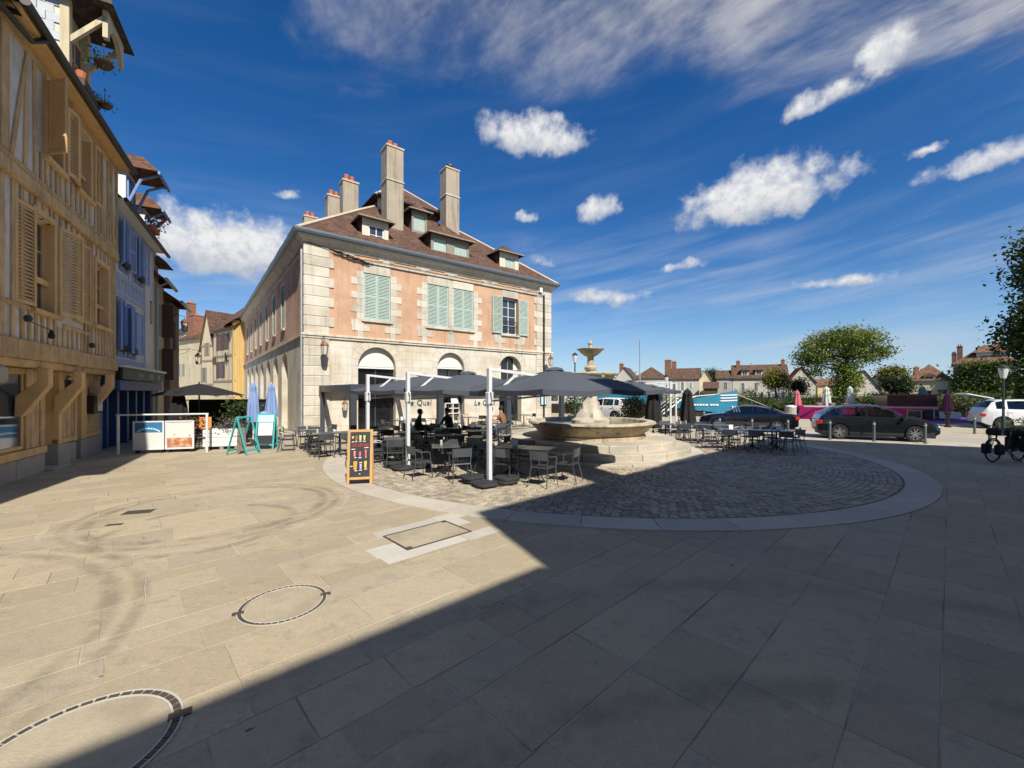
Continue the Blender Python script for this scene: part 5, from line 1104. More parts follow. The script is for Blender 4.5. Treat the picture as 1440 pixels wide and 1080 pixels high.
# ================================================================== cantilever parasols
def folds(n, amp): return lambda a, z: 1 + amp * math.sin(n * a) + amp * .5 * math.sin(2.3 * n * a + z * 3)
def make_parasol(half=1.95, hub=2.0, apex=2.72, hem=2.20):
    t_ = thing('cantilever_parasol', 'x', 'parasol')
    # ballast: four rounded slabs on a cross frame
    for sx, sy, dz in ((-1, -1, 0), (1, -1, .005), (1, 1, .0), (-1, 1, .006)):
        pts = []
        for k in range(14):
            a = 2 * math.pi * k / 14; r = .27 / max(abs(math.cos(a)), abs(math.sin(a))) ** .55; pts.append((sx * .275 + r * math.cos(a), sy * .275 + r * math.sin(a)))
        MB().flat(pts, .03, .095 + dz).build('ballast_slab', M_CONC, t_, bev=.015)
        if sx * sy < 0: MB().flat([(p[0] + .04 * sx, p[1]) for p in pts], .10, .165 + dz).build('ballast_slab', M_CONC, t_, bev=.015)
    MB().box(-.5, .5, -.03, .03, .0, .03).box(-.028, .028, -.5, .5, .001, .031).build('foot_cross', M_ANTH, t_)
    MB().box(-.045, .045, -.06, .06, .03, apex - .03).build('mast', M_ALU, t_, bev=.008)
    MB().cbox((0, 0, 1.98), (.14, .17, .30)).build('slide_handle', M_ALU, t_, bev=.02); MB().tube([(-.02, -.13, 1.9), (-.02, -.2, 1.96), (-.02, -.2, 2.1), (-.02, -.1, 2.14)], .018, 6).build('crank', M_ALU, t_)
    MB().bar((.03, 0, apex - .06), (hub - .05, 0, apex - .22), .05, .07).build('arm', M_ALU, t_, bev=.006); MB().bar((.06, 0, 2.0), (.78, 0, apex - .15), .04, .05).build('strut', M_ALU, t_)
    MB().bar((.06, 0, 1.92), (hub, 0, 2.06), .035, .045).build('lower_arm', M_ALU, t_)
    n = 14; v = []; f = []
    for s in (0, -.012):
        for i in range(n + 1):
            for j in range(n + 1):
                x, y = (i / n * 2 - 1), (j / n * 2 - 1); m_ = max(abs(x), abs(y)); o = min(abs(x), abs(y)) / max(m_, 1e-6)
                # panels sag a little between the corner ribs and the mid ribs
                z = apex - (apex - hem) * m_ ** 1.08 - .05 * m_ * math.sin(math.pi * o) + .02 * math.sin(9 * x + 5 * y) * m_ * .3
                v.append((hub + x * half, y * half, z + s))
    k = (n + 1) ** 2; idx = lambda i, j: i * (n + 1) + j
    for i in range(n):
        for j in range(n): q = (idx(i, j), idx(i + 1, j), idx(i + 1, j + 1), idx(i, j + 1)); f += [q, tuple(k + u for u in q[::-1])]
    b = MB(); b.add(v, f); c = b.build('canopy', M_CANV, t_, smooth=True, fix=False)
    vs_ = []; ed_ = [idx(i, 0) for i in range(n)] + [idx(n, j) for j in range(n)] + [idx(i, n) for i in range(n, 0, -1)] + [idx(0, j) for j in range(n, 0, -1)]
    for q_ in ed_: vs_ += [v[q_], (v[q_][0], v[q_][1], v[q_][2] - .11 - .012 * math.sin(q_ * 1.7))]
    m2 = len(ed_); MB().add(vs_, [(2 * a_, 2 * ((a_ + 1) % m2), 2 * ((a_ + 1) % m2) + 1, 2 * a_ + 1) for a_ in range(m2)]).build('valance', M_CANV, c, fix=False)
    b = MB(); b.lathe([(.32, apex - .03), (.25, apex + .03), (.06, apex + .06), (0, apex + .06)], 4, c=(hub, 0, 0)); b.build('vent_cap', M_CANV, c)
    for a in range(8):
        cx, cy = math.cos(a * math.pi / 4), math.sin(a * math.pi / 4); m_ = max(abs(cx), abs(cy)); MB().bar((hub, 0, apex - .09), (hub + cx / m_ * half * .98, cy / m_ * half * .98, hem - .03), .02, .025).build('rib', M_ALU, t_)
    MB().tube([(hub, 0, apex - .03), (hub, 0, 2.0)], .03, 8).build('hub', M_ALU, t_)
    return t_
G_P = 'grey cantilever parasols'
par = make_parasol(); pp = [((-.53, 9.67), 34, 'grey cantilever parasol with white mast and ballast slabs, beside the building shadow'),
    ((-2.94, 11.65), 38, 'grey cantilever parasol with its white mast right of the wooden menu board'), ((-4.62, 13.2), 40, 'grey cantilever parasol with its white mast rising behind the wooden menu board'),
    ((9.9, 24.9), 168, 'grey cantilever parasol by the black folded parasols near the road'), ((8.3, 21.6), 172, 'grey cantilever parasol spread behind the fountain basin')]
for i, ((x, y), a, lab) in enumerate(pp):
    o = par if i == 0 else dup(par, (0, 0, 0)); o.location = (x, y, 0.015 if i < 3 else 0); o.rotation_euler = (0, 0, R(a)); o['label'] = lab; o['group'] = G_P
def closed_parasol(loc, z0, z1, r, m, label, group=None, tip=True):
    t_ = thing('folded_parasol', label, 'parasol', loc, rng.uniform(0, 3), group)
    MB().lathe([(r * .95, z0), (r, z0 + .15), (r * .82, z0 + (z1 - z0) * .45), (r * .62, z0 + (z1 - z0) * .72), (r * .52, z0 + (z1 - z0) * .82), (r * .60, z0 + (z1 - z0) * .85), (r * .34, z0 + (z1 - z0) * .96), (.04, z1)], 40, wob=folds(8, .13)).build('folded_canvas', m, t_, smooth=True)
    MB().tube([(0, 0, .04), (0, 0, z1 + .06)], .025, 8).build('pole', M_ANTH if m is M_BCANV else M_ALU, t_); MB().lathe([(.30, 0), (.30, .05), (.08, .08), (.05, .25), (0, .25)], 20).build('base', M_CONC, t_)
    return t_
closed_parasol((6.95, 20.3, 0), .38, 2.42, .40, M_BCANV, 'black folded parasol standing close behind the fountain basin'); closed_parasol((9.35, 22.0, 0), .38, 2.3, .42, M_BCANV, 'black folded parasol behind the row of tables, away from the fountain')

# ================================================================== terrace chairs and tables
M_CHF = mat('grey_metal_chair', (.085, .097, .11), .38, .1, 6, .05, 40, rnd=.3, metal=.3); M_CHS = mat('dark_mesh_seat', (.03, .033, .037), .55, .12, 8, .1, 90, rnd=.1)
M_TOP = mat('dark_stone_tabletop', (.085, .09, .092), .28, .2, 6, .05, 60, rnd=.15, spec=.5)
def make_chair():
    t_ = thing('terrace_chair', 'x', 'chair')
    b = MB(); n = 6
    pr = [(-.20, .455), (-.12, .445), (.05, .44), (.17, .45), (.21, .435)]
    for i in range(len(pr) - 1):
        (ya, za), (yb, zb) = pr[i], pr[i + 1]; b.add([(-.21, ya, za), (.21, ya, za), (.21, yb, zb), (-.21, yb, zb), (-.21, ya, za - .014), (.21, ya, za - .014), (.21, yb, zb - .014), (-.21, yb, zb - .014)], [(0, 1, 2, 3), (7, 6, 5, 4), (0, 4, 5, 1), (2, 6, 7, 3), (0, 3, 7, 4), (1, 5, 6, 2)])
    b.build('seat', M_CHS, t_)
    b = MB(); n = 8
    for zz, yo in ((0, 0),):
        for k in range(n):
            a0, a1 = (k / n - .5) * 1.5, ((k + 1) / n - .5) * 1.5
            p = lambda a, z, o: (.235 * math.sin(a) / math.sin(.75), -.20 - .09 * math.cos(a) + .06 - o - (z - .6) * .12, z)
            b.add([p(a0, .60, 0), p(a1, .60, 0), p(a1, .80, 0), p(a0, .80, 0), p(a0, .60, .012), p(a1, .60, .012), p(a1, .80, .012), p(a0, .80, .012)], [(0, 1, 2, 3), (7, 6, 5, 4), (0, 4, 5, 1), (2, 6, 7, 3)])
    b.build('backrest', M_CHF, t_)
    for s in (-1, 1):
        MB().tube([(s * .245, .235, 0), (s * .215, .19, .45), (s * .235, .17, .63)], .0125, 6).build('leg', M_CHF, t_, smooth=True)
        MB().tube([(s * .24, -.315, 0), (s * .205, -.20, .45), (s * .225, -.245, .81)], .0125, 6).build('leg', M_CHF, t_, smooth=True)
        MB().tube([(s * .235, .17, .63), (s * .24, .10, .66), (s * .245, -.10, .665), (s * .225, -.225, .72)], .0135, 6).build('armrest', M_CHF, t_, smooth=True)
    b = MB(); b.tube([(-.215, .19, .425), (.215, .19, .425)], .010, 5).tube([(-.205, -.20, .425), (.205, -.20, .425)], .010, 5).tube([(-.213, .19, .425), (-.205, -.2, .425)], .010, 5).tube([(.213, .19, .425), (.205, -.2, .425)], .010, 5); b.build('seat_frame', M_CHF, t_)
    return t_
def make_table():
    t_ = thing('terrace_table', 'x', 'table')
    MB().box(-.35, .35, -.35, .35, .725, .75).build('tabletop', M_TOP, t_, bev=.005)
    MB().tube([(0, 0, .04), (0, 0, .725)], .032, 8).build('column', M_BLACK, t_, smooth=True)
    for k in range(4):
        a = math.pi / 4 + k * math.pi / 2; c, s = math.cos(a), math.sin(a); MB().tube([(.02 * c, .02 * s, .22), (.12 * c, .12 * s, .12), (.30 * c, .30 * s, .035), (.36 * c, .36 * s, .012)], .016, 5).build('foot', M_BLACK, t_, smooth=True)
        
    MB().bar((-.3, 0, .715), (.3, 0, .715), .03, .02).bar((0, -.3, .714), (0, .3, .714), .03, .02).build('top_bracket', M_BLACK, t_)
    return t_
chair0, table0 = make_chair(), make_table(); first = {'c': True, 't': True}
def place(k, x, y, rz, label, group):
    p = {'c': chair0, 't': table0}[k]; z = .016 if (Vector((x, y, 0)) - FC).length < 8.5 else 0.0
    o = p if first[k] else dup(p, (0, 0, 0)); first[k] = False
    o.location = (x, y, z); o.rotation_euler = (0, 0, rz); o['label'] = label; o['group'] = group; return o
def set_table(x, y, rz, sides, area, jit=.12):
    if area == AM: area = area_of(x, y)
    place('t', x, y, rz, f'square dark terrace table {area}', 'terrace tables ' + area)
    for s in sides:
        a = rz + s * math.pi / 2; d_ = .62 + rng.uniform(-.10, .10)
        cx, cy = x + d_ * math.cos(a), y + d_ * math.sin(a)
        if (Vector((cx, cy, 0)) - FC).length < 4.15: continue
        place('c', cx, cy, a + math.pi / 2 + rng.uniform(-jit, jit) * 2, f'grey metal terrace chair {area}', 'terrace chairs ' + area)
AM = 'under the grey parasols'
def area_of(x, y):
    q = [((Vector((x, y)) - Vector(m)).length, a) for m, a in (((.3, 10.2), 'at the parasol mast nearest the building shadow'), ((-1.9, 10.6), 'between the two foremost parasol masts'), ((-3.4, 12.6), 'behind the wooden menu board'), ((-1.5, 13.4), 'in the shade between parasols and fountain steps'), ((-3.2, 16.2), 'in the crowded shade before the pergola posts'), ((-.9, 17.8), 'between the fountain and the pergola'))]
    return min(q)[1]
AR_ = 'in the long row behind the fountain by the black folded parasols'; AR2 = 'in the cluster at the edge of the sett circle'; AL = 'in front of the pergola corner'; AP = 'along the stone front under the pergola'
r0_ = R(-24)
AM1 = area_of(.3, 10.2); AM2 = area_of(-1.9, 10.6)
place('t', -.02, 10.48, r0_, f'square dark terrace table {AM1}', 'terrace tables ' + AM1); place('t', .64, 10.18, r0_, f'square dark terrace table {AM1}', 'terrace tables ' + AM1)
for x, y, a in ((.72, 9.42, R(-32)), (1.32, 9.85, R(62)), (-.62, 10.95, R(-120)), (.35, 11.15, R(165)), (-.15, 9.85, R(-25))): place('c', x, y, a, f'grey metal terrace chair {AM1}', 'terrace chairs ' + AM1)
place('t', -1.72, 10.65, R(12), f'square dark terrace table {AM2}', 'terrace tables ' + AM2)
for x, y, a in ((-1.25, 9.92, R(20)), (-2.30, 10.25, R(-50)), (-1.75, 11.35, R(180))): place('c', x, y, a, f'grey metal terrace chair {AM2}', 'terrace chairs ' + AM2)
for x, y, a, s in ((-3.45, 12.35, 15, (0, 2, 3)), (-.95, 12.75, -10, (0, 1, 2, 3)), (-2.05, 13.3, 25, (1, 2, 3)), (-3.55, 14.3, 10, (0, 1, 2, 3)), (-1.3, 14.75, 5, (1, 2, 3)), (-2.5, 15.7, 35, (0, 1, 2, 3)), (-4.9, 15.2, 37, (1, 2, 3)), (-1.35, 16.6, 20, (0, 1, 2)), (-3.9, 16.9, 37, (0, 1, 2, 3)), (-.9, 18.3, 37, (0, 1, 2, 3))): set_table(x, y, R(a), s, AM)
for x, y, a, s in ((-6.0, 14.35, 37, (0, 2, 3)), (-6.5, 13.95, 37, (1, 3)), (-7.55, 15.35, 37, (1, 2, 3)), (-8.1, 16.5, 37, (0, 2, 3))): set_table(x, y, R(a), s, AL)
for x, y, a, s in ((6.7, 18.0, -20, (0, 1, 3)), (7.4, 17.75, -20, (1, 3)), (8.1, 17.5, -20, (1, 3)), (8.8, 17.2, -20, (0, 1, 3))): set_table(x, y, R(a), s, AR_, .2)
for x, y, a, s in ((8.05, 15.3, -18, (1, 2, 3)), (8.78, 15.06, -18, (1, 3)), (9.5, 14.82, -18, (0, 1, 3)), (9.9, 15.7, -18, (0, 1, 2))): set_table(x, y, R(a), s, AR2, .2)
for k in range(5): 
    c = A0 + UU * (3.9 + k * 2.0) + VV * -2.1; set_table(c.x, c.y, RZM, (0, 2), AP)

# ================================================================== people at the tables
M_SKIN = mat('skin', (.38, .22, .15), .6, .06, 9, 0)
def person(loc, rz, top, legs, hair, label, lean=.12):
    """seated figure facing +y, one skinned body; garments are told by height along the body"""
    t_ = thing('person', label, 'person', loc, rz)
    V = [(0, 0, .55), (0, .03 + lean * .3, .78), (0, .05 + lean * .7, 1.02), (0, .06 + lean, 1.14), (0, .08 + lean, 1.22), (0, .10 + lean, 1.33), (0, .10 + lean, 1.41)]; E = [(0, 1), (1, 2), (2, 3), (3, 4), (4, 5), (5, 6)]
    Rr = [.15, .14, .16, .10, .055, .095, .075]
    for s in (-1, 1):
        i = len(V); V += [(s * .18, .05 + lean * .75, 1.06), (s * .25, .12 + lean, .84), (s * .16, .38 + lean, .80), (s * .13, .46 + lean, .81)]; Rr += [.068, .052, .040, .034]; E += [(2, i), (i, i + 1), (i + 1, i + 2), (i + 2, i + 3)]
        i = len(V); V += [(s * .10, .02, .54), (s * .13, .42, .53), (s * .13, .44, .10), (s * .13, .56, .05)]; Rr += [.095, .07, .05, .04]; E += [(0, i), (i, i + 1), (i + 1, i + 2), (i + 2, i + 3)]
    me = bpy.data.meshes.new('body'); me.from_pydata(V, E, []); o = put('body', me, None, t_)
    sk = o.modifiers.new('skin', 'SKIN'); sk.use_smooth_shade = True
    for i, v in enumerate(me.skin_vertices[0].data): v.radius = (Rr[i] * (1.25 if i in (0, 1, 2) else 1), Rr[i]); v.use_root = (i == 0)
    o.modifiers.new('sub', 'SUBSURF').levels = 1; o.modifiers['sub'].render_levels = 2
    m = bpy.data.materials.new('clothed_' + label[:12]); m.use_nodes = True; n, l = m.node_tree.nodes, m.node_tree.links; k = NT(n, l); b = n['Principled BSDF']; b.inputs['Roughness'].default_value = .85
    x, y, z = k.sep(n.new('ShaderNodeTexCoord').outputs['Object'])
    c = k.mix(k.ss(z, .60, .61), (*legs, 1), (*top, 1)); c = k.mix(k.ss(z, 1.19, 1.195), c, (.38, .22, .15, 1)); c = k.mix(k.m('MULTIPLY', k.ss(y, .36 + lean, .365 + lean), k.ss(z, .7, .71)), c, (.38, .22, .15, 1)); c = k.mix(k.ss(z, .10, .09), c, (.02, .02, .02, 1))
    l.new(c, b.inputs['Base Color']); me.materials.append(m)
    MB().lathe([(.0, -.02), (.085, -.02), (.105, .05), (.10, .11), (.07, .155), (0, .17)], 14, c=(0, .075 + lean, 1.33)).build('hair', mat('hair_' + label[:9], hair, .7, .2, 9, .2, 80), t_, smooth=True)
    MB().lathe([(0, -.03), (.018, -.02), (.014, .02), (0, .03)], 8, c=(0, .20 + lean, 1.35)).build('nose', M_SKIN, t_)
    return t_
for (x, y), a, tp, lg, hr, lab in (((-3.75, 15.9), R(-70), (.015, .015, .016), (.02, .022, .03), (.02, .014, .01), 'seated person in black top leaning over a terrace table'),
        ((-.35, 19.3), R(60), (.20, .10, .05), (.03, .035, .05), (.015, .01, .008), 'seated person in brown top in front of the far door'),
        ((-1.15, 18.85), R(-60), (.55, .28, .24), (.10, .14, .22), (.10, .06, .03), 'seated person in pink top and jeans'), ((-2.6, 17.3), R(150), (.02, .02, .03), (.02, .02, .03), (.03, .02, .012), 'seated person in dark jacket under the pergola edge')):
    place('c', x, y, a, 'grey metal terrace chair occupied by a seated person', 'occupied terrace chairs'); person((x, y, .0), a, tp, lg, hr, lab)

# ================================================================== menu boards
M_PINE = mat('varnished_pine', (.46, .28, .115), .45, .14, 6, .1, 40, rnd=.05); M_CHALK = mat('chalkboard', (.022, .024, .027), .6, .2, 6, .05, 40)
M_TEAL = mat('turquoise_wood', (.05, .34, .34), .6, .12, 5, .1, 40, rnd=.06); M_PAPER = mat('white_paper', (.70, .71, .70), .7, .05, 5, 0); M_PBLUE = mat('pale_blue_paper', (.42, .62, .70), .7, .05, 5, 0)
def a_frame(name, label, loc, rz, w, h, depth, m, board, bw=.06):
    t_ = thing(name, label, 'menu board', loc, rz)
    sl = math.atan2(depth / 2, h)
    for s, nm in ((-1, 'front'), (1, 'rear')):
        X = Matrix.Translation((0, s * depth / 2, 0)) @ Matrix.Rotation(s * sl, 4, 'X'); hh = h / math.cos(sl)
        for x0, x1 in ((-w / 2, -w / 2 + bw), (w / 2 - bw, w / 2)): MB(X).box(x0, x1, -.018, .018, 0, hh).build(nm + '_leg', m, t_, bev=.004)
        for z0, z1 in ((hh - bw, hh), (.13, .13 + bw)): MB(X).box(-w / 2 + bw, w / 2 - bw, -.016, .016, z0, z1).build(nm + '_rail', m, t_, bev=.004)
        if board: MB(X).box(-w / 2 + bw, w / 2 - bw, -.006, .006, .13 + bw, hh - bw).build(nm + '_panel', board, t_)
    for s in (-1, 1): MB().bar((s * (w / 2 - .02), -depth * .25, h * .5), (s * (w / 2 - .02), depth * .25, h * .5), .012, .02).build('stay', M_BLACK, t_)
    return t_, Matrix.Translation((0, -depth / 2, 0)) @ Matrix.Rotation(-sl, 4, 'X')
fl = (G(492, 683.5) + G(525.5, 682)) / 2
tmb, X = a_frame('menu_board', 'pine framed chalkboard menu stand with painted drinks and red lettering', (fl.x - .12, fl.y + .25, .0), R(14), .56, 1.26, .5, M_PINE, M_CHALK)
def mark(pl, col, nm='painted_mark', y=-.0075):
    MB(X).prism(pl, y - .002, y + .001).build(nm, mat('chalk_%02d%02d%02d' % tuple(int(c * 99) for c in col), col, .7, .1, 9, 0), tmb)
me = text_mesh('LE QUAI', .098, .0015, .25, .95); o = put('painted_lettering', me, mat('red_chalk', (.55, .02, .03), .7, .1, 9, 0), tmb); o.matrix_local = X @ Matrix.Translation((0, -.009, .92)) @ Matrix.Rotation(R(90), 4, 'X')
def glass_pl(cx, z, w, h): return [(cx - w * .35, z), (cx + w * .35, z), (cx + w / 2, z + h), (cx - w / 2, z + h)]
for cx, z, w, h, c in ((-.085, 1.03, .05, .11, (.30, .10, .05)), (.0, 1.03, .05, .12, (.60, .52, .22)), (.09, 1.04, .05, .11, (.45, .50, .12)), (-.16, .70, .0, 0, 0)):
    if w: mark(glass_pl(cx, z, w, h), c)
mark(glass_pl(-.165, 1.08, .05, .05), (.58, .48, .08))
for cx, z, w, h, c in ((-.12, .66, .05, .13, (.60, .20, .14)), (.0, .65, .045, .12, (.55, .12, .18)), (.125, .66, .045, .15, (.62, .12, .12)), (-.1, .36, .085, .19, (.70, .26, .04)), (.02, .37, .05, .12, (.30, .36, .60)), (.125, .39, .06, .16, (.72, .42, .06))): mark(glass_pl(cx, z, w, h), c)
for cx, z, w in ((-.16, .99, .05), (-.09, 1.0, .05), (.0, 1.0, .05), (.09, 1.0, .06), (-.15, .82, .08), (.14, .85, .09), (-.1, .625, .05), (.0, .62, .07), (.13, .63, .03), (-.18, .43, .05), (-.08, .325, .06), (.02, .335, .06), (.13, .355, .06), (.02, .51, .06), (.0, .25, .03)): mark([(cx - w / 2, z), (cx + w / 2, z + .003), (cx + w / 2, z + .018), (cx - w / 2, z + .016)], (.70, .70, .68))
t1, _ = a_frame('turquoise_easel', 'turquoise wooden A-frame easel seen from its open side', G(343, 638.5) + Vector((0, 0, 0)), R(78), .62, 1.30, .82, M_TEAL, None, .055)
MB(Matrix.Translation((0, .1, 0))).prism([(-.2, .1), (.2, .1), (.15, .9), (-.15, .9)], -.01, .01).build('inner_panel', M_GREYW, t1)
t2, X2 = a_frame('turquoise_menu_stand', 'turquoise menu stand with paper sheets above a chalkboard panel', G(372, 632) + Vector((-.1, .3, 0)), R(12), .66, 1.32, .55, M_TEAL, M_CHALK, .06)
MB(X2).box(-.30, .30, -.014, -.008, 1.02, 1.32).build('header_sheet', M_PBLUE, t2); MB(X2).box(-.24, .25, -.013, -.008, .52, 1.0).build('menu_sheet', M_PAPER, t2); MB(X2).box(-.2, .18, -.0195, -.0165, .135, .18).build('name_strip', M_CHALK, t2)

# ================================================================== left terrace: rail, posters, planter, parasols
fa, fb = G(166, 640), G(291, 635.5); fr = thing('terrace_rail', 'white tubular rail on two posts in front of the poster panels', 'railing', fa, math.atan2(fb.y - fa.y, fb.x - fa.x)); FL = (fb - fa).length
for x in (0, FL): MB().tube([(x, 0, 0), (x, 0, 1.36)], .042, 10).build('post', M_ALU, fr, smooth=True)
MB().tube([(-.05, 0, 1.36), (FL + .05, 0, 1.36)], .03, 8).build('handrail', M_ALU, fr, smooth=True)
RZF = fr.rotation_euler.z; DF = Vector((math.cos(RZF), math.sin(RZF), 0)); NF = Vector((-DF.y, DF.x, 0))
M_SKYP = mat('poster_blue', (.03, .17, .34), .5, .2, 4, 0); M_WPOST = mat('poster_white', (.60, .61, .58), .5, .08, 5, 0); M_FOOD = mat('poster_food_print', (.42, .15, .08), .5, .8, 7, 0, hue=(.50, .36, .24)); M_WBOARD = mat('white_board_paint', (.66, .67, .66), .7, .10, 4, .2, 40, rnd=.06)
def along(px):
    k = (px - 720) / F; a = fa + NF * .18; return (k * a.y - a.x) / (DF.x - k * DF.y)
for (pa_, pb_), lab, kind in (((187, 231), 'framed poster panel with blue banner above a white half', 0), ((232.5, 273), 'framed poster panel with a food photograph along its foot', 1)):
    x0, x1 = along(pa_), along(pb_); t_ = thing('poster_panel', lab, 'poster', fa + NF * .18, RZF); z0, z1 = .12, 1.13
    MB().box(x0, x1, 0, .03, z0, z1).build('backing', M_WPOST, t_)
    for q in ((x0, x0 + .05, z0, z1), (x1 - .05, x1, z0, z1), (x0 + .05, x1 - .05, z0, z0 + .05), (x0 + .05, x1 - .05, z1 - .05, z1)): MB().box(q[0], q[1], -.02, .0, q[2], q[3]).build('frame', M_ALU, t_)
    if kind == 0:
        MB().box(x0 + .055, x1 - .055, -.006, -.001, z1 - .40, z1 - .06).build('banner', M_SKYP, t_); b = MB()
        for k in range(9): a = math.pi * (.25 + .5 * k / 8); xx = (x0 + x1) / 2 - .30 * math.cos(a) / .707; b.cbox((xx, -.008, z1 - .36 + .10 * (math.sin(a) - .7) / .3), (.055, .003, .05))
        b.build('lettering_marks', M_PAPER, t_)
    else: MB().box(x0 + .055, x1 - .055, -.006, -.001, z0 + .06, z0 + .40).build('food_print', M_FOOD, t_)
    for x in (x0 + .1, x1 - .1): MB().box(x - .03, x + .03, .0, .2, 0, .12).build('foot', M_BLACK, t_)
pa_, pb_ = G(273, 634.5), G(330, 632.5); t_ = thing('pallet_planter', 'white slatted pallet planter with dry lavender', 'planter', pa_ + Vector((.12, .25, 0)), math.atan2(pb_.y - pa_.y, pb_.x - pa_.x)); LPn = (pb_ - pa_).length - .1
for k in range(4): MB().box(0, LPn, 0, .03, .12 + k * .165, .12 + k * .165 + .155).build('board', M_WBOARD, t_, bev=.004)
MB().box(0, LPn, .42, .45, .12, .76).box(0, .03, .03, .42, .12, .76).box(LPn - .03, LPn, .03, .42, .12, .76).build('planter_box', M_WBOARD, t_); MB().box(.03, LPn - .03, .03, .42, .6, .7).build('soil', M_DWOOD, t_)
for x in (.1, LPn / 2, LPn - .1): MB().box(x - .06, x + .06, .02, .44, 0, .115).build('pallet_block', M_GREYW, t_)
leaf_cloud('lavender', [(LPn * .75, .22, .85, .38, .25, .22, 1)], 900, .07, leaf_mat('dry_lavender', (.10, .09, .075), (.24, .21, .19)), t_, 4)
def parasol_open(loc, r, z_hem, z_top, m, label):
    t_ = thing('open_parasol', label, 'parasol', loc, R(12)); n = 8; b = MB(); v = [(0, 0, z_top)]; rings = 5
    for j in range(1, rings + 1):
        for k in range(n * 4):
            a = 2 * math.pi * k / (n * 4); q = (k % 4) / 4; rr = r * j / rings * (1 - .06 * math.sin(math.pi * q)); v.append((rr * math.cos(a), rr * math.sin(a), z_top - (z_top - z_hem) * (j / rings) ** 1.15 + .04 * math.sin(math.pi * q) * j / rings))
    m_ = n * 4; f = [(0, 1 + k, 1 + (k + 1) % m_) for k in range(m_)] + [(1 + (j - 1) * m_ + k, 1 + j * m_ + k, 1 + j * m_ + (k + 1) % m_, 1 + (j - 1) * m_ + (k + 1) % m_) for j in range(1, rings) for k in range(m_)]
    b.add(v, f); b.build('canopy', m, t_, smooth=True, fix=False); MB().tube([(0, 0, 0), (0, 0, z_top + .08)], .03, 8).build('pole', M_ANTH, t_)
    for k in range(n): a = 2 * math.pi * k / n; MB().bar((0, 0, z_top - .08), (r * .97 * math.cos(a), r * .97 * math.sin(a), z_hem - .03), .015, .02).build('rib', M_BLACK, t_)
    MB().lathe([(.35, 0), (.35, .06), (.06, .10), (0, .10)], 20).build('base', M_CONC, t_)
parasol_open((-13.35, 17.6, 0), 1.72, 1.98, 2.50, M_BCANV, 'wide open black parasol behind the poster panels')
closed_parasol((-13.25, 16.4, 0), .9, 2.32, .30, M_BCANV, 'black folded parasol under the wide open black parasol')
closed_parasol((-10.35, 16.5, 0), .95, 2.52, .22, M_LBLUE, 'periwinkle blue folded parasol standing behind the turquoise menu stands, nearer the planter')
p_ = closed_parasol((-10.15, 17.4, 0), 1.1, 2.50, .22, M_LBLUE, 'periwinkle blue folded parasol whose canvas tail hangs aside, by the arcade'); MB().lathe([(0, 0), (.18, -.05), (.26, -.16), (.2, -.24), (0, -.24)], 14, c=(-.25, -.1, 1.35)).build('canvas_tail', M_LBLUE, p_, smooth=True)
def plant(name, label, loc, r, h_, m, n=700, leaf=.1, pot=True, cat='plant', group=None, seed=2, pm=None):
    t_ = thing(name, label, cat, loc, 0, group); z0 = .35 if pot else .0
    if pot: MB().lathe([(r * .45, 0), (r * .62, .36), (r * .68, .38), (r * .68, .42), (0, .36)], 16).build('pot', pm or M_CONC, t_)
    b = MB(); g = random.Random(seed)
    for k in range(5): b.tube([(0, 0, z0), (g.uniform(-.3, .3) * r, g.uniform(-.3, .3) * r, z0 + h_ * .4), (g.uniform(-.8, .8) * r, g.uniform(-.8, .8) * r, z0 + h_ * .85)], [.03, .02, .008], 5)
    b.build('stem', M_DWOOD, t_); leaf_cloud('foliage', [(0, 0, z0 + h_ * .55, r, r, h_ * .48, 1)], n, leaf, m, t_, seed, shell=.3); return t_
M_LF = leaf_mat('green_leaf', (.022, .045, .012), (.085, .125, .03)); M_LFY = leaf_mat('yellow_green_leaf', (.05, .075, .012), (.17, .18, .035)); M_OLE = leaf_mat('grey_green_leaf', (.10, .12, .055), (.30, .31, .18))
plant('oleander', 'leafy potted oleander by the periwinkle parasols', (-11.35, 17.2, 0), .5, 1.5, M_LF, 800, .12)
plant('potted_geraniums', 'potted red geraniums behind the white terrace rail', lhp2(0, 0, 0) * 0 + fa + DF * 1.75 + NF * .75, .38, .75, M_GERA, 350, .09, seed=8)
o = leaf_cloud('flowers', [(0, 0, .98, .42, .25, .12, 1)], 160, .08, M_GERAF, None, 12, clump=20); o.parent = [q for q in bpy.data.objects if q.name == 'potted_geraniums'][0]
t_ = thing('bar_counter', 'black terrace counter screen under the wide open black parasol', 'counter', (-14.6, 18.6, 0), R(15)); MB().box(0, 3.2, 0, .5, 0, 1.75).build('counter', M_BCANV, t_, bev=.03); MB().box(-.05, 3.25, -.06, .55, 1.75, 1.80).build('counter_top', M_BLACK, t_)
b = MB(); b.tube([(1.7, -.05, 1.0), (1.7, -.05, 1.25), (1.4, -.05, 1.5)], .025, 6).tube([(1.7, -.05, 1.25), (2.0, -.05, 1.5)], .025, 6); b.build('white_bracket', M_ALU, t_)
t_ = thing('lattice_screen', 'dark diamond lattice screen on the left terrace', 'screen', (-12.6, 18.6, 0), R(15)); b = MB()
for k in range(-4, 9): b.bar((max(0, k * .11), 0, .7 + max(0, -k * .11)), (min(.55, k * .11 + .9), 0, .7 + min(.9, .55 - k * .11 + .35)), .012, .02)
for k in range(-4, 9): b.bar((min(.55, .55 - k * .11), .015, .7 + max(0, -k * .11)), (max(0, .55 - k * .11 - .9), .015, .7 + min(.9, .55 - k * .11 + .35)), .012, .02)
b.build('lattice', M_BLACK, t_)
for q in ((0, .04, .0, 1.7), (.52, .56, .0, 1.7)): MB().box(q[0], q[1], -.02, .02, q[2], q[3]).build('post', M_BLACK, t_)
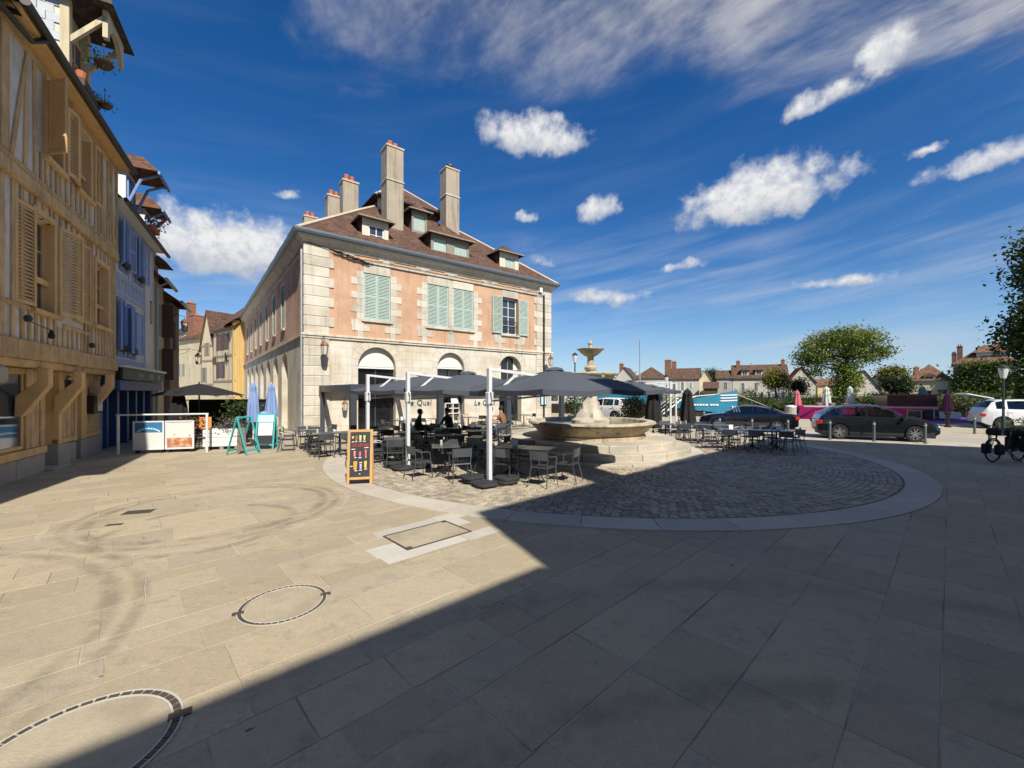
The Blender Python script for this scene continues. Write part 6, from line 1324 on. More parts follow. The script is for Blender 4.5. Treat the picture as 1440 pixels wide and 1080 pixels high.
for x, y, a in ((-12.0, 16.9, 40), (-11.6, 16.5, 80), (-12.6, 16.6, -30)): place('c', x, y, R(a), 'grey metal terrace chair behind the white pallet planter', 'chairs behind the planter')
t_ = thing('orange_chair', 'orange backed chair behind the poster panels', 'chair', fa + DF * 2.2 + NF * .9, RZF); MB().box(-.2, .2, 0, .03, .75, 1.2).build('backrest', mat('orange_plastic', (.62, .26, .08), .5, .05, 4, 0), t_, bev=.012); MB().box(-.2, .2, -.4, .0, .45, .48).build('seat', M_BURG, t_)
for sx in (-.19, .19):
    for sy in (-.38, .0): MB().tube([(sx, sy, 0), (sx, sy, .47 if sy < 0 else .8)], .014, 6).build('leg', M_BLACK, t_)
# things by the stone front
t_ = thing('newspaper_rack', 'white newspaper rack inside the middle arch', 'rack', onfront((arches[1][0] + arches[1][1]) / 2, -.12, 0), RZM); b = MB()
for z in (.85, 1.15, 1.45): b.box(-.5, .5, -.1, .1, z, z + .04)
for x in (-.5, 0, .46): b.box(x, x + .04, -.1, .1, .0, 1.5)
b.build('shelf_frame', M_WHITEP, t_); MB().cbox((.15, -.05, 1.62), (.5, .03, .26), 0, R(-20)).build('news_card', M_PAPER, t_)
t_ = thing('menu_screen', 'pale blue lit-coloured menu sheet on the end pilaster', 'menu', onfront(FX(763), -.12, 0), RZM); MB().box(-.28, .28, 0, .05, 1.2, 2.05).build('case', M_BLACK, t_); MB().box(-.24, .24, -.008, -.001, 1.25, 2.0).build('sheet', M_PBLUE, t_)
plant('laurel_tub', 'dark laurel shrub in a tub at the end of the stone front', onfront(LF + 1.2, -1.2, 0), .75, 1.6, M_LF, 1400, .13, seed=5); plant('grass_planter', 'pale feathery shrub in a planter behind the fountain', (6.75, 22.9, 0), .62, 1.45, M_OLE, 4000, .10, seed=6)

# small things left on the tables
tb_ = [o for o in bpy.data.objects if o.name.startswith('terrace_table') and o.parent is None]
cards = glasses = None
for i, o in enumerate(sorted(tb_, key=lambda q: q.location.y)):
    z = o.location.z + .751; x, y = o.location.x, o.location.y; ar = o['label'].replace('square dark terrace table ', '')
    if i % 3 == 1:
        if cards is None:
            cards = thing('menu_card', 'x', 'menu card'); MB().add([(-.07, -.03, 0), (.07, -.03, 0), (.07, 0, .16), (-.07, 0, .16), (-.07, .03, 0), (.07, .03, 0)], [(0, 1, 2, 3), (3, 2, 5, 4)]).build('card', M_PAPER, cards, fix=False); q = cards
        else: q = dup(cards, (0, 0, 0))
        q.location = (x + .1, y + .05, z); q.rotation_euler = (0, 0, rng.uniform(0, 3)); q['label'] = 'menu card on table ' + ar; q['group'] = 'menu cards on the tables'
    if i % 4 == 2:
        if glasses is None:
            glasses = thing('drinking_glass', 'x', 'glass'); MB().lathe([(.03, 0), (.036, .13), (.033, .13), (.028, .01), (0, .01)], 12).build('tumbler', M_LAMPGL, glasses, smooth=True); q = glasses
        else: q = dup(glasses, (0, 0, 0))
        q.location = (x - .12, y + .08, z); q['label'] = 'clear tumbler on table ' + ar; q['group'] = 'glasses on the tables'
# ================================================================== cars
M_TYRE = mat('tyre_rubber', (.018, .018, .018), .85, .2, 6, .2, 60); M_RIM = mat('alloy_rim', (.50, .51, .53), .3, .08, 6, 0, metal=.8); M_TRIM = mat('black_trim', (.012, .012, .013), .5, .1, 5, 0)
def thin_glass(name, tint, refl=.08):
    m = bpy.data.materials.new(name); m.use_nodes = True; n, l = m.node_tree.nodes, m.node_tree.links; n.remove(n['Principled BSDF'])
    a, b, mx, fr = n.new('ShaderNodeBsdfTransparent'), n.new('ShaderNodeBsdfGlossy'), n.new('ShaderNodeMixShader'), n.new('ShaderNodeFresnel')
    a.inputs[0].default_value = (*tint, 1); b.inputs['Roughness'].default_value = .02; fr.inputs[0].default_value = 1.5; k = NT(n, l)
    l.new(k.m('ADD', fr.outputs[0], refl, clamp=True), mx.inputs[0]); l.new(a.outputs[0], mx.inputs[1]); l.new(b.outputs[0], mx.inputs[2]); l.new(mx.outputs[0], n['Material Output'].inputs['Surface']); MATS[name] = m; return m
M_CARGL = thin_glass('car_glass', (.42, .45, .46), .05); M_REDL = mat('red_lamp', (.50, .02, .015), .25, .1, 5, 0, spec=.8); M_HEADL = mat('headlamp', (.55, .57, .60), .12, .1, 5, 0, spec=.9); M_PLATE = mat('number_plate', (.72, .72, .70), .5, .05, 5, 0)
def lerp_tab(tab, x):
    for (a, va), (b, vb) in zip(tab, tab[1:]):
        if a <= x <= b: f = (x - a) / (b - a); f = f * f * (3 - 2 * f) * .35 + f * .65; return va + (vb - va) * f
    return tab[0][1] if x < tab[0][0] else tab[-1][1]
def car(name, label, loc, rz, paint, L, Wd, axles, wr, top, belt, side_win, wsh, rear, spokes=10, rim=.68, tail='hatch', scale=1.0, seed=1):
    """x forward. top/belt: (x, z) tables; side_win: x ranges of side glass; wsh/rear: x ranges of the screens"""
    t_ = thing(name, label, 'car', loc, rz); t_.scale = (scale,) * 3
    xs = set(np.linspace(-L / 2, L / 2, 45).round(3)); 
    for a in axles: xs |= {round(a + wr * 1.16 * math.cos(k * math.pi / 12), 3) for k in range(13)}
    for r_ in list(side_win) + [wsh, rear]: xs |= {round(v, 3) for v in r_}
    xs = sorted(x for x in xs if -L / 2 <= x <= L / 2); xs = [x for i, x in enumerate(xs) if i == 0 or x - xs[i - 1] > .006]
    hw = Wd / 2; rows = []
    for x in xs:
        u = abs(x) / (L / 2); tap = 1 - .16 * max(0, (u - .62) / .38) ** 2.2; zb = .20 + (.16 * max(0, (u - .86) / .14))
        arch = zb
        for a in axles:
            q = wr * 1.16; 
            if abs(x - a) < q: arch = max(arch, wr + math.sqrt(q * q - (x - a) ** 2) * .98)
        bz_, tz = lerp_tab(belt, x), lerp_tab(top, x); tz = max(tz, bz_ + .012); g = tz - bz_; k = min(1, g / .42)
        h_ = hw * tap; rf = h_ * (.95 - .20 * k)
        lo = min(arch, bz_ - .06); md = max(lo, zb + (bz_ - zb) * .42); m2 = max(md, zb + (bz_ - zb) * .80)
        rows.append([(h_ * .95 if lo < .3 else h_ * .985, lo), (h_ * 1.0, max(lo + .002, md)), (h_ * .985, max(lo + .004, m2)), (h_ * .95, bz_), (h_ * .95 - (h_ * .95 - rf) * .12, bz_ + g * .10), (rf + (h_ * .95 - rf) * .10, bz_ + g * .88), (rf * .93, tz - .02 * k), (rf * .55, tz + .012 * k), (0, tz + .02 * k)])
    n = len(rows[0]); parts = {'body': MB(), 'side': {}, 'wsh': MB(), 'rear': MB()}
    def P(i, j, s): y, z = rows[i][j]; return (xs[i], s * y, z)
    for i in range(len(xs) - 1):
        xm = (xs[i] + xs[i + 1]) / 2
        for j in range(n - 1):
            for s in (-1, 1):
                q = [P(i, j, s), P(i + 1, j, s), P(i + 1, j + 1, s), P(i, j + 1, s)]; tgt = parts['body']
                if j == 4:
                    for wi, (a, c) in enumerate(side_win):
                        if a < xm < c: tgt = parts['side'].setdefault((wi, s), MB())
                if j >= 6:
                    if wsh[0] < xm < wsh[1]: tgt = parts['wsh']
                    if rear[0] < xm < rear[1]: tgt = parts['rear']
                tgt.add(q, [(0, 1, 2, 3) if s < 0 else (3, 2, 1, 0)])
    for i, xe in ((0, xs[0]), (len(xs) - 1, xs[-1])):
        c = [P(i, j, -1) for j in range(n)] + [P(i, j, 1) for j in range(n - 2, -1, -1)]; parts['body'].add(c, [tuple(range(len(c)))])
    def weld(mbq, nm, m):
        o = mbq.build(nm, m, t_, smooth=True, fix=False); bm = bmesh.new(); bm.from_mesh(o.data); bmesh.ops.remove_doubles(bm, verts=bm.verts, dist=.0008); bmesh.ops.recalc_face_normals(bm, faces=bm.faces); bm.to_mesh(o.data); bm.free()
        o.data.polygons.foreach_set('use_smooth', [True] * len(o.data.polygons))
        try: o.data.set_sharp_from_angle(angle=R(32))
        except Exception: pass
        return o
    body = weld(parts['body'], 'body', paint)
    for k, mbq in parts['side'].items(): weld(mbq, 'side_window', M_CARGL)
    weld(parts['wsh'], 'windscreen', M_CARGL); weld(parts['rear'], 'rear_window', M_CARGL)
    MB().box(-L / 2 + .15, L / 2 - .15, -hw * .86, hw * .86, .17, .42).build('underbody', M_TRIM, t_)
    for a in axles:
        MB().box(a - wr * 1.1, a + wr * 1.1, -hw * .80, hw * .80, .3, wr * 2 + .03).build('wheel_well', M_TRIM, t_)
        for s in (-1, 1):
            X = Matrix.Translation((a, s * (hw - .11), wr)) @ Matrix.Rotation(R(90) * s, 4, 'X')
            wo_ = MB(X).lathe([(wr * rim, -.10), (wr * .95, -.10), (wr, -.07), (wr, .07), (wr * .95, .10), (wr * rim, .10), (wr * rim, -.10)], 28, caps=False).build('wheel', M_TYRE, t_, smooth=True)
            b = MB(X); b.lathe([(wr * rim, -.098), (wr * rim * .98, -.085), (wr * rim * .9, -.06), (wr * rim * .9, -.02)], 28, caps=False); b.lathe([(.055, -.05), (.055, -.085), (0, -.09)], 12)
            for k in range(spokes):
                an = 2 * math.pi * k / spokes + (k % 2) * .12; c, s_ = math.cos(an), math.sin(an); b.bar((.04 * c, .04 * s_, -.075), (wr * rim * .95 * c, wr * rim * .95 * s_, -.085), .045 if spokes < 12 else .03, .025, (0, 0, 1))
            b.build('rim', M_RIM, wo_); MB(X).lathe([(wr * rim * .92, .0), (0, .0)], 20, caps=False).build('brake_disc', M_TRIM, wo_)
    for s in (-1, 1):
        for xq in (.0, -.85):
            o = MB().box(xq - .28, xq + .2, s * .42 - .24, s * .42 + .24, .42, .62).build('seat', M_TRIM, t_, bev=.04); MB().cbox((xq - .34, s * .42, .86), (.14, .46, .62), 0, 0, R(-12)).build('seat_back', M_TRIM, o, bev=.05); MB().cbox((xq - .42, s * .42, 1.22), (.10, .26, .17), 0, 0, R(-8)).build('headrest', M_TRIM, o, bev=.04)
    MB().box(wsh[1] - .55, wsh[1] - .05, -hw * .8, hw * .8, .45, lerp_tab(belt, wsh[1] - .3) - .06).build('dashboard', M_TRIM, t_, bev=.05)
    bz0, bzr = lerp_tab(belt, L / 2 - .1), lerp_tab(belt, -L / 2 + .1)
    for s in (-1, 1):
        MB().cbox((L / 2 - .17, s * hw * .68, bz0 - .09), (.30, .34, .13), -s * .35).build('headlight', M_HEADL, t_, bev=.03)
        MB().cbox((-L / 2 + .10, s * hw * .72, bzr - .12), (.22, .36, .17), s * .30).build('tail_light', M_REDL, t_, bev=.03)
        MB().cbox((wsh[0] + (.72 if True else 0), s * (hw + .07), lerp_tab(belt, wsh[1] - .2) + .05), (.13, .20, .13)).build('wing_mirror', paint, t_, bev=.03)
        for xq in (side_win[0][0] + .12, side_win[min(1, len(side_win) - 1)][0] + .12): MB().cbox((xq, s * (hw * .995), lerp_tab(belt, xq) - .12), (.17, .03, .028)).build('door_handle', paint, t_, bev=.008)
        # door seams: thin dark gaps
        b = MB()
        for xq in {round(v, 2) for r_ in side_win[:2] for v in (r_[0] - .03,)} | {round(side_win[0][1] - .02, 2)}: b.box(xq, xq + .008, s * hw * .97 - .02, s * hw * 1.003 + .0, .34, lerp_tab(belt, xq) - .01)
        b.build('door_seam', M_TRIM, t_)
        MB().box(axles[1] + wr * 1.2, axles[0] - wr * 1.2, s * hw * .94 - .02, s * hw * .94 + .02, .185, .24).build('sill', M_TRIM, t_)
    MB().box(L / 2 - .03, L / 2 + .015, -hw * .5, hw * .5, .34, .46).build('grille', M_TRIM, t_); MB().box(-L / 2 - .012, -L / 2 + .02, -.26, .26, .62, .73).build('number_plate', M_PLATE, t_)
    return t_
M_ANTP = mat('dark_grey_car_paint', (.012, .015, .019), .12, .05, 3, 0, metal=.3, spec=.6, coat=.8); M_NAVY = mat('black_blue_car_paint', (.006, .007, .012), .10, .05, 3, 0, spec=.6, coat=.9); M_WCAR = mat('white_car_paint', (.68, .69, .70), .3, .03, 3, 0, spec=.5, coat=.6)
RZQ = math.atan2(AR.y, AR.x)
HT = [(-2.13, .78), (-2.02, .95), (-1.95, 1.02), (-1.72, 1.22), (-1.45, 1.37), (-1.0, 1.44), (-.3, 1.475), (.15, 1.45), (.45, 1.34), (.80, 1.14), (1.08, .985), (1.5, .93), (1.95, .80), (2.13, .66)]
HBt = [(-2.13, .77), (-1.9, .96), (-1.3, .965), (0, .94), (1.0, .93), (1.08, .955), (1.5, .90), (1.95, .77), (2.13, .62)]
gr, gf = G(1181.7, 616.5), G(1284.4, 620.6); gc = (gr + gf) / 2; 
car('hatchback_car', 'dark grey five-door hatchback with silver alloy wheels behind the bollards', gc + NR * .75 + Vector((0, 0, -.03)), math.atan2((gf - gr).y, (gf - gr).x), M_ANTP, 4.26, 1.79, (1.29, -1.33), .325, HT, HBt, [(-.30, .62), (-1.22, -.38), (-1.62, -1.32)], (.18, 1.06), (-1.95, -1.47), 10, .70)
ST = [(-2.4, .80), (-2.25, .99), (-1.70, 1.03), (-1.35, 1.16), (-.95, 1.33), (-.4, 1.42), (.1, 1.42), (.45, 1.34), (.85, 1.14), (1.12, .99), (1.6, .93), (2.15, .82), (2.4, .64)]
SB = [(-2.4, .79), (-2.2, .97), (-1.4, .97), (0, .94), (1.12, .93), (1.6, .90), (2.15, .79), (2.4, .60)]
bpy.data.objects['hatchback_car'].scale = (1, 1, 1.07)
bc = Qpix(1049, 27.0, -.03); car('saloon_car', 'black four-door saloon with red tail lights parked across the road', bc, RZQ + math.pi, M_NAVY, 4.78, 1.80, (1.42, -1.41), .325, ST, SB, [(-.25, .66), (-1.05, -.33), (-1.42, -1.12)], (.20, 1.10), (-1.68, -.98), 14, .66)
UT = [(-2.12, .85), (-2.05, 1.05), (-1.9, 1.25), (-1.72, 1.52), (-1.4, 1.63), (-.3, 1.66), (.2, 1.60), (.5, 1.44), (.9, 1.18), (1.1, 1.08), (1.6, 1.02), (1.98, .90), (2.12, .72)]
UB = [(-2.12, .84), (-1.95, 1.08), (-.5, 1.05), (1.0, 1.03), (1.1, 1.05), (1.6, 1.0), (1.98, .86), (2.12, .68)]
car('white_crossover', 'white crossover with its tailgate raised, parked by the river', Qpix(1446, 33.9, .06) , RZQ, M_WCAR, 4.34, 1.82, (1.32, -1.35), .345, UT, UB, [(-.25, .66), (-1.15, -.33), (-1.6, -1.25)], (.22, 1.1), (-1.95, -1.55), 8, .62)
dst = [o for o in bpy.data.objects if o.name == 'white_crossover'][0]
MB().bar((-1.62, 0, 1.70), (-2.75, 0, 1.98), 1.4, .07).build('raised_tailgate', M_WCAR, dst, bev=.03); MB().bar((-1.75, 0, 1.69), (-2.55, 0, 1.88), 1.15, .02).build('tailgate_glass', M_CARGL, dst)
for s in (-1, 1): MB().tube([(-1.75, s * .62, 1.35), (-2.2, s * .62, 1.78)], .015, 5).build('gas_strut', M_TRIM, dst)
car('white_suv', 'white sport utility car seen behind the fountain basin', Qpix(852, 30.6, .06), RZQ + R(160), M_WCAR, 4.4, 1.84, (1.32, -1.35), .36, UT, UB, [(-.25, .66), (-1.15, -.33), (-1.6, -1.25)], (.22, 1.1), (-1.95, -1.55), 5, .64)

# ================================================================== bollards, lamps, bins, signs
M_BOLL = mat('grey_green_bollard_paint', (.10, .125, .12), .5, .15, 6, .1, 40, rnd=.1)
def make_bollard():
    t_ = thing('bollard', 'x', 'bollard'); MB().lathe([(.05, 0), (.05, .70), (.042, .705), (.042, .72), (.05, .725), (.05, .82), (.042, .85), (0, .86)], 14).build('tube', M_BOLL, t_, smooth=True); MB().lathe([(.075, 0), (.075, .02), (.052, .03)], 14).build('foot_ring', M_BOLL, t_); MB().lathe([(.0512, .745), (.0512, .785)], 14).build('white_band', M_ALU, t_); return t_
bo = make_bollard(); k0 = True
for px, D_, lab, grp in [(p_, 22.95, 'grey steel bollard along the paving edge before the road', 'bollards on the plaza edge') for p_ in (955, 1012, 1057.5, 1108, 1167, 1229, 1301, 1392)] + [(p_, 28.7, 'grey steel bollard across the road on the quay side', 'bollards on the quay side') for p_ in (930, 990, 1062, 1144.7, 1255, 1370.5)]:
    o = bo if k0 else dup(bo, (0, 0, 0)); k0 = False; o.location = Qpix(px, D_, .0 if D_ < 25 else .06); o['label'] = lab; o['group'] = grp
M_LGREEN = mat('dark_green_lamp_paint', (.02, .035, .032), .45, .15, 6, .05, 40)
def street_lamp(loc, h_, label):
    t_ = thing('street_lamp', label, 'street lamp', loc)
    MB().lathe([(.14, 0), (.14, .08), (.10, .12), (.085, .9), (.06, .95), (.048, 1.0), (.042, h_ - .75), (.07, h_ - .72), (.05, h_ - .68)], 14).build('post', M_LGREEN, t_, smooth=True)
    MB().lathe([(.09, h_ - .66), (.17, h_ - .30), (.18, h_ - .16)], 8).build('lamp_glass', mat('opal_lamp_glass', (.60, .62, .62), .3, .05, 4, 0, spec=.6), t_)
    MB().lathe([(.20, h_ - .17), (.20, h_ - .14), (.12, h_ - .05), (.03, h_), (0, h_ + .04)], 12).build('lamp_cap', M_LGREEN, t_, smooth=True)
    for k in range(4): a = k * math.pi / 2 + .4; MB().bar((.05 * math.cos(a), .05 * math.sin(a), h_ - .70), (.185 * math.cos(a), .185 * math.sin(a), h_ - .16), .014, .014).build('cage_bar', M_LGREEN, t_)
street_lamp(G(1411, 613), 3.47, 'dark green street lamp with opal lantern beside the loaded bicycle'); street_lamp(at(808.5, 560, 28) * Vector((1, 1, 0)), 4.8, 'tall dark green street lamp rising beside the fountain top bowl'); street_lamp(Qpix(937, 36.2, .05), 3.5, 'dark green street lamp at the quay edge before the barge')
for px, D_, h_, lab in ((1332.6, 33.5, .95, 'short dark mooring post on the quay with a purple boat behind'), (1247, 34.5, .9, 'short dark mooring post on the quay behind the hatchback')):
    t_ = thing('mooring_post', lab, 'post', Qpix(px, D_, .05)); MB().lathe([(.16, 0), (.16, .1), (.10, .15), (.09, .7), (.15, .78), (.15, .88), (0, h_)], 12).build('post', M_BLACK, t_, smooth=True)
t_ = thing('litter_bin', 'grey beige litter bin on the quay behind the saloon', 'bin', Qpix(1112, 34, .05)); MB().lathe([(.3, 0), (.34, 1.0), (.32, 1.02), (0, .98)], 16).build('bin', M_STONE, t_); MB().lathe([(.35, 1.05), (.30, 1.15), (0, 1.2)], 16).build('lid', M_ALU, t_)

# ================================================================== loaded bicycles on the right
M_PANN = mat('black_pannier_cloth', (.012, .012, .013), .8, .2, 6, .3, 60); M_REDR = mat('red_reflector', (.45, .02, .02), .4, .1, 5, 0)
def bicycle(loc, rz, label, load=True):
    t_ = thing('touring_bicycle', label, 'bicycle', loc, rz); r = .35
    for x, nm in ((-.53, 'rear_wheel'), (.53, 'front_wheel')):
        X = Matrix.Translation((x, 0, r)) @ Matrix.Rotation(R(90), 4, 'X'); b = MB(X); n = 32; v = []
        for k in range(n):
            a = 2 * math.pi * k / n
            for j in range(6): c = 2 * math.pi * j / 6; v.append(((r - .022 + .022 * math.cos(c)) * math.cos(a), (r - .022 + .022 * math.cos(c)) * math.sin(a), .022 * math.sin(c)))
        b.add(v, [(k * 6 + j, ((k + 1) % n) * 6 + j, ((k + 1) % n) * 6 + (j + 1) % 6, k * 6 + (j + 1) % 6) for k in range(n) for j in range(6)]); o = b.build(nm, M_TYRE, t_, smooth=True)
        b = MB(X)
        for k in range(20): a = 2 * math.pi * k / 20; b.tube([(0, 0, .03 * (-1) ** k), ((r - .03) * math.cos(a), (r - .03) * math.sin(a), 0)], .0022, 3, False)
        b.tube([(0, 0, -.05), (0, 0, .05)], .025, 8); b.build('spokes', M_LEAD, o)
        b = MB(); b.v = []; pts = [(x + (r + .025) * math.cos(a), 0, r + (r + .025) * math.sin(a)) for a in [R(20 + 14 * k) for k in range(11)]]; b.tube(pts, .018, 5); b.build('mudguard', M_BLACK, t_)
    b = MB(); bb, st, hd = (-.08, 0, .30), (-.22, 0, .80), (.36, 0, .82); hb = (.40, 0, .68)
    for a, c in ((bb, st), (st, hd), (bb, hb), (hd, hb)): b.tube([a, c], .018, 7)
    for s in (-.06, .06): b.tube([(bb[0], s * .5, bb[2]), (-.53, s, r)], .010, 6).tube([(st[0], s * .5, .74), (-.53, s, r)], .010, 6)
    b.build('frame', M_BLACK, t_); b = MB()
    for s in (-.055, .055): b.tube([(.41, s, .64), (.46, s, .5), (.53, s, r)], .012, 6)
    b.tube([(.41, 0, .64), (.35, 0, .98)], .016, 6); b.build('fork', M_BLACK, t_)
    MB().tube([(.18, -.30, 1.06), (.30, -.24, 1.06), (.37, -.05, 1.0), (.37, .05, 1.0), (.30, .24, 1.06), (.18, .30, 1.06)], .014, 6).build('handlebar', M_BLACK, t_)
    MB().tube([st, (-.25, 0, .93)], .014, 6).build('seat_post', M_LEAD, t_); MB().flat([(-.40, -.08), (-.40, .08), (-.25, .06), (-.08, .02), (-.08, -.02), (-.25, -.06)], .92, .97).build('saddle', M_BLACK, t_, bev=.012)
    X = Matrix.Translation((bb[0], .06, bb[2])) @ Matrix.Rotation(R(90), 4, 'X'); MB(X).lathe([(.095, -.004), (.095, .004), (0, .004)], 20).build('chainring', M_LEAD, t_); MB().bar((bb[0], -.09, bb[2]), (bb[0] + .12, -.09, bb[2] - .12), .02, .025).bar((bb[0], .09, bb[2]), (bb[0] - .12, .09, bb[2] + .12), .02, .025).build('crank', M_BLACK, t_)
    MB().tube([(-.12, .05, .28), (-.22, .25, .0)], .012, 5).build('kickstand', M_BLACK, t_)
    b = MB(); b.box(-.82, -.28, -.07, .07, .75, .765).tube([(-.53, -.07, .36), (-.6, -.07, .75)], .008, 5).tube([(-.53, .07, .36), (-.6, .07, .75)], .008, 5); b.build('rear_rack', M_BLACK, t_)
    if load:
        for s in (-1, 1): MB().box(-.78, -.36, s * .08 if s > 0 else -.24, .24 if s > 0 else -.08, .30, .76).build('rear_pannier', M_PANN, t_, bev=.05); MB().box(.38, .68, .08 if s > 0 else -.22, .22 if s > 0 else -.08, .24, .56).build('front_pannier', M_PANN, t_, bev=.045)
        MB().tube([(-.56, -.28, .86), (-.56, .28, .86)], [.115, .115], 12).build('roll_bag', M_PANN, t_); MB().box(.40, .62, -.14, .14, .82, 1.02).build('handlebar_bag', M_PANN, t_, bev=.04); MB().box(-.86, -.83, -.03, .03, .66, .72).build('reflector', M_REDR, t_)
    return t_
bg_ = G(1414, 649); bicycle((bg_.x, bg_.y, 0), R(192), 'touring bicycle with black panniers standing before the street lamp'); bicycle((bg_.x + 1.45, bg_.y - .55, 0), R(200), 'touring bicycle with black bags parked next to the first loaded bicycle')

# ================================================================== boats
M_HULL = mat('rusty_black_hull', (.028, .020, .016), .7, .4, 1.2, .3, 20, streak=.3, hue=(.07, .035, .02)); M_BBLUE = mat('barge_blue_paint', (.025, .19, .30), .45, .12, 2, .05, 30); M_BWHITE = mat('barge_white_paint', (.66, .67, .66), .5, .08, 2, .05, 30); M_PINK = mat('magenta_boat_paint', (.56, .022, .20), .45, .10, 2, .05, 30); M_PURP = mat('purple_boat_paint', (.38, .14, .52), .5, .10, 2, .05, 30); M_BURGW = mat('burgundy_cabin_glazing', (.05, .006, .022), .15, .2, 2, 0, spec=.7)
bow = Qpix(1036, 40.0, 0); bg2 = thing('river_barge', 'black hulled barge with turquoise blue bow and white wheelhouse', 'boat', Vector((bow.x, bow.y, -1.55)), RZQ)
def hull(par, L, B, stations, m, nm, z_lo=-.4):
    """x from -L (stern) to 0 (stem); stations of (x, half beam, deck z)"""
    b = MB(); v = []
    for x, hb, dz in stations: v += [(x, -hb, dz), (x, -hb * .92, z_lo), (x, hb * .92, z_lo), (x, hb, dz)]
    f = []
    for i in range(len(stations) - 1):
        for j in range(3): f.append((i * 4 + j, i * 4 + 4 + j, i * 4 + 5 + j, i * 4 + 1 + j))
        f.append((i * 4 + 3, i * 4 + 7, i * 4 + 4, i * 4))
    f += [(0, 1, 2, 3), tuple(4 * (len(stations) - 1) + k for k in (3, 2, 1, 0))]; b.add(v, f); return b.build(nm, m, par, smooth=False)
hull(bg2, 34, 5, [(-34, 2.2, 2.6), (-30, 2.5, 2.5), (-9, 2.5, 2.55), (-5, 2.5, 2.7), (-3, 2.3, 2.9), (-1.5, 1.7, 3.05), (-.4, .9, 3.2), (.0, .25, 3.25)], M_HULL, 'hull')
for s in (-1, 1):
    pts = [(-4.6, 2.51), (-3, 2.33), (-1.5, 1.75), (-.4, .95), (.05, .3)]; b = MB()
    lo = [2.35, 2.15, 2.0, 2.0, 2.1]; hi = [2.85, 3.15, 3.5, 3.75, 3.8]
    for i in range(4): b.add([(pts[i][0], s * (pts[i][1] + .03), lo[i]), (pts[i + 1][0], s * (pts[i + 1][1] + .03), lo[i + 1]), (pts[i + 1][0], s * (pts[i + 1][1] + .05), hi[i + 1]), (pts[i][0], s * (pts[i][1] + .05), hi[i])], [(0, 1, 2, 3)])
    b.build('bow_plating', M_BBLUE, bg2)
    for zz in (3.35, 3.12, 2.89): MB().add([(-1.15, s * 1.60, zz), (-.4, s * 1.06, zz + .03), (.04, s * .42, zz + .06), (.04, s * .42, zz + .16), (-.4, s * 1.06, zz + .13), (-1.3, s * 1.71, zz + .10)], [(0, 1, 4, 5), (1, 2, 3, 4)]).build('bow_stripe', M_BWHITE, bg2)
    b = MB()
    for k, (x, w) in enumerate(((-3.2, .18), (-2.98, .12), (-2.8, .2), (-2.55, .14), (-2.36, .22), (-2.0, .2), (-1.76, .14), (-1.58, .2))): y = 2.33 - (x + 3) * .39 if x > -3 else 2.38; b.bar((x, s * (y + .10), 2.62), (x + w, s * (y + .10 - w * .39), 2.62), .02, .14)
    b.build('name_marks', M_BWHITE, bg2)
for k in range(3): MB().bar((-.35 + .2 * k, -1.05 + .25 * k, 2.5), (-.1 + .2 * k, -1.2 + .25 * k, 1.6), .16, .05).build('anchor_fluke', M_BWHITE, bg2)
MB().bar((-2.6, -2.2, 2.2), (-2.2, -2.5, 1.5), .05, .05).bar((-2.7, -2.4, 1.6), (-1.8, -2.4, 1.3), .05, .08).build('anchor', M_BLACK, bg2)
MB().box(-13, -6.2, -2.0, 2.0, 2.5, 3.55).build('blue_cabin', M_BBLUE, bg2, bev=.04); MB().box(-9.5, -5.6, -1.6, 1.6, 3.56, 4.25).build('white_wheelhouse', M_BWHITE, bg2, bev=.06); MB().box(-32, -14, -2.1, 2.1, 2.5, 3.7).build('long_cabin', M_BWHITE, bg2, bev=.05)
for k in range(7): window(bg2, -31 + k * 2.4, 2.85, 1.2, .6, -2.13, M_BLACK, M_GLASS, 2, 1)
MB().box(-11.5, -10.4, -1.2, -.3, 3.56, 4.1).build('red_locker', mat('red_paint', (.50, .03, .025), .5, .1, 3, 0), bg2, bev=.05); MB().tube([(-8, 0, 4.2), (-8, 0, 8.6)], .06, 6).build('mast', M_LEAD, bg2); MB().tube([(-4.5, -1, 2.8), (-3.2, -.2, 3.3), (-1.2, .2, 3.5)], .06, 6).build('deck_rail', M_BWHITE, bg2)
tag(MB().tube([(bow.x + .1, bow.y, 1.9), Qpix(1075, 41, 1.0), Qpix(1120, 37.6, .25)], .03, 5).build('mooring_rope', mat('pale_rope', (.5, .47, .4), .9, .1, 5, 0)), 'pale mooring rope running from the barge bow to the quay', 'rope')
# gangway up to the barge
g0 = Qpix(926, 36.6, .06); t_ = thing('gangway', 'white railed boarding stairs leading up to the barge', 'gangway', g0, RZQ + R(40)); t_.scale = (.7,) * 3
for s in (-.45, .45): MB().bar((0, s, .1), (3.0, s, 2.2), .05, .16).build('stringer', M_BWHITE, t_); MB().bar((0, s, 1.0), (3.0, s, 3.1), .04, .04).build('handrail', M_BWHITE, t_)
for k in range(9): MB().box(.15 + k * .33, .42 + k * .33, -.43, .43, .2 + k * .235, .23 + k * .235).build('tread', M_LEAD, t_)
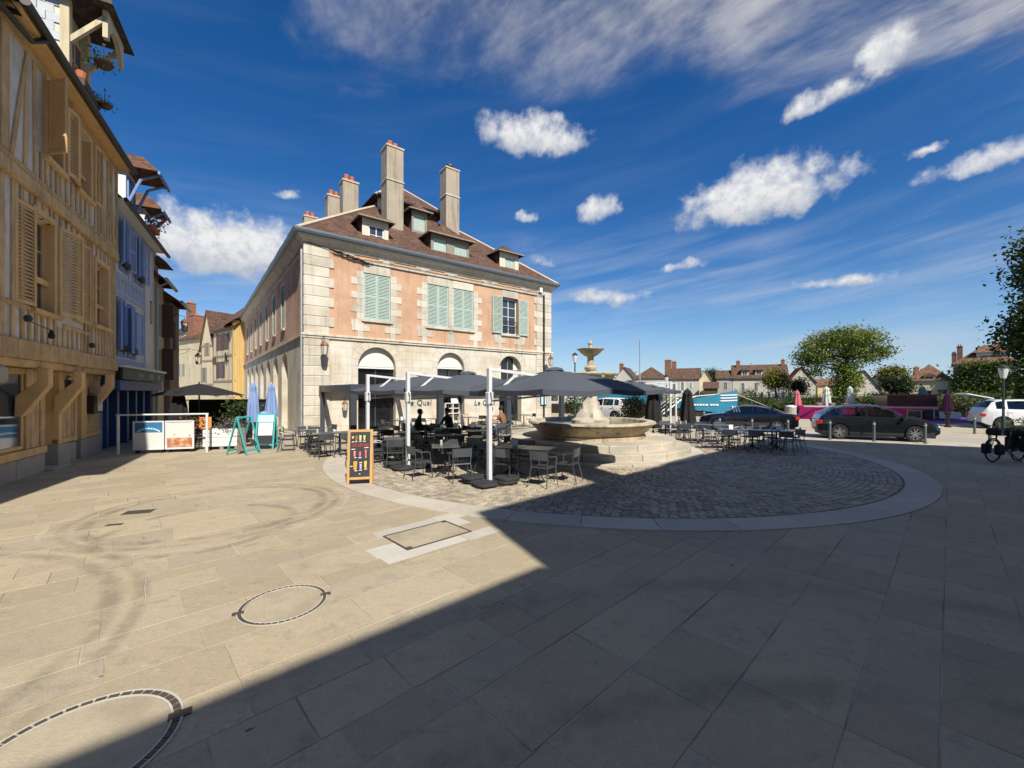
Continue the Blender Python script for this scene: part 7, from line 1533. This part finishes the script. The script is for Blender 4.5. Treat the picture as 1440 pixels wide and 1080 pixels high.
# pink party boat with terrace and purple pontoon
pb0 = Qpix(1121, 40.2, 0); pk = thing('pink_boat', 'magenta houseboat with a long dark burgundy cabin window', 'boat', Vector((pb0.x, pb0.y, -1.27)), RZQ); e_ = lambda px: (Qpix(px, 40.2) - pb0).length
LB = e_(1308)
hull(pk, LB, 3.2, [(0, 1.2, 2.35), (.9, 1.6, 2.3), (2.2, 1.7, 2.3), (LB - .6, 1.7, 2.3), (LB, 1.4, 2.3)], M_PINK, 'hull')
xa_, xb_ = e_(1238), e_(1305)
MB().box(xa_, xb_, -1.5, 1.5, 2.3, 2.42).build('cabin_base', M_PINK, pk); MB().box(xa_, xb_, -1.45, 1.45, 2.42, 3.15).build('cabin_glazing', M_BURGW, pk); MB().box(xa_ - .1, xb_ + .15, -1.6, 1.6, 3.15, 3.25).build('cabin_roof', M_BURG, pk)
window(pk, e_(1262), 1.55, .8, .6, -1.73, M_YEL, M_GLASS, 1, 1); window(pk, e_(1284), 1.55, .8, .6, -1.73, M_TRIM, M_GLASS, 1, 1); window(pk, e_(1222), 1.55, .6, .6, -1.73, M_LFY and M_YEL, M_GLASS, 1, 1)
b = MB(); b.box(.2, LB - .2, -1.75, -1.70, 2.27, 2.37); b.build('green_gunwale', mat('pale_green_paint', (.35, .50, .40), .5, .2, 2, 0), pk)
for k in range(4): MB().lathe([(.16, 0), (.22, .25), (0, .3)], 10, c=(1.2 + k * .8, -1.3, 2.3)).build('flower_pot', M_GREYW, pk)
pt0 = Qpix(1300, 39.4, -1.55); t_ = thing('purple_pontoon', 'low purple pontoon moored beside the magenta houseboat', 'pontoon', pt0, RZQ); hull(t_, 3, 2, [(0, 1.0, 1.75), (.4, 1.15, 1.75), (1.9, 1.15, 1.85), (2.3, .9, 1.9)], M_PURP, 'hull'); MB().box(.3, 1.6, -.8, .8, 1.85, 2.3).build('deck_seat', M_BWHITE, t_, bev=.03); MB().tube([(.2, -.9, 1.8), (.2, -.9, 2.6)], .03, 6).build('rail_post', M_ALU, t_)
M_PGRN = mat('pale_green_canvas', (.50, .60, .50), .9, .1, 3, .1, 60); M_RPINK = mat('pink_canvas', (.50, .14, .18), .9, .12, 3, .1, 60)
for px, m_, lab, z_ in ((1162, M_PGRN, 'pale green folded parasol on the houseboat deck, toward the saloon', .8), (1195.5, M_PGRN, 'pale green folded parasol on the houseboat deck above the hatchback roof', .8), (1297, M_OLE and mat('grey_green_canvas', (.22, .33, .29), .9, .1, 3, .1, 60), 'grey green folded parasol at the end of the burgundy cabin', .8), (1332, M_RPINK, 'pink folded parasol on the purple pontoon', .3), (1121, M_RPINK, 'pink folded parasol at the pointed end of the houseboat', .5)):
    q = Qpix(px, 39.9, z_); closed_parasol(q, .15, 1.75, .30, m_, lab)
# ================================================================== far bank: houses, trees, scrub
M_FWALL = mat('far_white_wall', (.56, .53, .46), .95, .1, .5, .1, 20); M_FCREAM = mat('far_cream_wall', (.62, .54, .36), .95, .1, .5, .1, 20); M_FGREY = mat('far_grey_wall', (.42, .40, .36), .95, .12, .5, .1, 20)
M_FT1 = tile_mat('far_brown_tiles', (.135, .08, .055), (.105, .065, .048), .25, .3); M_FT2 = tile_mat('far_red_tiles', (.21, .115, .075), (.165, .095, .065), .25, .3)
def zat(py, P_): return H - (py - YH) * P_.y / F
def fhouse(name, label, px0, px1, D_, ye, yr, roof, wm, rm, wins=(), chims=(), d_=8.0, **k):
    a, b_ = Qpix(px0, D_), Qpix(px1, D_); rz = RZQ
    if px0 > 1270:
        ph = math.atan(((px0 + px1) / 2 - 720) / F) * .95; rz = -ph; k1 = (px1 - 720) / F; t1_ = (k1 * a.y - a.x) / (math.cos(ph) + k1 * math.sin(ph)); b_ = a + Vector((math.cos(ph), -math.sin(ph), 0)) * t1_
    w = (b_ - a).length; m_ = (a + b_) / 2; ev = zat(ye, m_); rise = zat(yr, m_ + NR * d_ / 2) - ev; sc = m_.y / F
    ws = [((x - px0) / (px1 - px0) * w, zat(y1, m_), (x2 - x) / (px1 - px0) * w, (y1 - y0) * sc) for x, x2, y0, y1 in wins]
    cs = [((x - px0) / (px1 - px0) * w, d_ * .45, s * sc, zat(y0, m_ + NR * d_ * .45), M_BRICK) for x, y0, s in chims]
    return house(name, label, a, rz, w, d_, ev, max(rise, .8), roof, wm, rm, ws, cs, **k), w, ev, m_
GF = 'houses across the river'
def lab(**k): return k
fhouse('far_house', 'white house with steep brown roof seen beside the fountain bowl', 866, 890, 112, 530, 517, 'gable_y', M_FWALL, M_FT1, [(871, 874, 537, 548), (881, 884, 537, 548)], [(870, 512, 5)], group=GF)
fhouse('far_house', 'hip roofed white house with tall twin brick chimneys across the river', 890.5, 936, 110, 532.5, 516, 'hip', M_FWALL, M_FT1, [(896, 900, 538, 548), (911, 915, 538, 548), (925, 929, 538, 548)], [(937, 508, 8)], group=GF)
fhouse('far_house', 'cream house with two-part brown roof adjoining the twin chimneys', 937, 983, 111, 532, 518, 'gable_x', M_FWALL, M_FT1, [(946, 950, 537, 549), (958, 962, 537, 549), (970, 973, 538, 546)], [(946, 509, 6)], shut=M_WHITEP, group=GF)
fhouse('far_house', 'small orange roofed gable house behind the barge mast', 984, 1001, 118, 533, 521, 'gable_y', M_FCREAM, M_ORTILE, [(990, 993, 538, 545)], (), group=GF)
fhouse('far_house', 'low dark barn with lean-to roof behind the barge bow', 990, 1009, 106, 545, 537, 'gable_x', M_DWOOD, M_FT1, (), (), 6, group=GF)
fhouse('far_house', 'low grey house attached to the long dormered house', 1008, 1030, 110, 531, 521, 'gable_x', M_FGREY, M_FT1, [(1018, 1023, 537, 548)], (), group=GF)
hh, w, ev, m_ = fhouse('far_house', 'long white house with two small dormers in a brown roof', 1030.5, 1108, 110, 530.5, 513, 'gable_x', M_FWALL, M_FT1, [(1043, 1048, 538, 549), (1062, 1067, 538, 549), (1086, 1090, 538, 549)], [(1039, 508, 5), (1104, 508, 4)], group=GF, dormers=[(w_ * 1.0, 0, 0, 0) for w_ in ()])
for x in (.16, .42): 
    q = x * w; o = MB().box(q, q + 1.5, .6, 3, ev + .4, ev + 1.7).build('dormer', M_FWALL, hh); window(o, q + .25, ev + .55, 1.0, .95, .52, M_WHITEP, M_GLASS, 2, 1, None, .06, 'dormer_window'); b = MB(); b.add([(q - .3, .2, ev + 1.7), (q + 1.8, .2, ev + 1.7), (q + 1.8, 3.4, ev + 1.7), (q - .3, 3.4, ev + 1.7), (q + .75, .7, ev + 2.5), (q + .75, 3.4, ev + 2.5)], [(0, 1, 4), (1, 2, 5, 4), (3, 0, 4, 5), (0, 3, 2, 1)]); b.build('dormer_roof', M_FT1, o, uv=True)
fhouse('far_house', 'white gabled house with bright orange roof left of the big tree', 1110, 1147, 112, 536, 517, 'gable_y', M_FWALL, M_ORTILE, [(1126, 1130, 541, 547)], (), 10, group=GF)
fhouse('far_house', 'pale cottage with buff roof under the big tree', 1150, 1184, 116, 541, 533, 'gable_x', M_FCREAM, M_FT2, [(1158, 1162, 545, 551)], (), group=GF)
fhouse('far_house', 'plain white gable wall right of the big tree trunk', 1196, 1236, 114, 544, 522, 'gable_y', M_FWALL, M_FT2, (), (), 10, group=GF)
hh, w, ev, m_ = fhouse('far_house', 'pale yellow cottage with pyramid brown roof and one dormer', 1277, 1340, 106, 535.5, 513, 'hip', M_FCREAM, M_FT2, [(1298, 1311, 549, 557), (1320, 1333, 548, 556)], (), 9, group=GF, frm=M_GREYW)
q = w * .36; o = MB().box(q, q + 1.5, .2, 3, ev - .15, ev + .95).build('dormer', M_WHITEP, hh); window(o, q + .2, ev - .05, 1.1, .85, .12, M_WHITEP, M_GLASS, 2, 2, None, .06, 'dormer_window'); MB().prism([(q - .2, ev + .95), (q + 1.7, ev + .95), (q + .75, ev + 1.5)], -.1, 3).build('dormer_roof', M_FT2, o, uv=True)
hh, w, ev, m_ = fhouse('far_house', 'large ivy-clad house with pink hipped roof and wide dormer', 1341, 1436, 104, 511, 486, 'hip', M_FGREY, M_FT2, [(1364, 1371, 521, 533), (1413, 1421, 518, 531)], [(1351, 487, 6), (1342, 497, 5), (1407, 485, 6)], 10, group=GF)
xx = (1375 - 1341) / 95 * w; o = MB().box(xx, xx + 3.6, 1.2, 5, ev + .3, ev + 2.0).build('dormer', M_WHITEP, hh); window(o, xx + .5, ev + .6, 2.6, .9, 1.12, M_WHITEP, M_GLASS, 3, 1, None, .06, 'dormer_window'); b = MB(); b.add([(xx - .6, .7, ev + 2.0), (xx + 4.2, .7, ev + 2.0), (xx + 4.2, 5.5, ev + 2.0), (xx - .6, 5.5, ev + 2.0), (xx + .9, 2.6, ev + 3.4), (xx + 2.7, 2.6, ev + 3.4)], [(0, 1, 5, 4), (1, 2, 5), (2, 3, 4, 5), (3, 0, 4), (0, 3, 2, 1)]); b.build('dormer_roof', M_FT2, o, uv=True)
M_IVY = leaf_mat('ivy_leaf', (.04, .075, .015), (.16, .20, .035))
leaf_cloud('ivy', [(w * .16, -.25, ev * .50, w * .17, .30, ev * .46, 1), (w * .55, -.25, ev * .50, w * .16, .30, ev * .46, 1), (w * .92, -.25, ev * .5, w * .09, .3, ev * .45, .5), (w * .5, -.2, ev * .93, w * .5, .25, .5, .8), (w * .5, -.2, ev * .28, w * .5, .25, 1.4, 1)], 15000, .32, M_IVY, hh, 21, shell=.05)
fhouse('far_house', 'distant pale farmhouse glimpsed behind the yellow cottage', 1240, 1280, 128, 533, 527, 'gable_x', M_FCREAM, M_FT2, (), [(1297, 518, 5)], group=GF)
# riverside wall of the gardens
gw = thing('garden_wall', 'low pale garden wall with railing in front of the long dormered house', 'wall', Qpix(1062, 103), RZQ); LW = (Qpix(1122, 103) - Qpix(1062, 103)).length
MB().box(0, LW, 0, .3, 0, .9).build('wall', M_FWALL, gw); 
for k in range(7): MB().box(LW * k / 6 - .2, LW * k / 6 + .2, -.08, .38, .0, 2.1).build('pillar', M_FWALL, gw)
for k in range(40): MB().box(LW * (k + .5) / 40 - .03, LW * (k + .5) / 40 + .03, .12, .18, .9, 1.7).build('baluster', M_FGREY, gw)
# trees
M_BARK = mat('tree_bark', (.10, .08, .06), .95, .25, 4, .6, 20)
M_TREE = leaf_mat('locust_leaf', (.045, .085, .016), (.27, .31, .05)); M_DKTREE = leaf_mat('dark_tree_leaf', (.014, .03, .010), (.05, .075, .02)); M_PLANE = leaf_mat('plane_leaf', (.02, .045, .01), (.10, .14, .028), .35); M_AUT = leaf_mat('golden_leaf', (.08, .10, .015), (.28, .26, .04))
def tree(name, label, loc, h_, blobs, n, leaf, m, tr, limbs=8, seed=3, group=None, z_first=.35):
    t_ = thing(name, label, 'tree', loc, 0, group); g = random.Random(seed)
    MB().tube([(0, 0, -.3), (.05 * h_ * .1, 0, h_ * .15), (g.uniform(-.02, .02) * h_, 0, h_ * .38), (g.uniform(-.04, .04) * h_, g.uniform(-.04, .04) * h_, h_ * .72)], [tr * 1.3, tr, tr * .75, tr * .25], 9).build('trunk', M_BARK, t_, smooth=True)
    for k in range(limbs):
        b_ = blobs[k % len(blobs)]; z0 = h_ * g.uniform(z_first, .6); tx, ty, tz = b_[0] + g.uniform(-.5, .5) * b_[3], b_[1] + g.uniform(-.5, .5) * b_[4], b_[2] + g.uniform(-.2, .4) * b_[5]
        MB().tube([(0, 0, z0), (tx * .45, ty * .45, z0 + (tz - z0) * .62), (tx, ty, max(tz, z0 + .3))], [tr * .5, tr * .3, tr * .08], 6).build('limb', M_BARK, t_, smooth=True)
    leaf_cloud('crown', blobs, n, leaf, m, t_, seed); return t_
tp = Qpix(1189, 99, .1); s_ = tp.y / F
bl = []
for px, py, rx, ry, wt in ((1184, 474, 38, 12, 1.6), (1212, 481, 26, 12, 1.1), (1158, 484, 24, 10, .9), (1234, 494, 11, 8, .5), (1142, 497, 15, 7, .5), (1134, 510, 9, 5, .25), (1160, 506, 12, 6, .4), (1208, 503, 20, 8, .7), (1188, 497, 20, 8, .6), (1187, 520, 15, 10, .9), (1190, 537, 15, 12, 1.0), (1181, 550, 11, 8, .5), (1150, 522, 12, 5, .25)):
    q = at(px, py, tp.y); 
    for dy in (-1, 1): bl.append((q.x - tp.x, dy * rx * s_ * .45 + rng.uniform(-.6, .6), q.z - tp.z, rx * s_ * .85, rx * s_ * .7, ry * s_, wt))
tree('locust_tree', 'large spreading green tree standing alone on the far bank', tp, 14.5, bl, 26000, .36, M_TREE, .42, 12, 5, z_first=.30)
def simple_tree(px, D_, ytop, wpx, label, m, seed, n=5000, leaf=.35, name='garden_tree', base=.4, lowf=.42):
    p_ = Qpix(px, D_, base); s = p_.y / F; h_ = zat(ytop, p_) - base; r = wpx * s / 2; g = random.Random(seed)
    bl = [(g.uniform(-.4, .4) * r, g.uniform(-.4, .4) * r, h_ * g.uniform(lowf, .8), r * g.uniform(.45, .7), r * g.uniform(.45, .7), h_ * g.uniform(.12, .22), 1) for _ in range(7)]
    return tree(name, label, p_, h_, bl, n, leaf, m, max(.12, h_ * .022), 6, seed)
simple_tree(1091, 100, 515, 34, 'small golden green tree before the long dormered house', M_AUT, 31); simple_tree(1002, 122, 517, 24, 'dark evergreen tree behind the orange roofed gable house', M_DKTREE, 32, 4000)
simple_tree(1252, 101, 512, 34, 'golden leaved tree between the big tree and the yellow cottage', M_AUT, 33, 5000); simple_tree(1262, 98, 526, 32, 'dense dark green tree in front of the golden leaved tree', M_DKTREE, 34, 5000, lowf=.3); simple_tree(1122, 103, 533, 20, 'small green tree by the garden railing', M_LF, 35, 2500)
# plane tree leaning in from the right
pp_ = Qpix(1515, 35.5, .05); s_ = pp_.y / F; bl = []
for px, py, rx, ry in ((1450, 345, 16, 24), (1452, 390, 22, 26), (1440, 432, 18, 20), (1452, 470, 24, 26), (1480, 360, 30, 34), (1485, 430, 36, 40), (1452, 520, 18, 26), (1490, 500, 36, 36), (1510, 380, 36, 40), (1455, 555, 18, 20)):
    q = at(px, py, pp_.y); q = at(px + 16, py, pp_.y); bl.append((q.x - pp_.x, rng.uniform(-1, 1), q.z - pp_.z, rx * s_, rx * s_, ry * s_, rx))
tree('plane_tree', 'tall dark leaved plane tree on the quay past the street lamp', pp_, 13.5, bl, 30000, .24, M_PLANE, .22, 12, 8)
# scrub and hedges along the water
M_SCR = leaf_mat('scrub_leaf', (.03, .06, .013), (.13, .17, .04)); M_SCR2 = leaf_mat('willow_leaf', (.06, .09, .028), (.21, .235, .085))
GB = 'bushes along the far bank'
def bush(px, D_, ytop, wpx, label, m, seed, n=2600, leaf=.26):
    p_ = Qpix(px, D_, -1.3); s = p_.y / F; h_ = max(1.0, zat(ytop, p_) + 1.3); r = wpx * s / 2; t_ = thing('riverside_bush', label, 'bush', p_, 0, GB); g = random.Random(seed)
    b = MB()
    for k in range(6): b.tube([(g.uniform(-.3, .3) * r, 0, 0), (g.uniform(-.5, .5) * r, g.uniform(-.4, .4), h_ * .45), (g.uniform(-.8, .8) * r, g.uniform(-.6, .6), h_ * .8)], [.09, .06, .02], 5)
    b.build('stem', M_BARK, t_)
    leaf_cloud('foliage', [(g.uniform(-.6, .6) * r, g.uniform(-.5, .8), h_ * g.uniform(.25, .62), r * g.uniform(.4, .6), min(2.0, r * .5), h_ * g.uniform(.22, .36), 1) for _ in range(8)], n, leaf, m, t_, seed, shell=.35)
spec = [(1042, 97, 544, 56, 0, 'green bush behind the turquoise barge bow'), (1075, 98, 557, 44, 0, 'low bush above the black saloon roof'), (1100, 97, 560, 36, 1, 'pale bush under the garden railing'), (1128, 97, 553, 44, 0, 'dark bush between the railing and the pale green parasol'), (1158, 98, 549, 44, 0, 'bush behind the pale green parasols'), (1186, 97, 551, 40, 0, 'dark bush at the foot of the big tree'), (1216, 97, 546, 46, 0, 'rounded bush right of the big tree trunk'), (1246, 97, 550, 40, 0, 'bush behind the burgundy cabin'), (1268, 98, 553, 34, 1, 'pale bush left of the yellow cottage'), (1300, 96, 557, 40, 0, 'low bush before the yellow cottage'), (1330, 97, 550, 40, 1, 'tall pale willow scrub beside the yellow cottage'), (1356, 96, 546, 46, 1, 'pale willow scrub before the ivy-clad house'), (1386, 97, 545, 44, 0, 'green scrub under the ivy-clad house'), (1414, 96, 548, 44, 1, 'pale scrub behind the street lamp'), (1442, 97, 545, 40, 0, 'dark scrub behind the white crossover'), (1475, 97, 545, 50, 0, 'scrub past the plane tree'), (1010, 98, 553, 36, 0, 'low bush behind the barge wheelhouse'), (968, 98, 556, 50, 1, 'pale bush behind the barge cabin')]
for i, (px, D_, yt, wd, k, lb) in enumerate(spec): bush(px, D_, yt, wd, lb, (M_SCR, M_SCR2)[k], 50 + i)
# low planted strip by the lamp on the right
vp = Qpix(1425, 29.6, .06); t_ = thing('verge_hedge', 'clipped low hedge on the quay beside the street lamp', 'hedge', vp, RZQ); leaf_cloud('foliage', [(1.2, 0, .45, 1.6, .45, .4, 1)], 2200, .09, M_LFY, t_, 77, shell=.3); MB().box(-.3, 2.8, -.3, .3, 0, .18).build('stem', M_BARK, t_)
# background rise far behind the town and more riverbank trees outside the picture are one distant wood
blobs = []
for k in range(40):
    a = -150 + k * 9.0
    q = Q(a, 190 + 25 * math.sin(k * 1.3), 3); blobs.append((q.x, q.y, q.z, 8, 6, 4.0 + 1.5 * math.sin(k * 2.1), 1))
stuff(leaf_cloud('distant_wood', blobs, 9000, 1.3, M_DKTREE, None, 91, shell=.4)); bpy.data.objects['distant_wood']['label'] = 'distant dark wood on the horizon beyond the far bank houses'; bpy.data.objects['distant_wood']['category'] = 'wood'
